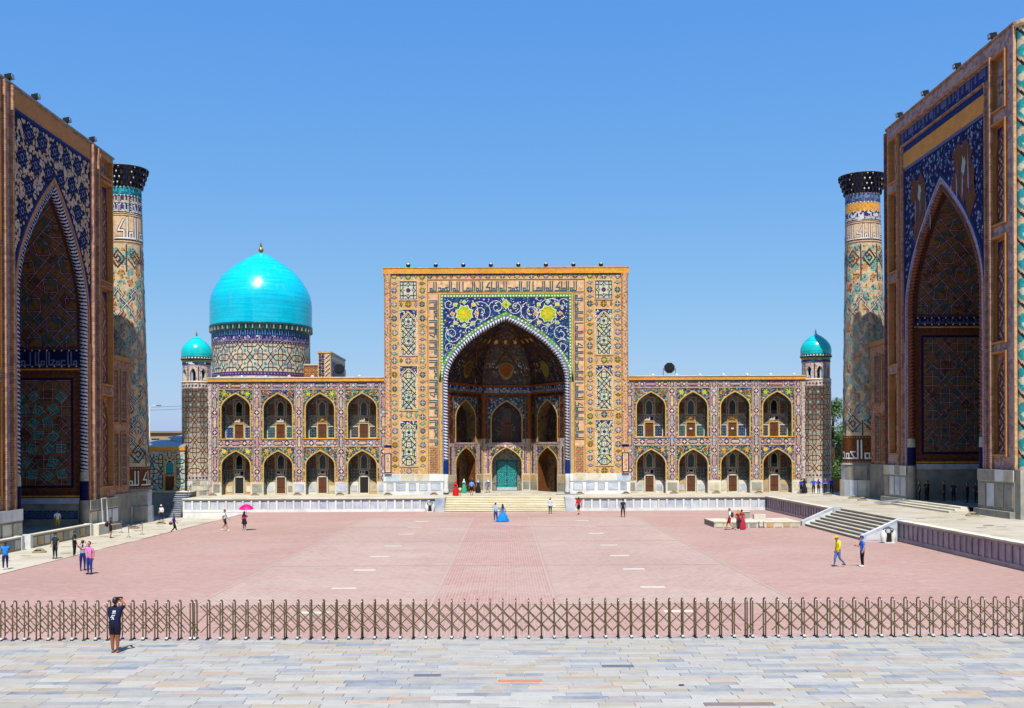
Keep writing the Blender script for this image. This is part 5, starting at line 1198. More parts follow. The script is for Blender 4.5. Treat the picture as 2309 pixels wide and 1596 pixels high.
def jamb_tiles(t, sgn, X, Dc, a, vsp, rise, zi, zones):
    SJ, arc = vault_map(sgn, X, Dc, a, vsp, rise); U0, U1 = 0.55, 8.3
    for (v0, v1, kind) in zones:
        v1 = min(v1, vsp + arc - 0.05); mb = MB()
        if kind == 'dado':
            srect(mb, SJ, 0.1, v0, U1, v1, 'limestone_grey', 0.02); mould(mb, SJ, 0.1, v1 - 0.5, U1, v1, 'marble_panel', 0, 0.08)
            if v0 < 1: srect(mb, SJ, 0.8, v0 + 0.6, U1, v1 - 1.1, 'navy', 0.03); strap(mb, SJ, 0.85, v0 + 0.65, U1, v1 - 1.15, 0.7, 0.7, 0.05, 'blue_grey', 0.036, dots=['turquoise', 'lilac'])
        elif kind == 'script':
            srect(mb, SJ, U0, v0, U1, v1, 'navy', 0.02); kufic(mb, SJ, U0 + .2, v0 + .15, U1 - U0 - .3, v1 - v0 - .3, 'blue_grey', 0.03, 0.6)
            for q in range(12):
                for z in (v0 + .1, v1 - .1): sdisc(mb, SJ, U0 + .3 + q * .65, z, 0.07, 'white_tile', 0.03, 6)
        elif kind == 'panel':
            nv = 1
            srect(mb, SJ, U0 - .25, v0, U1, v1, 'brown_tile', 0.02); frame(mb, SJ, U0 - .2, v0 + .1, U1 + 3, v1 - .1, 0.12, 'ochre', 0.028); frame(mb, SJ, U0 + .6, v0 + .9, U1 + 3, v1 - .9, 0.2, 'navy', 0.028)
            for q in range(int((v1 - v0) / 0.55)): sdisc(mb, SJ, U0 + .25, v0 + .4 + q * .55, 0.2, 'plum', 0.03, 4)
            for q in range(14): sdisc(mb, SJ, U0 + .4 + q * .55, v0 + .45, 0.2, 'plum', 0.03, 4); sdisc(mb, SJ, U0 + .4 + q * .55, v1 - .45, 0.2, 'plum', 0.03, 4)
            ua, va, ub, vb = U0 + .85, v0 + 1.15, U1 + 1, v1 - 1.15; srect(mb, SJ, ua, va, U1, vb, 'jamb_ground', 0.026)
            strap(mb, SJ, ua, va, U1, vb, 3.1, 3.1, 0.16, 'plum', 0.034, dots=None, uo=ua + .4, vo=va + .3, w_=.13)
            strap(mb, SJ, ua, va, U1, vb, 3.1, 3.1, 0.05, 'rose_tile', 0.042, dots=None, uo=ua + .4, vo=va + .3, w_=.13)
            i = 0; v = va + .9
            while v < vb - .5:
                u = ua + 0.8 + (0.75 if i % 2 else 0)
                while u < U1:
                    kblock(mb, SJ, u, v, 0.8, 0.35 + (PI / 2.5) * ((i * 2 + int(u * 1.3)) % 5), 'plum' if (i * 3 + int(u)) % 7 == 0 else 'turquoise' if sgn < 0 else 'teal_dark', 0.046, 'comb'); u += 1.25
                v += 1.15; i += 1
        else:                                    # vault: large strap lines with square words between
            n = int((v1 - v0) / 0.45)
            for q in range(n):
                srect(mb, SJ, U0 - .1, v0 + (v1 - v0) * q / n, U1, v0 + (v1 - v0) * (q + 1) / n, 'jamb_ground', 0.02)
            strap(mb, SJ, U0 + .3, v0 + .2, U1, v1 - .2, 3.4, 3.4, 0.2, 'plum', 0.03, 0.45, uo=U0 + .6, vo=v0 + .5, w_=.17, dl=.16); strap(mb, SJ, U0 + .3, v0 + .2, U1, v1 - .2, 3.4, 3.4, 0.06, 'lilac', 0.04, 0.45, uo=U0 + .6, vo=v0 + .5, w_=.17, dl=.16)
            sline(mb, SJ, [(U0 + .15, v0 + .15), (U0 + .15, v1)], 0.22, 'plum', 0.036, 0.45); sline(mb, SJ, [(U0, v0 + .15), (U1, v0 + .15)], 0.2, 'plum', 0.036)
            i = 0; v = v0 + 1.0
            while v < v1 - 1:
                u = U0 + 1.1 + (0.85 if i % 2 else 0)
                while u < U1: kblock(mb, SJ, u, v, 0.85, (PI / 4) * (1 if (i + int(u)) % 2 else -1), 'plum' if (i * 2 + int(u)) % 5 == 0 else 'teal_dark', 0.046, 'comb', 0.4); u += 1.7
                v += 1.7; i += 1
        mb.build({'dado': 'stone_dado', 'script': 'lettering_band', 'panel': 'jamb_panel', 'vault': 'vault_tilework'}[kind], t)

# ---- left
XL = -37.0
lm = thing('madrasah', 'shaded madrasah portal at the left edge with star spandrels and white rope arch', 'building', (-37, 87, ZL))
SL = side_madrasah(lm, -1, XL, 74.2, 100.4, 87.3, 6.5, 18.75, 9.5, ZL, 2.4, 34.2,
                   [(3.5, 11.8), (12.9, 21.7), (22.4, 31.4), (32.0, 33.6)], (97.0, 99.7),
                   dict(wall='brick_brown', edge='brick_orange', panel='brick_warm', panelfill='brick_warm', rope=('pale_steel', 'navy'), arch_edge='brick_orange'), 0.15, 'L')
jamb_tiles(lm, -1, XL, 87.3, 6.5, 18.75, 9.5, 0.15, [(0.15, 2.6, 'dado'), (2.6, 14.1, 'panel'), (14.1, 15.7, 'script'), (15.7, 40, 'vault')])
# spandrel: dark star flowers on a tan floral ground
mb = MB(); Dc, a_, vsp, rise = 87.3, 7.4, 18.75, 10.6; zt = 32.5; inL = lambda u, v, m=0: v > vsp + arch_y(min(1, abs(u - Dc) / (a_ + m)), rise + m, 1.0, 1.8) + .1
A = arch_pts(Dc, a_, vsp, rise, 1.0, 1.8, 16)
for (x0, y0), (x1, y1) in zip(A[:-1], A[1:]): mb.poly([SL(x0, y0, 0.012), SL(x1, y1, 0.012), SL(x1, zt, 0.012), SL(x0, zt, 0.012)], 'navy')
frame3(mb, SL, Dc - a_ - .15, vsp - 2.5, Dc + a_ + .15, zt + .15, 0.22, 'cobalt', 0.0, 0.02)
scatter(mb, SL, Dc - 7.2, 18.5, Dc + 7.2, zt - .3, 1500, ['tan', 'tan', 'pale_tan', 'ochre'], 0.09, 0.21, 0.024, lambda u, v: inL(u, v, .3), (4, 5, 6))
for r in range(6):
    for c in range(-4, 5):
        u = Dc + c * 2.35 + (1.17 if r % 2 else 0); v = 31.3 - r * 2.05
        if abs(u - Dc) > 7.0 or not inL(u, v, .6): continue
        sdisc(mb, SL, u, v, 0.98, 'navy', 0.046, 8, 0.72); sring(mb, SL, u, v, 0.25, 0.06, 'lilac', 0.056, 8)
        for k in range(8): sdisc(mb, SL, u + .55 * math.cos(k * PI / 4), v + .55 * math.sin(k * PI / 4), 0.07, 'blue_grey', 0.056, 4)
mb.build('spandrel_mosaic', lm)
mb = MB(); srect(mb, SL, 80.0, 32.75, 94.6, 34.0, 'brick_orange', 0.012); mould(mb, SL, 74.1, 34.2, 100.5, 34.35, 'limestone_grey', -0.6, 0.12); mb.build('cornice', lm)
for e in (-1, 1):
    for off, wd in ((7.75, 0.22), (9.0, 0.22)):
        mb = MB(); u = Dc + e * off; mould(mb, SL, u - wd / 2, 2.4, u + wd / 2, 34.1, 'brick_brown', -0.05, 0.3); mb.build('pilaster_strip', lm)
    mb = MB(); u = Dc + e * 8.37; srect(mb, SL, u - .4, 2.5, u + .4, 33.8, 'brick_violet', 0.015); kufic(mb, SL, u - .3, 2.6, 30, 0.6, 'lilac', 0.022, 0.7, vertical=e)
    mb.build('lettering_band', lm)
# low parapet in front of the opening, raised floor
for u0, u1 in ((74, 79.2), (80.6, 92.3)):
    mb = MB(); mb.box(-36.5, -36.1, u0, u1, ZL, 0.3, 'limestone_grey'); mb.box(-36.56, -36.04, u0 - .03, u1 + .03, 0.3, 0.42, 'limestone'); par = mb.build('parapet', lm)
    SP = lambda u, v, d: (-36.1 + d, u, v); n = int((u1 - u0) / 1.1)
    for k in range(n): mb = MB(); mould(mb, SP, u0 + .1 + k * (u1 - u0) / n, ZL + .15, u0 - .1 + (k + 1) * (u1 - u0) / n, 0.2, R.choice(['limestone', 'limestone_grey', 'gold_stone']), 0, 0.05); mb.build('stone_block', par)
    for u in (u0, u1): mb = MB(); mb.box(-36.62, -35.98, u - .2, u + .2, ZL, 0.46, 'marble_white'); mb.build('end_post', par)
mb = MB(); mb.box(-36.2, -35.5, 92.6, 95.6, ZL, 0.35, 'limestone'); mb.build('bench_block', lm)
# low wing between portal and minaret
mb = MB(); mb.box(-48, -38.2, 100.4, 112, ZL, 15.6, 'brick_brown'); mb.box(-48, -38.05, 100.4, 112, 15.6, 16.1, 'brick_front'); wg = mb.build('wing_wall', lm)
SWG = sideL(-38.2)
for k in range(3):
    for z0, z1 in ((3.2, 8.6), (9.4, 14.8)):
        mb = MB(); u = 101.6 + k * 2.2; mframe(mb, SWG, u - .8, z0, u + .8, z1, 0.14, 'brick_front', 0, 0.14); srect(mb, SWG, u - .66, z0 + .14, u + .66, z1 - .14, 'brick_violet', 0.02); strap(mb, SWG, u - .6, z0 + .2, u + .6, z1 - .2, 1.2, 1.2, 0.1, 'plum', 0.026); mb.build('tile_panel', wg)
mb = MB(); mould(mb, SWG, 100.5, ZL, 112, 2.5, 'limestone_grey', 0, 0.2); mb.build('stone_socle', wg)

# ---- right
XR = 37.2
rm = thing('madrasah', 'shaded madrasah portal at the right edge with worn blue spandrel and orange brick strip', 'building', (37.2, 91, ZT))
SRR = side_madrasah(rm, 1, XR, 77.8, 104.0, 91.0, 7.45, 19.5, 9.5, ZT, 5.05, 37.6,
                    [(6.2, 13.8), (14.7, 22.5), (23.6, 31.1), (32.2, 36.2)], (100.6, 102.9),
                    dict(wall='brick_violet', edge='brick_orange', panel='brick_violet', panelfill='brick_violet', rope=('rust', 'plum'), arch_edge='lilac'), ZT + 0.45, 'R')
jamb_tiles(rm, 1, XR, 91.0, 7.45, 19.5, 9.5, ZT + .45, [(ZT + .45, 5.2, 'dado'), (5.2, 18.0, 'panel'), (18.0, 18.8, 'script'), (18.8, 40, 'vault')])
mb = MB(); Dc, a_, vsp, rise = 91.0, 8.35, 19.5, 10.6; zt = 32.5; inR = lambda u, v, m=0: v > vsp + arch_y(min(1, abs(u - Dc) / (a_ + m)), rise + m, 1.0, 1.8) + .1
A = arch_pts(Dc, a_, vsp, rise, 1.0, 1.8, 16)
for (x0, y0), (x1, y1) in zip(A[:-1], A[1:]): mb.poly([SRR(x0, y0, 0.012), SRR(x1, y1, 0.012), SRR(x1, zt, 0.012), SRR(x0, zt, 0.012)], 'navy')
scatter(mb, SRR, Dc - 8, 20, Dc + 8, zt - .2, 900, ['cobalt', 'cobalt', 'lilac', 'blue_grey', 'purple'], 0.06, 0.2, 0.02, lambda u, v: inR(u, v, .3), (4, 6))
for e, blobs in ((1, ((4.6, 28.6, 1.5, 2.4), (5.8, 30.0, .9, 1.2), (5.2, 26.2, .9, 1.3))), (-1, ((4.7, 29.2, 1.7, 2.2), (3.4, 30.6, .9, 1.0), (5.8, 27.0, 1.0, 1.6), (3.0, 28.6, .7, .9)))):
    for (du, v, ru, rv) in blobs:
        n = 13; ph = R.random() * 6
        spoly(mb, SRR, [(Dc + e * du + ru * (1 + .25 * math.sin(3 * k + ph)) * math.cos(2 * PI * k / n), v + rv * (1 + .25 * math.cos(2 * k + ph)) * math.sin(2 * PI * k / n)) for k in range(n)], 'brown_tile', 0.04 + J())
    spoly(mb, SRR, [(Dc + e * 4.6 + .36 * (1 + .35 * math.sin(4 * k)) * math.cos(2 * PI * k / 11), 29.6 + .75 * (1 + .3 * math.cos(3 * k)) * math.sin(2 * PI * k / 11)) for k in range(11)], 'grey_tile', 0.055)
    for k in range(5): spoly(mb, SRR, [(Dc + e * (2.2 + k * 1.1) + .16 * math.cos(2 * PI * q / 6), 28.2 + R.uniform(-2, 2.6) + .8 * math.sin(2 * PI * q / 6)) for q in range(6)], R.choice(['blue_grey', 'lilac']), 0.05 + J())
frame3(mb, SRR, Dc - a_ - .2, vsp - 3, Dc + a_ + .2, zt + .2, 0.25, 'purple', 0, 0.024); mb.build('spandrel_mosaic', rm)
mb = MB(); srect(mb, SRR, Dc - 8.5, 32.75, Dc + 8.5, 34.25, 'brick_plain_orange', 0.02); srect(mb, SRR, Dc - 8.5, 34.2, Dc + 8.5, 34.75, 'cobalt', 0.02); mb.build('brick_strip', rm)
mb = MB(); frame3(mb, SRR, Dc - 8.75, 5.1, Dc + 8.75, 34.95, 0.16, 'brick_brown', 0, 0.2); frame3(mb, SRR, Dc - 9.75, 5.1, Dc + 9.75, 36.5, 0.18, 'brick_brown', 0, 0.28); mb.build('raised_frame', rm)
mb = MB(); srect(mb, SRR, Dc - 9.5, 35.0, Dc + 9.5, 36.2, 'purple', 0.014); kufic(mb, SRR, Dc - 9.4, 35.05, 18.8, 1.1, 'cobalt', 0.02, 0.9); mb.build('lettering_band', rm)
for e in (-1, 1):
    mb = MB(); u = Dc + e * 9.15; kufic(mb, SRR, u - .3, 5.4, 29, 0.62, 'lilac', 0.02, 0.9, vertical=e); mb.build('lettering_band', rm)
mb = MB(); mould(mb, SRR, 77.7, 37.6, 104.1, 37.8, 'brick_brown', -0.6, 0.1); mb.build('cornice', rm)
# corner columns with turquoise spirals: thick one at the near corner, thin at the far corner
def spiral_column(cx, cy, r, z0, z1, n, mats, pitch):
    mb = MB(); rows = int((z1 - z0) / (pitch / 20)); i0 = 0
    prof = [(r, z0 + (z1 - z0) * j / rows) for j in range(rows + 1)]
    def mf(j, q):
        f = ((j / 20) + 2.0 * q / n) % 1.0; c = ((j / 20) * 1.7 - 1.4 * q / n) % 1.0; return mats[0] if f < 0.12 else mats[2] if f < 0.22 else mats[1] if (f < 0.4 or c < .55) else mats[3] if f < .75 else mats[2]
    mb.lathe(prof, mats[0], (cx, cy), n, matfn=mf); return mb
mb = spiral_column(XR + 0.9, 77.7, 0.75, 5.1, 37.3, 48, ('ink', 'turquoise', 'pale_tan', 'ivory'), 2.2); cc = mb.build('corner_column', rm, True)
mb = MB(); mb.lathe([(0.85, 1.5), (0.95, 3.0), (0.9, 5.1)], 'limestone_grey', (XR + .9, 77.7), 16); mb.build('column_base', cc); mb = MB(); mb.lathe([(0.82, 37.3), (0.95, 37.5), (0.95, 37.75), (0.1, 37.8)], 'pale_tan', (XR + .9, 77.7), 20); mb.build('capital', cc)
mb = MB(); mb.box(XR - 0.1, XR + 0.1, 77.74, 77.95, 5.1, 37.6, 'tan'); mb.build('corner_moulding', rm); mb = MB(); mb.box(XR - .2, XR + 2.2, 76.7, 77.6, ZT, 5.08, 'limestone_grey'); mb.build('corner_plinth', rm)
mb = spiral_column(XR + 0.25, 104.2, 0.42, 5.1, 37.4, 14, ('ink', 'brown_tile', 'plum', 'rust'), 1.6); mb.build('corner_column', rm, True)
# steps before the opening, low wing
for k in range(3):
    mb = MB(); mb.box(36.9 - 0.55 * (3 - k), 37.0, 85.5 - .2 * (3 - k), 97.0 + .2 * (3 - k), ZT + .001 * k, ZT + 0.15 * (k + 1), 'limestone'); mb.build('step', rm)
mb = MB(); mb.box(38.6, 50, 104.0, 114, ZT, 17.3, 'brick_brown'); mb.box(38.45, 50, 104.0, 114, 17.3, 17.85, 'brick_front'); wg = mb.build('wing_wall', rm)
SWG = sideR(38.6)
for k in range(3):
    for z0, z1 in ((5.2, 10.2), (11.2, 16.4)):
        mb = MB(); u = 106.0 + k * 2.3; mframe(mb, SWG, u - .85, z0, u + .85, z1, 0.14, 'brick_front', 0, 0.14); srect(mb, SWG, u - .7, z0 + .14, u + .7, z1 - .14, 'brick_violet', 0.02); strap(mb, SWG, u - .65, z0 + .2, u + .65, z1 - .2, 1.3, 1.3, 0.1, 'plum', 0.026); mb.build('tile_panel', wg)
mb = MB(); mould(mb, SWG, 104.3, ZT, 114, 5.0, 'limestone_grey', 0, 0.2); mb.build('stone_socle', wg)
# box lamps along the two portal tops
for sgn, X, z, Ds, nm in ((-1, XL, 34.35, (79.7, 84.2, 90.2, 95.8), 'left'), (1, XR, 37.8, (81.5, 87.9, 94.6, 100.8), 'right')):
    for k, D in enumerate(Ds):
        t = thing('floodlight', '%s box floodlight along the top of the %s madrasah portal, counted from nearest' % (['first', 'second', 'third', 'fourth'][k], nm), 'floodlight', (X, D, z), 'box floodlights on the %s portal' % nm)
        x = X + sgn * 0.1; mb = MB(); mb.obox((x, D, z + 0.42), (0.26, 0, 0.05), (0, 0.26, 0), (-0.04, 0, 0.17), 'lamp_black'); mb.build('lamp_body', t)
        mb = MB(); mb.box(x - .05, x + .05, D - .05, D + .05, z, z + .3, 'lamp_black'); mb.build('foot', t)
        mb = MB(); mb.obox((x - sgn * .27, D, z + .4), (0.02, 0, 0), (0, 0.22, 0), (0, 0, .14), 'lamp_glass'); mb.build('lens', t)

# ================================================================== MINARETS
def minaret(cx, cy, z0, zp, zk, zpat, zkuf, zneck, zcap, rb_, rt, label, lean, yellow):
    t = thing('minaret', label, 'minaret', (cx, cy, z0))
    rf = lambda z: rb_ + (rt - rb_) * (z - zp) / (zcap - zp)
    S = cyl(cx, cy, rf, rb_, lean, zp); LX = lambda z: cx + lean * (z - zp)
    zs = [zp + (zcap - zp) * k / 24 for k in range(25)]
    mb = MB(); mb.lathe([(rf(z), z) for z in zs], 'minaret_ground', (cx, cy), 48, lean=lean); mb.build('shaft', t, True)
    # stone plinth in two stages
    mb = MB(); mb.lathe([(rb_ + .12, z0), (rb_ + .12, zp - .25), (rb_ + .2, zp - .2), (rb_ + .06, zp)], 'limestone_grey', (cx, cy), 32); pl = mb.build('plinth', t)
    zl = z0 + (zp - z0) * 0.5
    for rows, (za, zb, rr, n) in enumerate(((z0, zl - .02, rb_ + .3, 10), (zl, zp - .28, rb_ + .15, 12))):
        for q in range(n):
            a0 = 2 * PI * (q + .5 * rows) / n; a1 = a0 + 2 * PI / n - .015; am = (a0 + a1) / 2
            if PI * .62 < am % (2 * PI) < PI * 1.38: continue
            mb = MB(); m_ = R.choice(['limestone_grey', 'marble_panel', 'limestone', 'limestone_grey']); pts = [(cx + rr * math.sin(a0 + (a1 - a0) * k / 2), cy - rr * math.cos(a0 + (a1 - a0) * k / 2)) for k in range(3)]; inn = [(cx + (x - cx) * .85, cy + (y - cy) * .85) for x, y in pts]
            for k in range(2): mb.poly([(*pts[k], za), (*pts[k + 1], za), (*pts[k + 1], zb), (*pts[k], zb)], m_)
            mb.poly([(*p, zb) for p in pts] + [(*p, zb) for p in inn[::-1]], m_)
            for k in (0, 2): mb.poly([(*pts[k], za), (*inn[k], za), (*inn[k], zb), (*pts[k], zb)], m_)
            mb.build('stone_block', pl)
    # lower lettering band
    UU = PI * rb_ * 0.8
    mb = MB(); srect(mb, S, -UU, zp + .05, UU, zk, 'brown_tile', 0.01, 0.35); kufic(mb, S, -UU + .2, zp + .35, 2 * UU - .4, zk - zp - .7, 'white_tile', 0.03, 0.5, outline='ink', seg=0.3)
    for z in (zp + .1, zk - .22): srect(mb, S, -UU, z, UU, z + .12, 'plum', 0.02, 0.35); [sdisc(mb, S, -UU + .15 + q * .3, z + .06, 0.07, 'ochre', 0.03, 4) for q in range(int(2 * UU / .3))]
    mb.build('lettering_band', t)
    # patterned shaft: turquoise flecks, stepped lozenges, square words
    mb = MB()
    gs = 0.2; nv = int((zpat - zk - .6) / gs)
    for j in range(nv):
        for i in range(int(2 * UU / gs)):
            u = -UU + (i + .5 * (j % 2)) * gs; v = zk + .45 + j * gs
            q = math.sin(u * 2.9 + v * 2.9) + math.sin(u * 2.9 - v * 2.9) + .9 * math.sin(v * 1.45 + 1.3 * math.sin(u * 1.45)) + R.uniform(-.7, .7)
            if q > .75: m_ = R.choice(['turquoise', 'aqua', 'grey_tile', 'teal_dark'])
            elif q > .35: m_ = R.choice(['aqua', 'grey_tile', 'pale_tan'])
            elif q < -1.15: m_ = R.choice(['rust', 'ochre', 'tan'])
            else: continue
            sdisc(mb, S, u, v, gs * .56, m_, 0.008 + R.random() * .004, 4)
    mb.build('fleck_mosaic', t)
    mb = MB(); W, H, row = 1.08, 1.44, 0; v = zk + 3.4
    def zig(p, q):
        (u0, v0), (u1, v1) = p, q; du, dv = u1 - u0, v1 - v0; m = (u0 + du * .5, v0 + dv * .5); s_ = 0.16
        pts = [p, (u0 + du * .5 + math.copysign(s_ * .6, du) * .5, v0 + dv * .42 + math.copysign(s_, dv) * .2), (u0 + du * .5 - math.copysign(s_ * .9, du), v0 + dv * .5 + math.copysign(s_ * .6, dv)), q]
        sline(mb, S, pts, 0.24, 'plum', 0.026, 0.4); sline(mb, S, pts, 0.07, 'white_tile', 0.034, 0.4)
    while v < zpat - 4:
        off = W if row % 2 else 0
        for c in range(-4, 5):
            u = c * 2 * W + off
            if abs(u) > UU: continue
            for e in (-1, 1): zig((u, v + H), (u + e * W, v)); zig((u, v - H), (u + e * W, v))
            for z in (v + H + .1, v - H - .1): sdisc(mb, S, u, z, 0.3, 'plum', 0.04, 4); sdisc(mb, S, u, z, 0.22, 'white_tile', 0.046, 4); sdisc(mb, S, u, z, 0.12, 'plum', 0.052, 4)
        v += 3.3; row += 1
    vt = v - 3.3 + H + 1.9
    def sqword(u, v, m_):
        q = .62; P = lambda a, b: (u + (a - b) * q * .707, v + (a + b) * q * .707)
        sline(mb, S, [P(-1, 1), P(-1, -1), P(1, -1), P(1, 1), P(-.3, 1), P(-.3, .4), P(.4, .4), P(.4, -.4), P(-.4, -.4), P(-.4, 0)], .13, m_, .04, .3)
    for c in range(-5, 6):
        u = c * W
        if abs(u) > UU: continue
        if c % 2 == 0: sqword(u, zpat - 1.6, 'brown_tile' if c % 4 else 'plum'); sqword(u, zk + 1.3, 'plum')
        else: sline(mb, S, [(u, zpat - .2), (u, vt)], 0.16, 'plum', 0.03); sline(mb, S, [(u, zk + .1), (u, zk + 1.6)], 0.16, 'plum', 0.03)
    mb.build('stepped_lozenges', t)
    # upper white lettering and coloured neck bands
    mb = MB(); srect(mb, S, -UU, zpat, UU, zkuf, 'pale_tan', 0.01, 0.35); kufic(mb, S, -UU + .3, zpat + .35, 2 * UU - .5, zkuf - zpat - .7, 'white_tile', 0.03, 0.5, outline='plum', seg=.3, start=3)
    for z in (zpat + .05, zpat + .25, zkuf - .15, zkuf - .35): srect(mb, S, -UU, z, UU, z + .07, 'plum', 0.02, .35)
    mb.build('lettering_band', t)
    h = (zneck - zkuf) / 3
    for k, m_ in enumerate(('band_blue', 'ochre' if yellow else 'plum', 'turquoise' if not yellow else 'blue_grey')):
        mb = MB(); za = zkuf + k * h; srect(mb, S, -UU, za, UU, za + h - .05, m_, 0.014, .35)
        if k != 1 or not yellow: kufic(mb, S, -UU, za + .1, 2 * UU, h - .25, 'white_tile' if k < 2 else 'cobalt', 0.024, .6, seg=.3)
        for q in range(22): sdisc(mb, S, -UU + q * .5, za + h - .03, 0.09, 'white_tile', 0.03, 4)
        mb.build('tile_band', t)
    # stalactite crown
    mb = MB(); hc = zcap - zneck; r0 = rf(zneck); rings = 4; lx = LX(zneck)
    prof = [(r0, zneck - .02)]
    for k in range(rings): prof += [(r0 + .08 + k * .17, zneck + hc * (k + .3) / rings), (r0 + .17 + k * .17, zneck + hc * (k + .95) / rings)]
    mb.lathe(prof + [(r0 + .78, zcap - .12), (r0 + .78, zcap), (r0 * .6, zcap + .02)], 'ink', (lx, cy), 40)
    for k in range(rings):
        n = 28; rr = r0 + .16 + k * .17
        for q in range(n):
            a = 2 * PI * (q + .5 * (k % 2)) / n; c_, s_ = math.cos(a), math.sin(a); zc = zneck + hc * (k + .55) / rings
            mb.obox((lx + rr * s_, cy - rr * c_, zc), (.1 * c_, .1 * s_, 0), (.07 * s_, -.07 * c_, 0), (0, 0, hc / rings * .36), 'ink' if (q + k) % 2 else 'navy')
            if q % 3 == 0: mb.obox((lx + (rr + .06) * s_, cy - (rr + .06) * c_, zc + .1), (.06 * c_, .06 * s_, 0), (.03 * s_, -.03 * c_, 0), (0, 0, .07), 'white_tile')
    cr = mb.build('stalactite_crown', t)
    mb = MB(); mb.lathe([(r0 + .74, zcap + .02), (r0 + .5, zcap + .12), (.1, zcap + .55), (.02, zcap + .56)], 'roof_metal', (lx, cy), 12); mb.build('roof_cap', t)
    return t
minaret(-39.4, 110.0, ZL, 2.8, 5.1, 27.9, 31.0, 33.7, 35.75, 2.45, 1.62, 'tall patterned minaret behind the left madrasah portal, half in its shadow', -0.0, False)
minaret(38.85, 115.2, ZT, 5.1, 8.0, 28.6, 31.0, 33.95, 36.0, 2.4, 1.72, 'tall patterned minaret with yellow neck band, left of the right madrasah portal', -0.008, True)

# ================================================================== SMALL TILED HOUSE, FAR ROOFS, TREES
sh = thing('tiled_house', 'low tiled house with metal roof and outdoor stairs beside the left minaret', 'building', (-40, 122, 2.0))
mb = MB(); mb.box(-46, -37.4, 122.5, 132, ZL, 6.75, 'shaft_ground'); mb.build('wall', sh)
S = front(122.5)
mb = MB(); srect(mb, S, -45, 2.1, -37.05, 6.7, 'panel_ivory', 0.01); strap(mb, S, -45, 2.3, -37.1, 6.3, 2.0, 2.3, 0.11, 'plum', 0.02, dots=['turquoise', 'aqua', 'turquoise', 'purple'], uo=-38.8 + 1, vo=3.2)
for k in range(70):
    u, v = R.uniform(-43, -37.2), R.uniform(2.4, 6.2)
    if abs(u + 38.8) > .75: sdisc(mb, S, u, v, R.uniform(.1, .25), R.choice(['turquoise', 'aqua', 'turquoise']), 0.014, 4, rot=PI / 4)
srect(mb, S, -45, 6.3, -37.05, 6.7, 'wing_ground', 0.026); mb.build('strapwork', sh)
mb = MB(); mould(mb, S, -46, 6.75, -37.0, 7.2, 'cornice_gold', -.4, .12); mb.build('cornice', sh)
mb = MB(); x = -38.75; mframe(mb, S, x - .75, 2.0, x + .75, 6.1, .16, 'gold_trim', 0, .1); arch_band(mb, S, x, .45, 4.1, 5.1, .55, .1, 'ivory', 0, .09, n=5); mb.build('window_surround', sh)
mb = MB(); A = arch_pts(x, .45, 5.1, .55, n=5); spoly(mb, S, [(x - .45, 4.1)] + A + [(x + .45, 4.1)], 'window_glass', .03); w1 = mb.build('window', sh)
mb = MB(); strap(mb, S, x - .42, 4.12, x + .42, 5.4, .3, .3, .045, 'turquoise', .04); mb.build('window_lattice', w1)
mb = MB(); srect(mb, S, x - .5, 2.0, x + .5, 3.75, 'door_wood', .04); mframe(mb, S, x - .6, 2.0, x + .6, 3.95, .1, 'ochre', 0, .12); mb.build('door', sh)
mb = MB(); mb.poly([(-46, 122.4, 7.2), (-37, 122.4, 7.2), (-37.5, 127, 8.1), (-46, 127, 7.9)], 'roof_metal'); mb.poly([(-37.2, 123.5, 7.3), (-36.6, 130, 7.3), (-37.6, 129, 8.9), (-40.5, 127, 8.3)], 'roof_metal'); mb.build('roof', sh)
mb = MB(); mb.box(-46, -35.72, 120.4, 122.5, ZL, 2.0, 'limestone_grey'); mb.box(-46, -35.7, 120.3, 122.5, 2.0, 2.08, 'limestone'); mb.build('landing', sh)
for k in range(12):
    z1 = ZL + 2.6 * (k + 1) / 13; mb = MB(); mb.box(-37.4, -35.75, 116.6 + k * .31, 120.35, ZL + .001 * k, z1 - .05, 'steel'); mb.box(-37.42, -35.73, 116.54 + k * .31, 116.95 + k * .31, z1 - .05, z1, 'marble_panel'); mb.build('stair_tread', sh)
for x in (-37.45, -35.7):
    mb = MB(); mb.tube([(x, 116.6, ZL + .9), (x, 120.3, 2.9), (x, 122.3, 2.95)], .04, 'steel', 6)
    for k in range(4): y = 116.7 + k * 1.2; z = ZL + 2.6 * (y - 116.6) / 3.75; mb.tube([(x, y, z), (x, y, z + .95)], .03, 'steel', 6)
    mb.build('handrail', sh)
mb = MB(); mb.tube([(-42, 120.4, 3.0), (-39, 120.4, 3.0)], .03, 'steel', 6); [mb.tube([(-42 + k * .75, 120.4, 2.05), (-42 + k * .75, 120.4, 3.0)], .025, 'steel', 6) for k in range(5)]; mb.build('handrail', sh)
# far roofs
def far_house(x0, x1, y0, y1, h, wallm, label):
    t = thing('house', label, 'building', ((x0 + x1) / 2, (y0 + y1) / 2, -1.3)); mb = MB(); mb.box(x0, x1, y0, y1, -1.3, h, wallm); mb.build('wall', t)
    mb = MB(); mb.box(x0 - .3, x1 + .3, y0 - .3, y1 + .3, h, h + .3, 'roof_flat'); mb.build('roof', t)
    for k in range(int((x1 - x0) / 3)):
        mb = MB(); mb.box(x0 + 1 + k * 3, x0 + 2.2 + k * 3, y0 - .04, y0 + .05, h - 2.4, h - .9, 'window_glass'); mb.build('window', t)
far_house(-78, -50, 168, 180, 9.5, 'far_wall', 'distant flat roofed house seen above the low tiled house')
far_house(-62, -52, 158, 166, 7.8, 'far_brick', 'small distant brick house in front of the flat roofed one')
far_house(60, 82, 190, 205, 7.0, 'far_wall', 'distant plain house hidden mostly by the trees at right')
t = thing('lamp_post', 'thin white lamp post with cables above the low tiled house', 'lamp post', (-47.6, 142, -1.3))
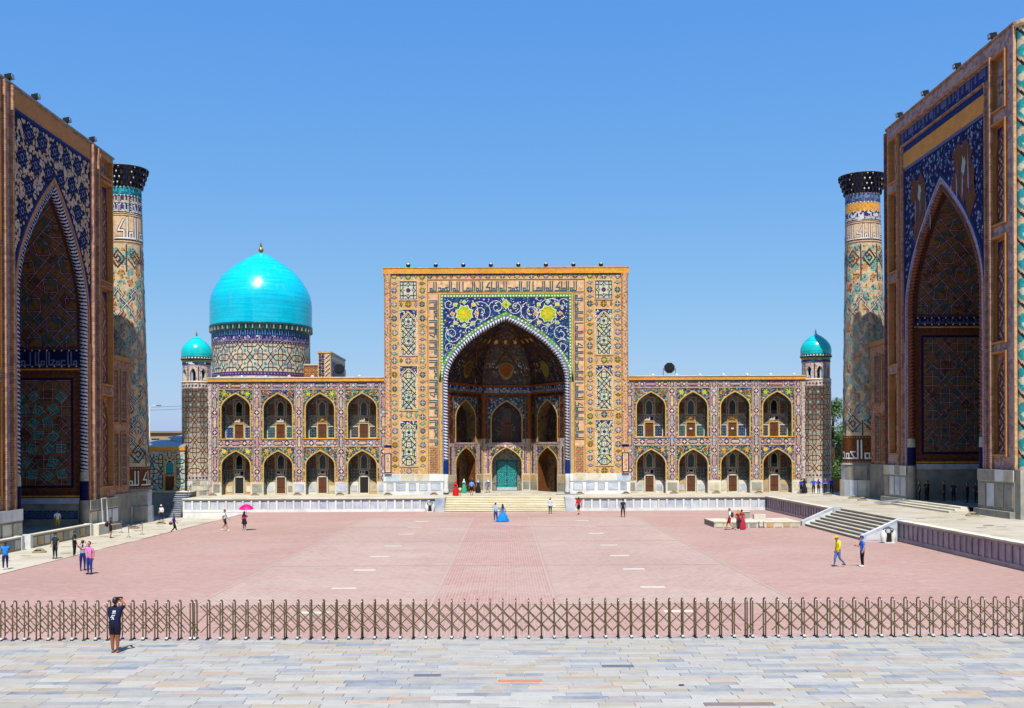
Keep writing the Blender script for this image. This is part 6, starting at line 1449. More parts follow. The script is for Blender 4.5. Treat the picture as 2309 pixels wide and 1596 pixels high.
mb = MB(); mb.tube([(-47.6, 142, -1.3), (-47.6, 142, 12.6)], [.12, .07], 'white_paint', 8); mb.build('pole', t)
mb = MB(); mb.tube([(-47.6, 142, 12.4), (-47.1, 142, 12.7), (-46.6, 142, 12.75)], .04, 'white_paint', 6); mb.obox((-46.4, 142, 12.72), (.3, 0, 0), (0, .12, 0), (0, 0, .06), 'steel'); mb.build('lamp_head', t)
for z in (12.0, 11.6):
    mb = MB(); mb.tube([(-60 + k * 2.4, 143, z + .25 + .012 * (k - 5) ** 2 + k * .06) for k in range(11)], .022, 'lamp_black', 5); mb.build('cable', t)

def leaf_mat(name, c1, c2):
    m, N, L, b = _new(name); oi = N.new('ShaderNodeNewGeometry'); n = _noise(N, L, 0.9, 3)
    L.new(_ramp(N, L, n, [(.3, lin(c1)), (.7, lin(c2))]), b.inputs['Base Color']); b.inputs['Roughness'].default_value = .6; b.inputs['Specular IOR Level'].default_value = .25; MATS[name] = m
leaf_mat('leaf_dark', (30, 62, 24), (66, 104, 40)); leaf_mat('leaf_mid', (56, 96, 30), (106, 146, 52))
def tree(x, y, h, cr, lab):
    t = thing('tree', lab, 'tree', (x, y, -1.3)); mb = MB()
    mb.tube([(x, y, -1.3), (x + .1, y, h * .3), (x - .1, y, h * .6), (x, y, h * .85)], [.38, .3, .2, .08], 'bark', 8)
    cl = []
    for k in range(26):
        a, rr, zz = R.random() * 2 * PI, cr * math.sqrt(R.random()) * .85, R.uniform(.25, 1.0)
        f = math.sin(PI * min(1, zz * .85 + .12)) ** .6; cl.append((x + rr * f * math.cos(a), y + rr * f * math.sin(a), -1.3 + (h + 1.3) * zz, R.uniform(.7, 1.3)))
    for c in cl[:9]: mb.tube([(x, y, c[2] * .6), ((x + c[0]) / 2, (y + c[1]) / 2, c[2] * .85), c[:3]], [.12, .08, .03], 'bark', 5)
    mb.build('trunk', t); mb = MB()
    for c in cl:
        for k in range(190):
            d = Vector((R.gauss(0, 1), R.gauss(0, 1), R.gauss(0, 1))).normalized() * c[3] * (R.random() ** .4); p = Vector(c[:3]) + d
            u = Vector((R.gauss(0, 1), R.gauss(0, 1), R.gauss(0, 1))).normalized(); v = u.orthogonal().normalized(); s_ = R.uniform(.1, .2)
            mb.poly([p - u * s_, p + v * s_ * .5, p + u * s_, p - v * s_ * .5], 'leaf_mid' if R.random() < .4 else 'leaf_dark')
    mb.build('crown', t)
tree(42.6, 139, 12.8, 2.9, 'dense green tree nearest the right corner tower')
tree(45.5, 142, 11.6, 2.9, 'dense green tree right of another, mostly behind the right minaret')
tree(43.5, 150, 12.6, 3.2, 'green tree farther back behind the other two trees')
tree(39.0, 146, 10.5, 2.5, 'lower green tree hidden behind the right corner tower')
# wooden hoarding at the right corner
t = thing('hoarding', 'orange wooden hoarding between the right corner tower and minaret', 'fence', (39.0, 127, ZT))
for k in range(13):
    x = 37.6 + k * .3; mb = MB(); mb.box(x, x + .28, 127.0 + R.uniform(0, .02), 127.06, ZT, 3.2 + R.uniform(-.06, .06), 'hoarding_wood'); mb.build('board', t)
for z in (1.75, 2.9): mb = MB(); mb.box(37.5, 41.6, 126.93, 126.98, z, z + .12, 'hoarding_wood'); mb.build('rail', t)
# ================================================================== FOLDING GATES
H = 1.3
def gate_meshes():
    mb = MB(); pts = [(0, -.15, 0), (0, -.15, H - .1)] + [(0, -.15 * math.cos(PI * k / 6), H - .1 + .1 * math.sin(PI * k / 6)) for k in range(1, 6)] + [(0, .15, H - .1), (0, .15, 0)]
    mb.tube(pts, .024, 'gate_metal', 8); 
    for y in (-.15, .15): mb.box(-.05, .05, y - .05, y + .05, 0, .03, 'lamp_black')
    o = mb.build('post', None, True); pm = o.data; bpy.data.objects.remove(o)
    mb = MB(); mb.ball((0, -.15, .06), .05, 'gate_foot', 8, 6); mb.ball((0, .15, .06), .05, 'gate_foot', 8, 6); o = mb.build('castor', None, True); cm = o.data; bpy.data.objects.remove(o)
    return pm, cm
PM, CM = gate_meshes()
def bar_mesh(sp, sgn):
    mb = MB(); a = Vector((-sgn * .5 * sp, 0, H * .85)); b = Vector((sgn * 1.5 * sp, 0, H * .2)); d = (b - a).normalized(); n = Vector((-d.z, 0, d.x))
    mb.obox((a + b) / 2, d * ((b - a).length / 2 + .02), Vector((0, .008, 0)), n * .0175, 'gate_metal')
    for t in (0, .25, .5, .75, 1): mb.ball(a + (b - a) * t, .022, 'gate_metal', 6, 4)
    o = mb.build('bar'); me = o.data; bpy.data.objects.remove(o); return me
def gate(x0, n, sp, label):
    t = thing('folding_gate', label, 'gate', (x0, 35.4, ZF)); bm = [bar_mesh(sp, 1), bar_mesh(sp, -1)]
    def put(name, me, x, y=0):
        o = bpy.data.objects.new(name, me); COL.objects.link(o); o.parent = t; o.location = (x, y, 0); return o
    for i in range(n):
        p = put('post', PM, i * sp)
        if i % 2 == 0: c = bpy.data.objects.new('castor', CM); COL.objects.link(c); c.parent = p
        if i == 0 or i >= n - 1: continue
        for y in (-.15, .15):
            if i < n - 1: put('bar', bm[0], i * sp, y - .012 * (1 if y < 0 else -1)); (put('bar', bm[1], i * sp, y + .012 * (1 if y < 0 else -1)) if y < 0 else None)
gate(-10.5 - .392 * 20, 21, .392, 'left bronze folding lattice gate, behind the man in navy')
gate(-10.36, 44, .4255, 'long middle bronze folding lattice gate across the foreground')
gate(8.12, 25, .4265, 'right bronze folding lattice gate, beyond the gap near the right side')

# ================================================================== SMALL THINGS ON THE GROUND
ORD = ['first', 'second', 'third', 'fourth', 'fifth', 'sixth', 'seventh', 'eighth', 'ninth', 'tenth']
def ground_lamp(x, y, z, label, group):
    mb = MB(); mb.lathe([(.5, z), (.5, z + .06), (.38, z + .16), (.2, z + .3), (.08, z + .34), (.0, z + .35)], 'lamp_stone', (x, y), 16); mb.lathe([(.39, z + .155), (.3, z + .235)], 'lamp_black', (x, y - .02), 6, -.8, .8)
    o = mb.build('ground_lamp', None, True); tag(o, label, 'lamp', group)
for s, nm in ((-1, 'left'), (1, 'right')):
    for k, x in enumerate(PX[1:]): ground_lamp(s * x, 123.3, ZT, '%s domed ground lamp of the %s wing, counted from the portal' % (ORD[k], nm), 'domed ground lamps before the central madrasah')
    ground_lamp(s * 13.7, 122.6, ZT, 'domed ground lamp at the outer corner of the white socle, %s of the portal' % nm, 'domed ground lamps before the central madrasah')
    ground_lamp(s * 8.4, 122.6, ZT, 'domed ground lamp beside the great arch, on its %s side' % nm, 'domed ground lamps before the central madrasah')
for k, (x, y) in enumerate(((-33.9, 77.2), (-35.2, 100.5), (-34.6, 106.5))): ground_lamp(x, y, ZL, ['domed ground lamp by the parapet gap at far left', 'domed ground lamp beside the left portal pier', 'domed ground lamp near the left minaret plinth'][k], 'domed ground lamps on the left pavement')
for k, (x, y) in enumerate(((35.4, 81.0), (35.2, 105.5), (35.6, 109.5), (35.4, 117.5))): ground_lamp(x, y, ZT, ['domed ground lamp before the near right pier', 'domed ground lamp left of the right portal socle', 'domed ground lamp by the right minaret plinth', 'domed ground lamp behind the right minaret plinth'][k], 'domed ground lamps on the right terrace')
def bin_(x, y, label):
    t = thing('litter_bin', label, 'bin', (x, y, 0))
    mb = MB(); mb.box(x - .36, x + .36, y - .36, y + .36, 0, .07, 'marble_white'); mb.build('base', t)
    for e in (-1, 1):
        mb = MB(); mb.lathe([(.16, .07), (.2, .25), (.24, .5), (.2, .75), (.13, .9)], 'marble_white', (x + e * .33, y), 12); mb.build('stone_jar', t, True)
    mb = MB(); mb.box(x - .16, x + .16, y - .18, y + .18, .07, .7, 'black_plastic'); mb.build('basket', t)
    mb = MB(); P = [(x - .3, y - .3, 1.0), (x + .3, y - .3, 1.0), (x + .3, y + .3, 1.0), (x - .3, y + .3, 1.0)]
    for a, b in zip(P, P[1:] + P[:1]): mb.poly([a, b, (x, y, 1.18)], 'steel')
    mb.poly(P, 'lamp_black'); [mb.tube([(x + a * .25, y + b * .25, .8), (x + a * .25, y + b * .25, 1.0)], .025, 'lamp_black', 6) for a in (-1, 1) for b in (-1, 1)]; mb.build('roof', t)
bin_(-8.3, 114.9, 'litter bin with stone jars and black roof left of the central steps')
bin_(27.0, 75.4, 'litter bin with stone jars and black roof beside the right stairs')
# low stone stage
t = thing('stage', 'low stone stage with golden panels standing on the plaza at right', 'platform', (21.2, 92.7, 0))
mb = MB(); mb.box(17.6, 24.9, 90.4, 95.0, 0, .42, 'limestone'); mb.box(17.57, 24.93, 90.36, 95.03, .42, .5, 'limestone'); mb.build('platform', t)
SG = front(90.4)
for k in range(10):
    mb = MB(); mould(mb, SG, 17.7 + k * .72, .05, 18.3 + k * .72, .38, R.choice(['gold_stone', 'gold_stone', 'limestone', 'limestone_grey']), 0, .03); mb.build('stone_panel', t)
SG2 = lambda u, v, d: (17.6 - d, u, v)
for k in range(5): mb = MB(); mould(mb, SG2, 90.5 + k * .9, .05, 91.25 + k * .9, .38, 'limestone_grey', 0, .03); mb.build('stone_panel', t)
mb = MB(); mb.box(20.6, 21.3, 93.4, 94.0, .5, 1.15, 'limestone_grey'); mb.box(20.56, 21.34, 93.36, 94.04, 1.15, 1.2, 'limestone'); tag(mb.build('stone_box'), 'grey stone box standing on the low stage', 'box')
mb = MB(); mb.box(21.5, 22.5, 92.6, 93.2, .5, .98, 'white_slab'); mb.box(20.2, 23.0, 92.3, 93.6, .5, .56, 'white_slab'); tag(mb.build('white_block'), 'white stone block on the low stage beside the grey box', 'block')
mb = MB()
for x in (21.35, 21.75): mb.tube([(x, 90.15, 0), (x, 90.25, .55)], .03, 'lamp_black', 6)
for z in (.18, .38): mb.tube([(21.35, 90.18, z), (21.75, 90.18, z)], .025, 'steel', 6)
tag(mb.build('step_ladder'), 'small black step ladder leaning on the stage front', 'ladder')
# rope stanchions on the left pavement
for k, (x, y) in enumerate(((-32.2, 90.6), (-32.0, 93.4), (-34.6, 95.5))):
    t = thing('stanchion', ['steel rope stanchion nearest the camera on the left pavement', 'steel rope stanchion farther right on the left pavement', 'steel rope stanchion close to the left pier'][k], 'stanchion', (x, y, ZL), 'rope stanchions')
    mb = MB(); mb.lathe([(.18, ZL), (.17, ZL + .04), (.03, ZL + .06), (.03, ZL + .98), (.06, ZL + 1.0), (.05, ZL + 1.05), (0, ZL + 1.06)], 'steel', (x, y), 10); mb.build('post', t, True)
mb = MB(); a, b = Vector((-32.2, 90.6, ZL + .95)), Vector((-32.0, 93.4, ZL + .95)); c = Vector((-34.6, 95.5, ZL + .95))
for p, q in ((a, b), (b, c)): mb.tube([p + (q - p) * (i / 10) + Vector((0, 0, -.35 * 4 * (i / 10) * (1 - i / 10))) for i in range(11)], .018, 'steel', 5)
tag(mb.build('chain'), 'thin chain hanging between the steel stanchions', 'chain')
mb = MB(); SLf = lambda u, v, d: (-36.55 + d + .06 * (2.4 - v), u, v); mframe(mb, SLf, 95.9, .2, 97.2, 2.5, .1, 'white_paint', 0, .05); tag(mb.build('empty_signboard'), 'empty white board surround leaning against the left portal socle', 'signboard')
mb = MB(); mb.obox((35.6, 98.6, 1.78), (1.3, 0, .12), (-.1, .8, 0), (0, 0, .025), 'roof_metal'); mb.box(36.7, 36.9, 97.8, 99.4, ZT, 1.85, 'steel'); tag(mb.build('ramp'), 'grey metal ramp lying before the far pier of the right portal', 'ramp')
mb = MB(); mb.box(5.6, 8.2, 120.9, 121.7, ZT + .01, ZT + .12, 'roof_metal'); tag(mb.build('door_ramp'), 'low grey ramp plate lying right of the central arch', 'ramp')

# ================================================================== PEOPLE
CL = {}
def cloth(rgb, rough=.8):
    k = 'cloth_%02x%02x%02x' % rgb
    if k not in MATS: plain(k, rgb, rough, var=.16, scale=6, spec=.2)
    return k
plain('skin', (196, 140, 106), .55, var=.06); plain('skin_tan', (158, 96, 58), .5, var=.08); plain('hair_black', (24, 20, 20), .5); plain('hair_brown', (80, 52, 30), .5); plain('hair_blond', (200, 150, 70), .5); plain('eye', (30, 24, 22), .3); plain('lip', (150, 84, 76), .5); plain('shoe_white', (226, 226, 222), .5); plain('shoe_dark', (30, 28, 28), .5); plain('print_white', (220, 228, 236), .7)
PQ = []
def joints(pose):
    J_ = dict(pelvis=(0, 0, .95), waist=(0, 0, 1.08), chest=(0, .0, 1.28), neck=(0, -.005, 1.46), headb=(0, .01, 1.53),
              hipR=(.095, 0, .9), kneeR=(.105, .02, .5), ankR=(.11, -.01, .09), hipL=(-.095, 0, .9), kneeL=(-.105, .02, .5), ankL=(-.11, -.01, .09),
              shR=(.185, 0, 1.41), elR=(.25, -.03, 1.13), wrR=(.265, .06, .88), shL=(-.185, 0, 1.41), elL=(-.25, -.03, 1.13), wrL=(-.265, .06, .88))
    P = {
     'stand': {}, 'wide': dict(ankR=(.16, 0, .09), ankL=(-.16, 0, .09), kneeR=(.13, .02, .5), kneeL=(-.13, .02, .5)),
     'walk': dict(kneeR=(.09, .17, .53), ankR=(.09, .26, .1), kneeL=(-.09, .03, .5), ankL=(-.09, -.3, .17), elR=(.24, -.12, 1.14), wrR=(.25, -.06, .9), elL=(-.24, .06, 1.14), wrL=(-.24, .24, .96)),
     'bow': dict(neck=(0, .06, 1.44), headb=(0, .1, 1.5), chest=(0, .03, 1.27), kneeR=(.09, .15, .53), ankR=(.09, .2, .1), kneeL=(-.09, .0, .5), ankL=(-.09, -.34, .18), elL=(-.25, .05, 1.13), wrL=(-.25, .14, .9)),
     'phone': dict(elR=(.24, .1, 1.14), wrR=(.12, .33, 1.2), elL=(-.24, .08, 1.14), wrL=(-.1, .3, 1.17)),
     'onephone': dict(elR=(.24, .1, 1.14), wrR=(.13, .34, 1.2)),
     'photo': dict(elR=(.3, .2, 1.34), wrR=(.1, .28, 1.6), elL=(-.3, .2, 1.34), wrL=(-.1, .28, 1.6)),
     'camera': dict(elR=(.3, .06, 1.5), wrR=(.1, .22, 1.64), elL=(-.2, .24, 1.3), wrL=(-.06, .24, 1.55), ankR=(.08, 0, .09), ankL=(-.08, 0, .09), kneeR=(.085, 0, .5), kneeL=(-.085, 0, .5)),
     'selfie': dict(elR=(.3, .24, 1.33), wrR=(.3, .46, 1.5), elL=(-.24, -.05, 1.13), wrL=(-.26, .0, .9)),
     'hips': dict(elR=(.33, -.05, 1.16), wrR=(.17, .04, 1.0), elL=(-.33, -.05, 1.16), wrL=(-.17, .04, 1.0)),
     'hug': dict(elR=(.32, .05, 1.2), wrR=(.42, .0, 1.12), elL=(-.3, .12, 1.35), wrL=(-.1, .2, 1.62)),
     'umbrella': dict(elR=(.22, .06, 1.16), wrR=(.14, .24, 1.26)), 'fold': dict(elR=(.24, .08, 1.15), wrR=(-.06, .17, 1.2), elL=(-.24, .08, 1.15), wrL=(.06, .19, 1.17)),
    }[pose]
    J_.update(P); return {k: Vector(v) for k, v in J_.items()}
EDGES = [('pelvis', 'waist'), ('waist', 'chest'), ('chest', 'neck'), ('neck', 'headb'), ('chest', 'shR'), ('shR', 'elR'), ('elR', 'wrR'), ('chest', 'shL'), ('shL', 'elL'), ('elL', 'wrL'), ('pelvis', 'hipR'), ('hipR', 'kneeR'), ('kneeR', 'ankR'), ('pelvis', 'hipL'), ('hipL', 'kneeL'), ('kneeL', 'ankL')]
RAD = dict(pelvis=(.15, .11), waist=(.14, .1), chest=(.155, .115), neck=(.07, .065), headb=(.055, .055), hipR=(.1, .1), kneeR=(.062, .062), ankR=(.042, .042), hipL=(.1, .1), kneeL=(.062, .062), ankL=(.042, .042), shR=(.075, .07), elR=(.047, .047), wrR=(.032, .032), shL=(.075, .07), elL=(.047, .047), wrL=(.032, .032))
def person(label, x, y, z, heading, pose='stand', h=1.74, top=(200, 200, 200), bottom=(40, 44, 60), sleeve='short', legs='long', shoe='shoe_dark', skin='skin', hair='hair_black', female=False, dress=None, skirt=None, scarf=None, cap=None, longhair=False, fat=1.12, group=None, loose=1.14, shirt_hem=None):
    J_ = joints(pose); s = h / 1.74
    me = bpy.data.meshes.new('raw'); names = list(J_); me.from_pydata([tuple(J_[n] * s) for n in names], [(names.index(a), names.index(b)) for a, b in EDGES], [])
    o = bpy.data.objects.new('raw', me); COL.objects.link(o)
    m = o.modifiers.new('skin', 'SKIN'); m.use_smooth_shade = True; m.branch_smoothing = .6
    for n, v in zip(names, me.skin_vertices[0].data):
        r = RAD[n]; f = fat if n in ('pelvis', 'waist', 'chest', 'hipR', 'hipL') else 1.0; f *= loose if n[:2] in ('sh', 'el', 'hi', 'kn') else 1
        if female and n in ('chest', 'shR', 'shL'): f *= .9
        v.radius = (r[0] * s * f, r[1] * s * f); v.use_root = n == 'pelvis'
    o.modifiers.new('sub', 'SUBSURF').levels = 1
    PQ.append((o, locals().copy()))
def finish_people():
    dg = bpy.context.evaluated_depsgraph_get(); dg.update()
    for o, k in PQ:
        J_, s = k['J_'], k['s']; ev = o.evaluated_get(dg); em = ev.to_mesh()
        mb = MB(); top, bot, sk = cloth(k['top']), cloth(k['bottom']), k['skin']
        if k['dress']: top = cloth(k['dress'])
        mb.v = [tuple(v.co) for v in em.vertices]; bones = [(J_[a] * s, J_[b] * s, a, b) for a, b in EDGES]
        for p in em.polygons:
            c = p.center; best = None
            for a, b, na, nb in bones:
                d = b - a; t = max(0, min(1, (c - a).dot(d) / d.length_squared)); q = (c - (a + d * t)).length / (RAD[na][0] * (1 - t) + RAD[nb][0] * t)
                if best is None or q < best[0]: best = (q, t, na, nb)
            _, t, na, nb = best; m_ = top
            if nb == 'headb': m_ = sk
            elif nb[:2] == 'el': m_ = top if (k['sleeve'] != 'none' and (k['sleeve'] == 'long' or t < .72)) else sk
            elif nb[:2] == 'wr': m_ = top if k['sleeve'] == 'long' and t < .93 else sk
            elif nb[:3] == 'hip' or na == 'pelvis': m_ = bot if c.z < (1.0 if not k['shirt_hem'] else k['shirt_hem']) * s else top
            elif nb[:4] == 'knee': m_ = (bot if c.z < .93 * s or not k['shirt_hem'] else top) if (k['legs'] != 'short' or t < .85) else sk
            elif nb[:3] == 'ank': m_ = bot if k['legs'] == 'long' else sk
            mb.f.append(tuple(p.vertices)); mb.m.append(mb.mi(m_))
        # head with chin taper, nose, eyes, mouth, ears
        hc = (J_['headb'] + Vector((0, .015, .1))) * s; i0 = len(mb.v); mb.ball(hc, .1 * s, sk, 14, 12, .78, .95, 1.18)
        for i in range(i0, len(mb.v)):
            v = Vector(mb.v[i]) - hc; tz = v.z / (.118 * s)
            if tz < -.1: f = 1 + (tz + .1) * .32; v.x *= f; v.y = v.y * f + .012 * s * (-tz)
            mb.v[i] = tuple(hc + v)
        mb.tube([hc + Vector((0, .088, .012)) * s, hc + Vector((0, .108, -.02)) * s, hc + Vector((0, .09, -.028)) * s], [.009 * s, .015 * s, .012 * s], sk, 6)
        for e in (-1, 1):
            mb.ball(hc + Vector((e * .03, .083, .012)) * s, .012 * s, 'eye', 6, 4); mb.ball(hc + Vector((e * .079, 0, -.005)) * s, .026 * s, sk, 6, 5, .35, .7, 1.1)
        mb.ball(hc + Vector((0, .088, -.055)) * s, .02 * s, 'lip', 6, 4, 1, .3, .25)
        # hands: palm, four fingers, thumb
        for e, sd_ in ((1, 'R'), (-1, 'L')):
            w_, el = J_['wr' + sd_] * s, J_['el' + sd_] * s; d = (w_ - el).normalized(); a = Vector((0, 1, 0)) if abs(d.y) < .8 else Vector((0, 0, 1)); sdv = d.cross(a).normalized(); nrm = sdv.cross(d).normalized(); pc = w_ + d * .045 * s
            mb.tube([w_ - d * .01 * s, w_ + d * .03 * s, w_ + d * .085 * s], [.03 * s, .04 * s, .034 * s], sk, 8)
            for q in range(4):
                b0 = w_ + d * .08 * s + nrm * (q - 1.5) * .019 * s; L_ = (.062, .074, .07, .055)[q] * s
                mb.tube([b0, b0 + d * L_ * .5 - sdv * e * .008 * s, b0 + d * L_ * .9 - sdv * e * .028 * s], [.0095 * s, .009 * s, .007 * s], sk, 5)
            b0 = w_ + d * .03 * s + nrm * .034 * s; mb.tube([b0, b0 + nrm * .022 * s + d * .025 * s, b0 + nrm * .026 * s + d * .055 * s], [.013 * s, .011 * s, .008 * s], sk, 5)
        for sd_ in 'RL':
            a = J_['ank' + sd_] * s; i0 = len(mb.v); lift = max(0, a.z - .1 * s); mb.ball((a.x, a.y + .055 * s, .045 * s + lift), .05 * s, k['shoe'], 10, 8, .95, 2.55, .95)
            for i in range(i0, len(mb.v)):
                v = mb.v[i]; mb.v[i] = (v[0], v[1], max(v[2], .004 + lift))
        b = mb.build('person', None, True); b.location = (k['x'], k['y'], k['z']); b.rotation_euler = (0, 0, k['heading']); tag(b, k['label'], 'person', k['group'])
        def child(mb_, n_, sm=True):
            c = mb_.build(n_, None, sm); c.parent = b; return c
        # hair / scarf / cap
        hm = MB(); mat = cloth(k['scarf']) if k['scarf'] else k['hair']; i0 = 0; n, m2 = 14, 10
        R_ = .108 * s
        for j in range(m2 + 1):
            t = PI * j / m2
            for q in range(n):
                a = 2 * PI * q / n; hm.v.append((hc.x + R_ * .8 * math.sin(t) * math.cos(a), hc.y - .008 * s + R_ * .97 * math.sin(t) * math.sin(a), hc.z + .008 * s + R_ * 1.16 * math.cos(t)))
        for j in range(m2):
            for q in range(n):
                t = PI * (j + .5) / m2; a = 2 * PI * (q + .5) / n; yy = math.sin(t) * math.sin(a); zz = math.cos(t)
                if zz > .55 or (yy < .25 and zz > -.15) or (yy < -.25 and zz > -.6) or (k['scarf'] and yy < .62):
                    aa = j * n + q; bb = j * n + (q + 1) % n; hm.f.append((aa, aa + n, bb + n, bb)); hm.m.append(hm.mi(mat))
        child(hm, 'headscarf' if k['scarf'] else 'hair')
        if k['longhair'] or k['scarf']:
            hm = MB(); hm.lathe([(.085 * s, hc.z + .02 * s), (.1 * s, hc.z - .08 * s), (.12 * s, hc.z - .2 * s), (.1 * s if not k['scarf'] else .19 * s, hc.z - .3 * s)], mat, (hc.x, hc.y - .045 * s if not k['scarf'] else hc.y - .03 * s), 12, -PI * .45, PI * .45) if k['longhair'] else hm.lathe([(.09 * s, hc.z - .04 * s), (.1 * s, hc.z - .12 * s), (.17 * s, hc.z - .22 * s), (.2 * s, hc.z - .3 * s)], mat, (hc.x, hc.y - .03 * s), 14)
            child(hm, 'headscarf' if k['scarf'] else 'hair')
        if k['cap']:
            cm_ = cloth(k['cap']); hm = MB(); hm.lathe([(.094 * s, hc.z + .03 * s), (.098 * s, hc.z + .06 * s), (.085 * s, hc.z + .105 * s), (.05 * s, hc.z + .132 * s), (.0, hc.z + .14 * s)], cm_, (hc.x, hc.y), 14)
            hm.poly([(hc.x - .075 * s, hc.y + .06 * s, hc.z + .045 * s), (hc.x + .075 * s, hc.y + .06 * s, hc.z + .045 * s), (hc.x + .055 * s, hc.y + .17 * s, hc.z + .025 * s), (hc.x - .055 * s, hc.y + .17 * s, hc.z + .025 * s)], cm_); child(hm, 'cap')
        if k['dress'] or k['skirt']:
            cm_ = cloth(k['dress'] or k['skirt']); hm = MB(); long_ = .06 if k['dress'] else .55; n = 24; fl = (.42 if k['dress'] == (14, 130, 226) else .16) if k['dress'] else .14; prof = [(.15, 1.1), (.165, 1.0), (.2, .9), (.2 + fl * .55, .62), (.2 + fl * .85, .3), (.2 + fl, .06)]
            prof = [p for p in prof if p[1] >= long_ - .1]
            for (r, zz) in prof:
                for q in range(n):
                    a = 2 * PI * q / n; rr = r * s * (1 + (.09 * math.sin(q * PI / 2 + zz * 5) if zz < .85 else 0)); hm.v.append((rr * math.sin(a), -rr * math.cos(a) * .88, zz * s))
            for j in range(len(prof) - 1):
                for q in range(n): aa = j * n + q; bb = j * n + (q + 1) % n; hm.f.append((aa, bb, bb + n, aa + n)); hm.m.append(hm.mi(cm_))
            child(hm, 'dress_skirt' if k['dress'] else 'skirt')
        ev.to_mesh_clear(); k['body'] = b
        bpy.data.objects.remove(o)
def at(x, y, h, up): # point near a person's chest etc. (world)
    return Vector((x, y, up))
NAVY, BLACK, JEANS, TEAL = (18, 26, 62), (22, 22, 26), (40, 62, 120), (24, 52, 62)
A_, TW = 0.0, PI
person('person in navy t-shirt and shorts photographing from the marble foreground', -12.2, 33.1, ZF, -.1, 'camera', 1.72, NAVY, (24, 20, 40), legs='short', shoe='skin_tan', skin='skin_tan', fat=1.42, loose=1.3, shirt_hem=.86)
person('person in grey t-shirt and jeans taking a photo at the left', -24.0, 60.2, 0, .2, 'photo', 1.72, (158, 158, 162), (30, 40, 120), fat=1.05)
person('person in pink polo shirt holding up a phone, facing the camera', -22.9, 58.4, 0, TW - .4, 'selfie', 1.8, (226, 128, 190), (40, 60, 140), fat=1.1, shoe='shoe_dark', shirt_hem=.88)
person('person in dark uniform, left of two standing on the left pavement', -30.9, 72.8, ZL, TW - .3, 'stand', 1.78, TEAL, (20, 34, 44), cap=(20, 40, 50), group='uniformed people on the left pavement')
person('person in dark uniform holding papers, right of two on the left pavement', -30.2, 74.3, ZL, -PI / 2, 'onephone', 1.78, TEAL, (20, 34, 44), cap=(20, 40, 50), group='uniformed people on the left pavement')
person('person in bright blue shirt at the far left edge', -31.25, 66.3, ZL, .5, 'phone', 1.76, (30, 130, 220), (20, 30, 90), shoe='shoe_white', fat=1.12, shirt_hem=.88)
person('person in black shorts wearing a backpack near the left pier', -33.4, 89.7, ZL, -PI / 2 + .2, 'onephone', 1.72, BLACK, BLACK, legs='short', cap=(50, 40, 36))
person('person in white t-shirt behind the left parapet', -37.3, 88.3, .15, .6, 'stand', 1.72, (232, 232, 236), (200, 170, 60), legs='short', skin='skin', hair='hair_brown')
person('person in long blue dress inside the left arch', -38.2, 82.2, .15, PI / 2, 'stand', 1.66, (40, 90, 220), BLACK, female=True, dress=(40, 96, 226), longhair=True)
person('person in blue shirt and black trousers walking beside the left steps', -29.4, 94.0, ZL, -PI / 2 + .2, 'walk', 1.76, (30, 40, 170), BLACK)
person('person in white shirt and cap near the outdoor metal stairs', -35.9, 110.6, ZL, TW, 'walk', 1.7, (222, 226, 234), (26, 28, 40), sleeve='long', cap=(220, 220, 220))
person('person in white shirt and black shorts walking across the left plaza', -23.65, 89.2, 0, -PI / 2, 'walk', 1.8, (236, 236, 236), BLACK, legs='short', shoe='shoe_white')
person('person in magenta top and black skirt under the umbrella', -22.05, 89.4, 0, -.5, 'umbrella', 1.62, (206, 20, 120), BLACK, legs='short', female=True, skirt=BLACK, shoe='shoe_white', longhair=True)
person('person in pale blue shirt and jeans, left one of the couple mid-plaza', -1.05, 98.9, 0, 0, 'hug', 1.76, (150, 180, 226), (50, 70, 140), shoe='shoe_white')
person('person in shining blue gown, right one of the couple mid-plaza', -.4, 98.8, 0, .2, 'stand', 1.66, (20, 130, 220), BLACK, sleeve='none', female=True, dress=(14, 130, 226), longhair=True)
person('person in white top with black trousers before the central steps', 4.5, 110.7, 0, TW, 'stand', 1.66, (214, 226, 236), BLACK, sleeve='long', female=True, longhair=True, hair='hair_brown', shirt_hem=.85)
person('person in red t-shirt and black shorts right of the central steps', 7.35, 109.0, 0, .3, 'walk', 1.78, (214, 16, 24), BLACK, legs='short')
person('person in dark uniform standing alone on the plaza right of centre', 11.4, 104.6, 0, .1, 'wide', 1.8, (16, 50, 56), (14, 30, 36), cap=(16, 34, 40))
person('person in white shirt and red shorts passing the stage', 18.4, 88.0, 0, PI / 2, 'walk', 1.78, (232, 232, 232), (170, 24, 40), legs='short', shoe='shoe_dark')
person('person in dark red blouse and grey trousers beside the stage', 19.05, 87.7, 0, .4, 'hips', 1.68, (150, 20, 36), (60, 60, 70), female=True, hair='hair_blond', longhair=True, shoe='shoe_white')
person('person in long pinkish red dress beside the stage', 19.45, 88.2, 0, -.3, 'stand', 1.66, (186, 40, 60), BLACK, female=True, dress=(180, 36, 56))
person('person in yellow hooded jacket and jeans walking with head bowed', 18.85, 60.6, 0, PI / 2 + .2, 'bow', 1.76, (240, 220, 10), (70, 120, 180), sleeve='long', cap=(240, 196, 10), fat=1.12, loose=1.15, shirt_hem=.9)
person('person in blue t-shirt and blue cap looking at a phone', 20.15, 60.4, 0, PI / 2, 'onephone', 1.76, (30, 110, 226), (18, 22, 44), cap=(20, 60, 150), shoe='shoe_white', shirt_hem=.9)
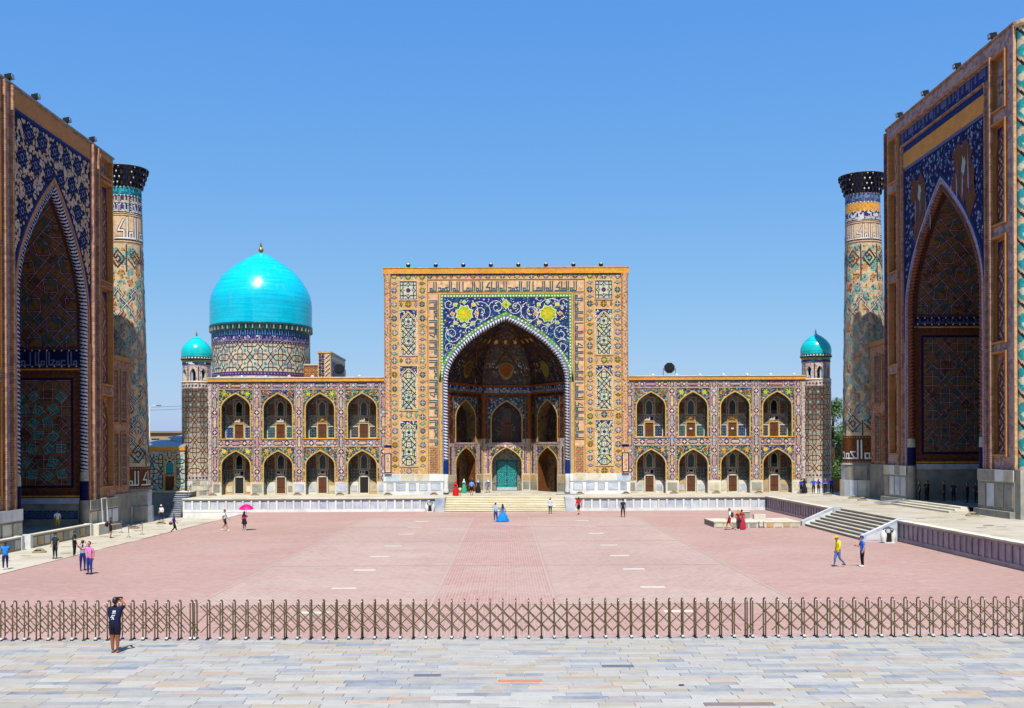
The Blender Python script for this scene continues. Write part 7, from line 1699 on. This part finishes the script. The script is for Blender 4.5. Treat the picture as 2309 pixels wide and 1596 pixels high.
# by the central arch
person('person in long red dress at the top of the central steps', -5.75, 119.6, ZT, -.5, 'stand', 1.66, (214, 14, 20), BLACK, female=True, dress=(214, 12, 20), scarf=(206, 20, 30))
person('small child in pale clothes next to the red dress', -5.25, 119.2, ZT, 0, 'stand', 1.1, (220, 206, 186), (150, 110, 80), legs='short')
person('person in green dress and white scarf left of the arch interior', -5.0, 124.2, ZI, -.6, 'stand', 1.64, (30, 160, 120), BLACK, female=True, dress=(40, 170, 130), scarf=(226, 226, 220))
person('person in black clothes behind the green dress', -4.45, 125.0, ZI, .3, 'stand', 1.68, BLACK, BLACK, sleeve='long', female=True, longhair=True)
person('person in striped blue shirt and black shorts above the central steps', -4.0, 120.8, ZT, .1, 'stand', 1.78, (110, 150, 220), BLACK, legs='short')
person('person in long black dress with lilac scarf by the arch', -3.35, 123.9, ZI, 0, 'stand', 1.66, BLACK, BLACK, sleeve='long', female=True, dress=(24, 24, 34), scarf=(170, 170, 210))
person('person in dark jacket against the inner arch wall', -4.1, 126.3, ZI, TW, 'stand', 1.74, (30, 34, 40), BLACK, sleeve='long')
person('person in grey violet tunic walking past the lattice gate', -2.2, 124.6, ZI, PI / 2 - .5, 'walk', 1.68, (130, 126, 170), (120, 118, 150), sleeve='long', female=True, scarf=(206, 200, 214))
# group on the right terrace
for k, (x, y, hd, c, lab) in enumerate(((33.6, 121.6, .4, (40, 60, 170), 'leftmost of the blue shirted group by the right tower'), (34.05, 121.9, -.5, (30, 30, 50), 'person in dark dress among the blue shirted group'), (35.0, 121.5, 2.8, (44, 70, 200), 'blue shirted person right of the dark dress by the tower'), (35.65, 121.8, 3.4, (40, 64, 190), 'middle blue shirted person by the right tower'), (36.3, 121.4, 2.6, (36, 60, 190), 'second blue shirted person from the right by the tower'), (37.1, 121.7, 3.0, (40, 66, 196), 'rightmost of the blue shirted group by the hoarding'))):
    person(lab, x, y, ZT, hd, ['stand', 'fold', 'hips'][k % 3], 1.7 + .03 * (k % 3), c, (22, 24, 46), dress=(26, 26, 40) if k == 1 else None, female=k in (1, 3), longhair=k in (1, 3), group='blue shirted group on the right terrace')
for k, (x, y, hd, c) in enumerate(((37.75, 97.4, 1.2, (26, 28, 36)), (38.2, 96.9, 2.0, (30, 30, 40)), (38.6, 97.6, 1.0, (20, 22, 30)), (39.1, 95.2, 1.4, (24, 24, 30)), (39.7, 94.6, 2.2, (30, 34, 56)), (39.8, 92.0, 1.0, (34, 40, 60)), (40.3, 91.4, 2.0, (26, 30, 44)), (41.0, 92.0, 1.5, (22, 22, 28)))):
    person('%s silhouette-dark person from the left in the shade of the right arch' % ORD[k], x, y, ZT + .45, hd, ['stand', 'fold', 'hips', 'stand'][k % 4], 1.72 + .02 * (k % 4), c, (20, 22, 30), sleeve='long' if k % 2 else 'short', group='people in the shade of the right arch')  # near-black clothes: the silhouettes' shade is put into their colour
finish_people()
# white print on the navy t-shirt
pr = [o for o in bpy.data.objects if o.name == 'person'][0]
mb = MB(); S = lambda u, v, d: (u, -.148 - d + .35 * max(0, v - 1.3) ** 2, v)
for a, b, c_, d_ in ((-.0, 1.27, .045, 1.34), (.055, 1.28, .1, 1.345), (-.02, 1.24, .1, 1.255)): srect(mb, S, a, b, c_, d_, 'print_white', .006)
for ln in ([(-.01, 1.2), (-.03, 1.15), (-.06, 1.12)], [(-.01, 1.2), (.04, 1.17), (.07, 1.2)], [(-.02, 1.15), (0, 1.1), (-.03, 1.06)], [(-.03, 1.15), (.03, 1.11), (.03, 1.06)]): sline(mb, S, ln, .022, 'print_white', .006)
c = mb.build('shirt_print', None); c.parent = pr
# things carried
def held(name, label, cat, mb): tag(mb.build(name, None, False), label, cat)
mb = MB(); mb.box(-12.26, -12.08, 33.32, 33.42, ZF + 1.6, ZF + 1.7, 'black_plastic'); mb.tube([(-12.16, 33.42, ZF + 1.65), (-12.15, 33.54, ZF + 1.65)], .045, 'black_plastic', 10); held('camera', 'black camera raised to the face of the navy clad person', 'camera', mb)
mb = MB(); mb.obox((-23.1, 57.93, 1.6), (.04, .01, 0), (0, .005, .0), (0, .02, .08), 'black_plastic'); held('phone', 'black phone held up by the person in pink', 'phone', mb)
mb = MB(); mb.obox((-24.05, 60.52, 1.62), (.08, .01, 0), (0, .005, 0), (0, 0, .04), 'black_plastic'); held('phone', 'dark phone held by the person in grey t-shirt', 'phone', mb)
mb = MB(); mb.obox((19.79, 60.5, 1.2), (.03, 0, .04), (0, .05, 0), (.005, 0, .005), 'black_plastic'); held('phone', 'phone held by the person in blue cap', 'phone', mb)
mb = MB(); mb.obox((-29.85, 74.2, .62), (.15, 0, .02), (0, .1, 0), (0, 0, .01), 'white_paint'); held('papers', 'sheet of papers held by the right uniformed person', 'papers', mb)
mb = MB(); c = Vector((-33.68, 89.66, ZL + 1.2)); mb.ball(c, .2, 'black_plastic', 12, 8, .75, .85, 1.35); mb.ball(c + Vector((-.1, 0, -.1)), .12, 'black_plastic', 10, 6, .8, 1.0, 1.0)
for e in (-.1, .1): mb.tube([c + Vector((.1, e, .22)), c + Vector((.22, e, .27)), c + Vector((.37, e, .12)), c + Vector((.3, e, -.1))], .02, 'black_plastic', 6)
held('backpack', 'black backpack worn by the person near the left pier', 'backpack', mb)
mb = MB(); c = Vector((18.62, 88.05, 1.24)); mb.ball(c, .18, cloth((60, 66, 50)), 12, 8, .75, .85, 1.3); held('backpack', 'dark green backpack on the person in red shorts', 'backpack', mb)
mb = MB(); mb.ball((-29.66, 93.9, ZL + .92), .17, 'black_plastic', 12, 8, 1.0, .6, .8); mb.tube([(-29.66, 93.9, ZL + 1.0), (-29.5, 93.85, ZL + 1.3), (-29.35, 93.95, ZL + 1.46)], .014, 'black_plastic', 5); held('shoulder_bag', 'black shoulder bag of the person walking beside the left steps', 'bag', mb)
mb = MB(); mb.ball((4.95, 110.7, .72), .17, 'print_white', 12, 8, .9, .5, .9); mb.tube([(4.9, 110.7, .82), (4.8, 110.7, 1.0), (4.78, 110.72, 1.1)], .012, 'print_white', 5); held('handbag', 'pale handbag of the person before the central steps', 'bag', mb)
# umbrella
ux, uy = -21.93, 89.62
t = thing('umbrella', 'bright magenta umbrella held over the left plaza', 'umbrella', (ux, uy, 1.2)); mb = MB(); n = 8; um = cloth((226, 10, 120), .5); c = Vector((ux, uy, 0)); tip = Vector((ux + .06, uy - .05, 2.22))
prev = []
for j, (r, zz) in enumerate(((0.02, 2.2), (.28, 2.14), (.5, 2.0), (.66, 1.8))):
    ring = []
    for q in range(16):
        a = 2 * PI * q / 16; rr = r * (1 if q % 2 == 0 else .93); ring.append((ux + rr * math.cos(a), uy + rr * math.sin(a) , zz - (.0 if q % 2 == 0 else -.02) + .1 * rr * math.sin(a)))
    if prev:
        for q in range(16): mb.poly([prev[q], prev[(q + 1) % 16], ring[(q + 1) % 16], ring[q]], um)
    prev = ring
mb.build('canopy', t)
mb = MB(); mb.tube([(ux, uy, 1.15), (ux, uy, 2.28)], .012, 'steel', 6); mb.build('shaft', t)
mb = MB(); [mb.tube([(ux, uy, 2.17), (ux + .33 * math.cos(q * PI / 4), uy + .33 * math.sin(q * PI / 4), 2.08), (ux + .64 * math.cos(q * PI / 4), uy + .64 * math.sin(q * PI / 4), 1.8 + .06 * math.sin(q * PI / 4))], .006, 'steel', 4) for q in range(8)]; mb.build('ribs', t)
mb = MB(); mb.tube([(ux, uy, 1.06), (ux, uy, 1.2)], .02, 'black_plastic', 8); mb.build('handle', t)
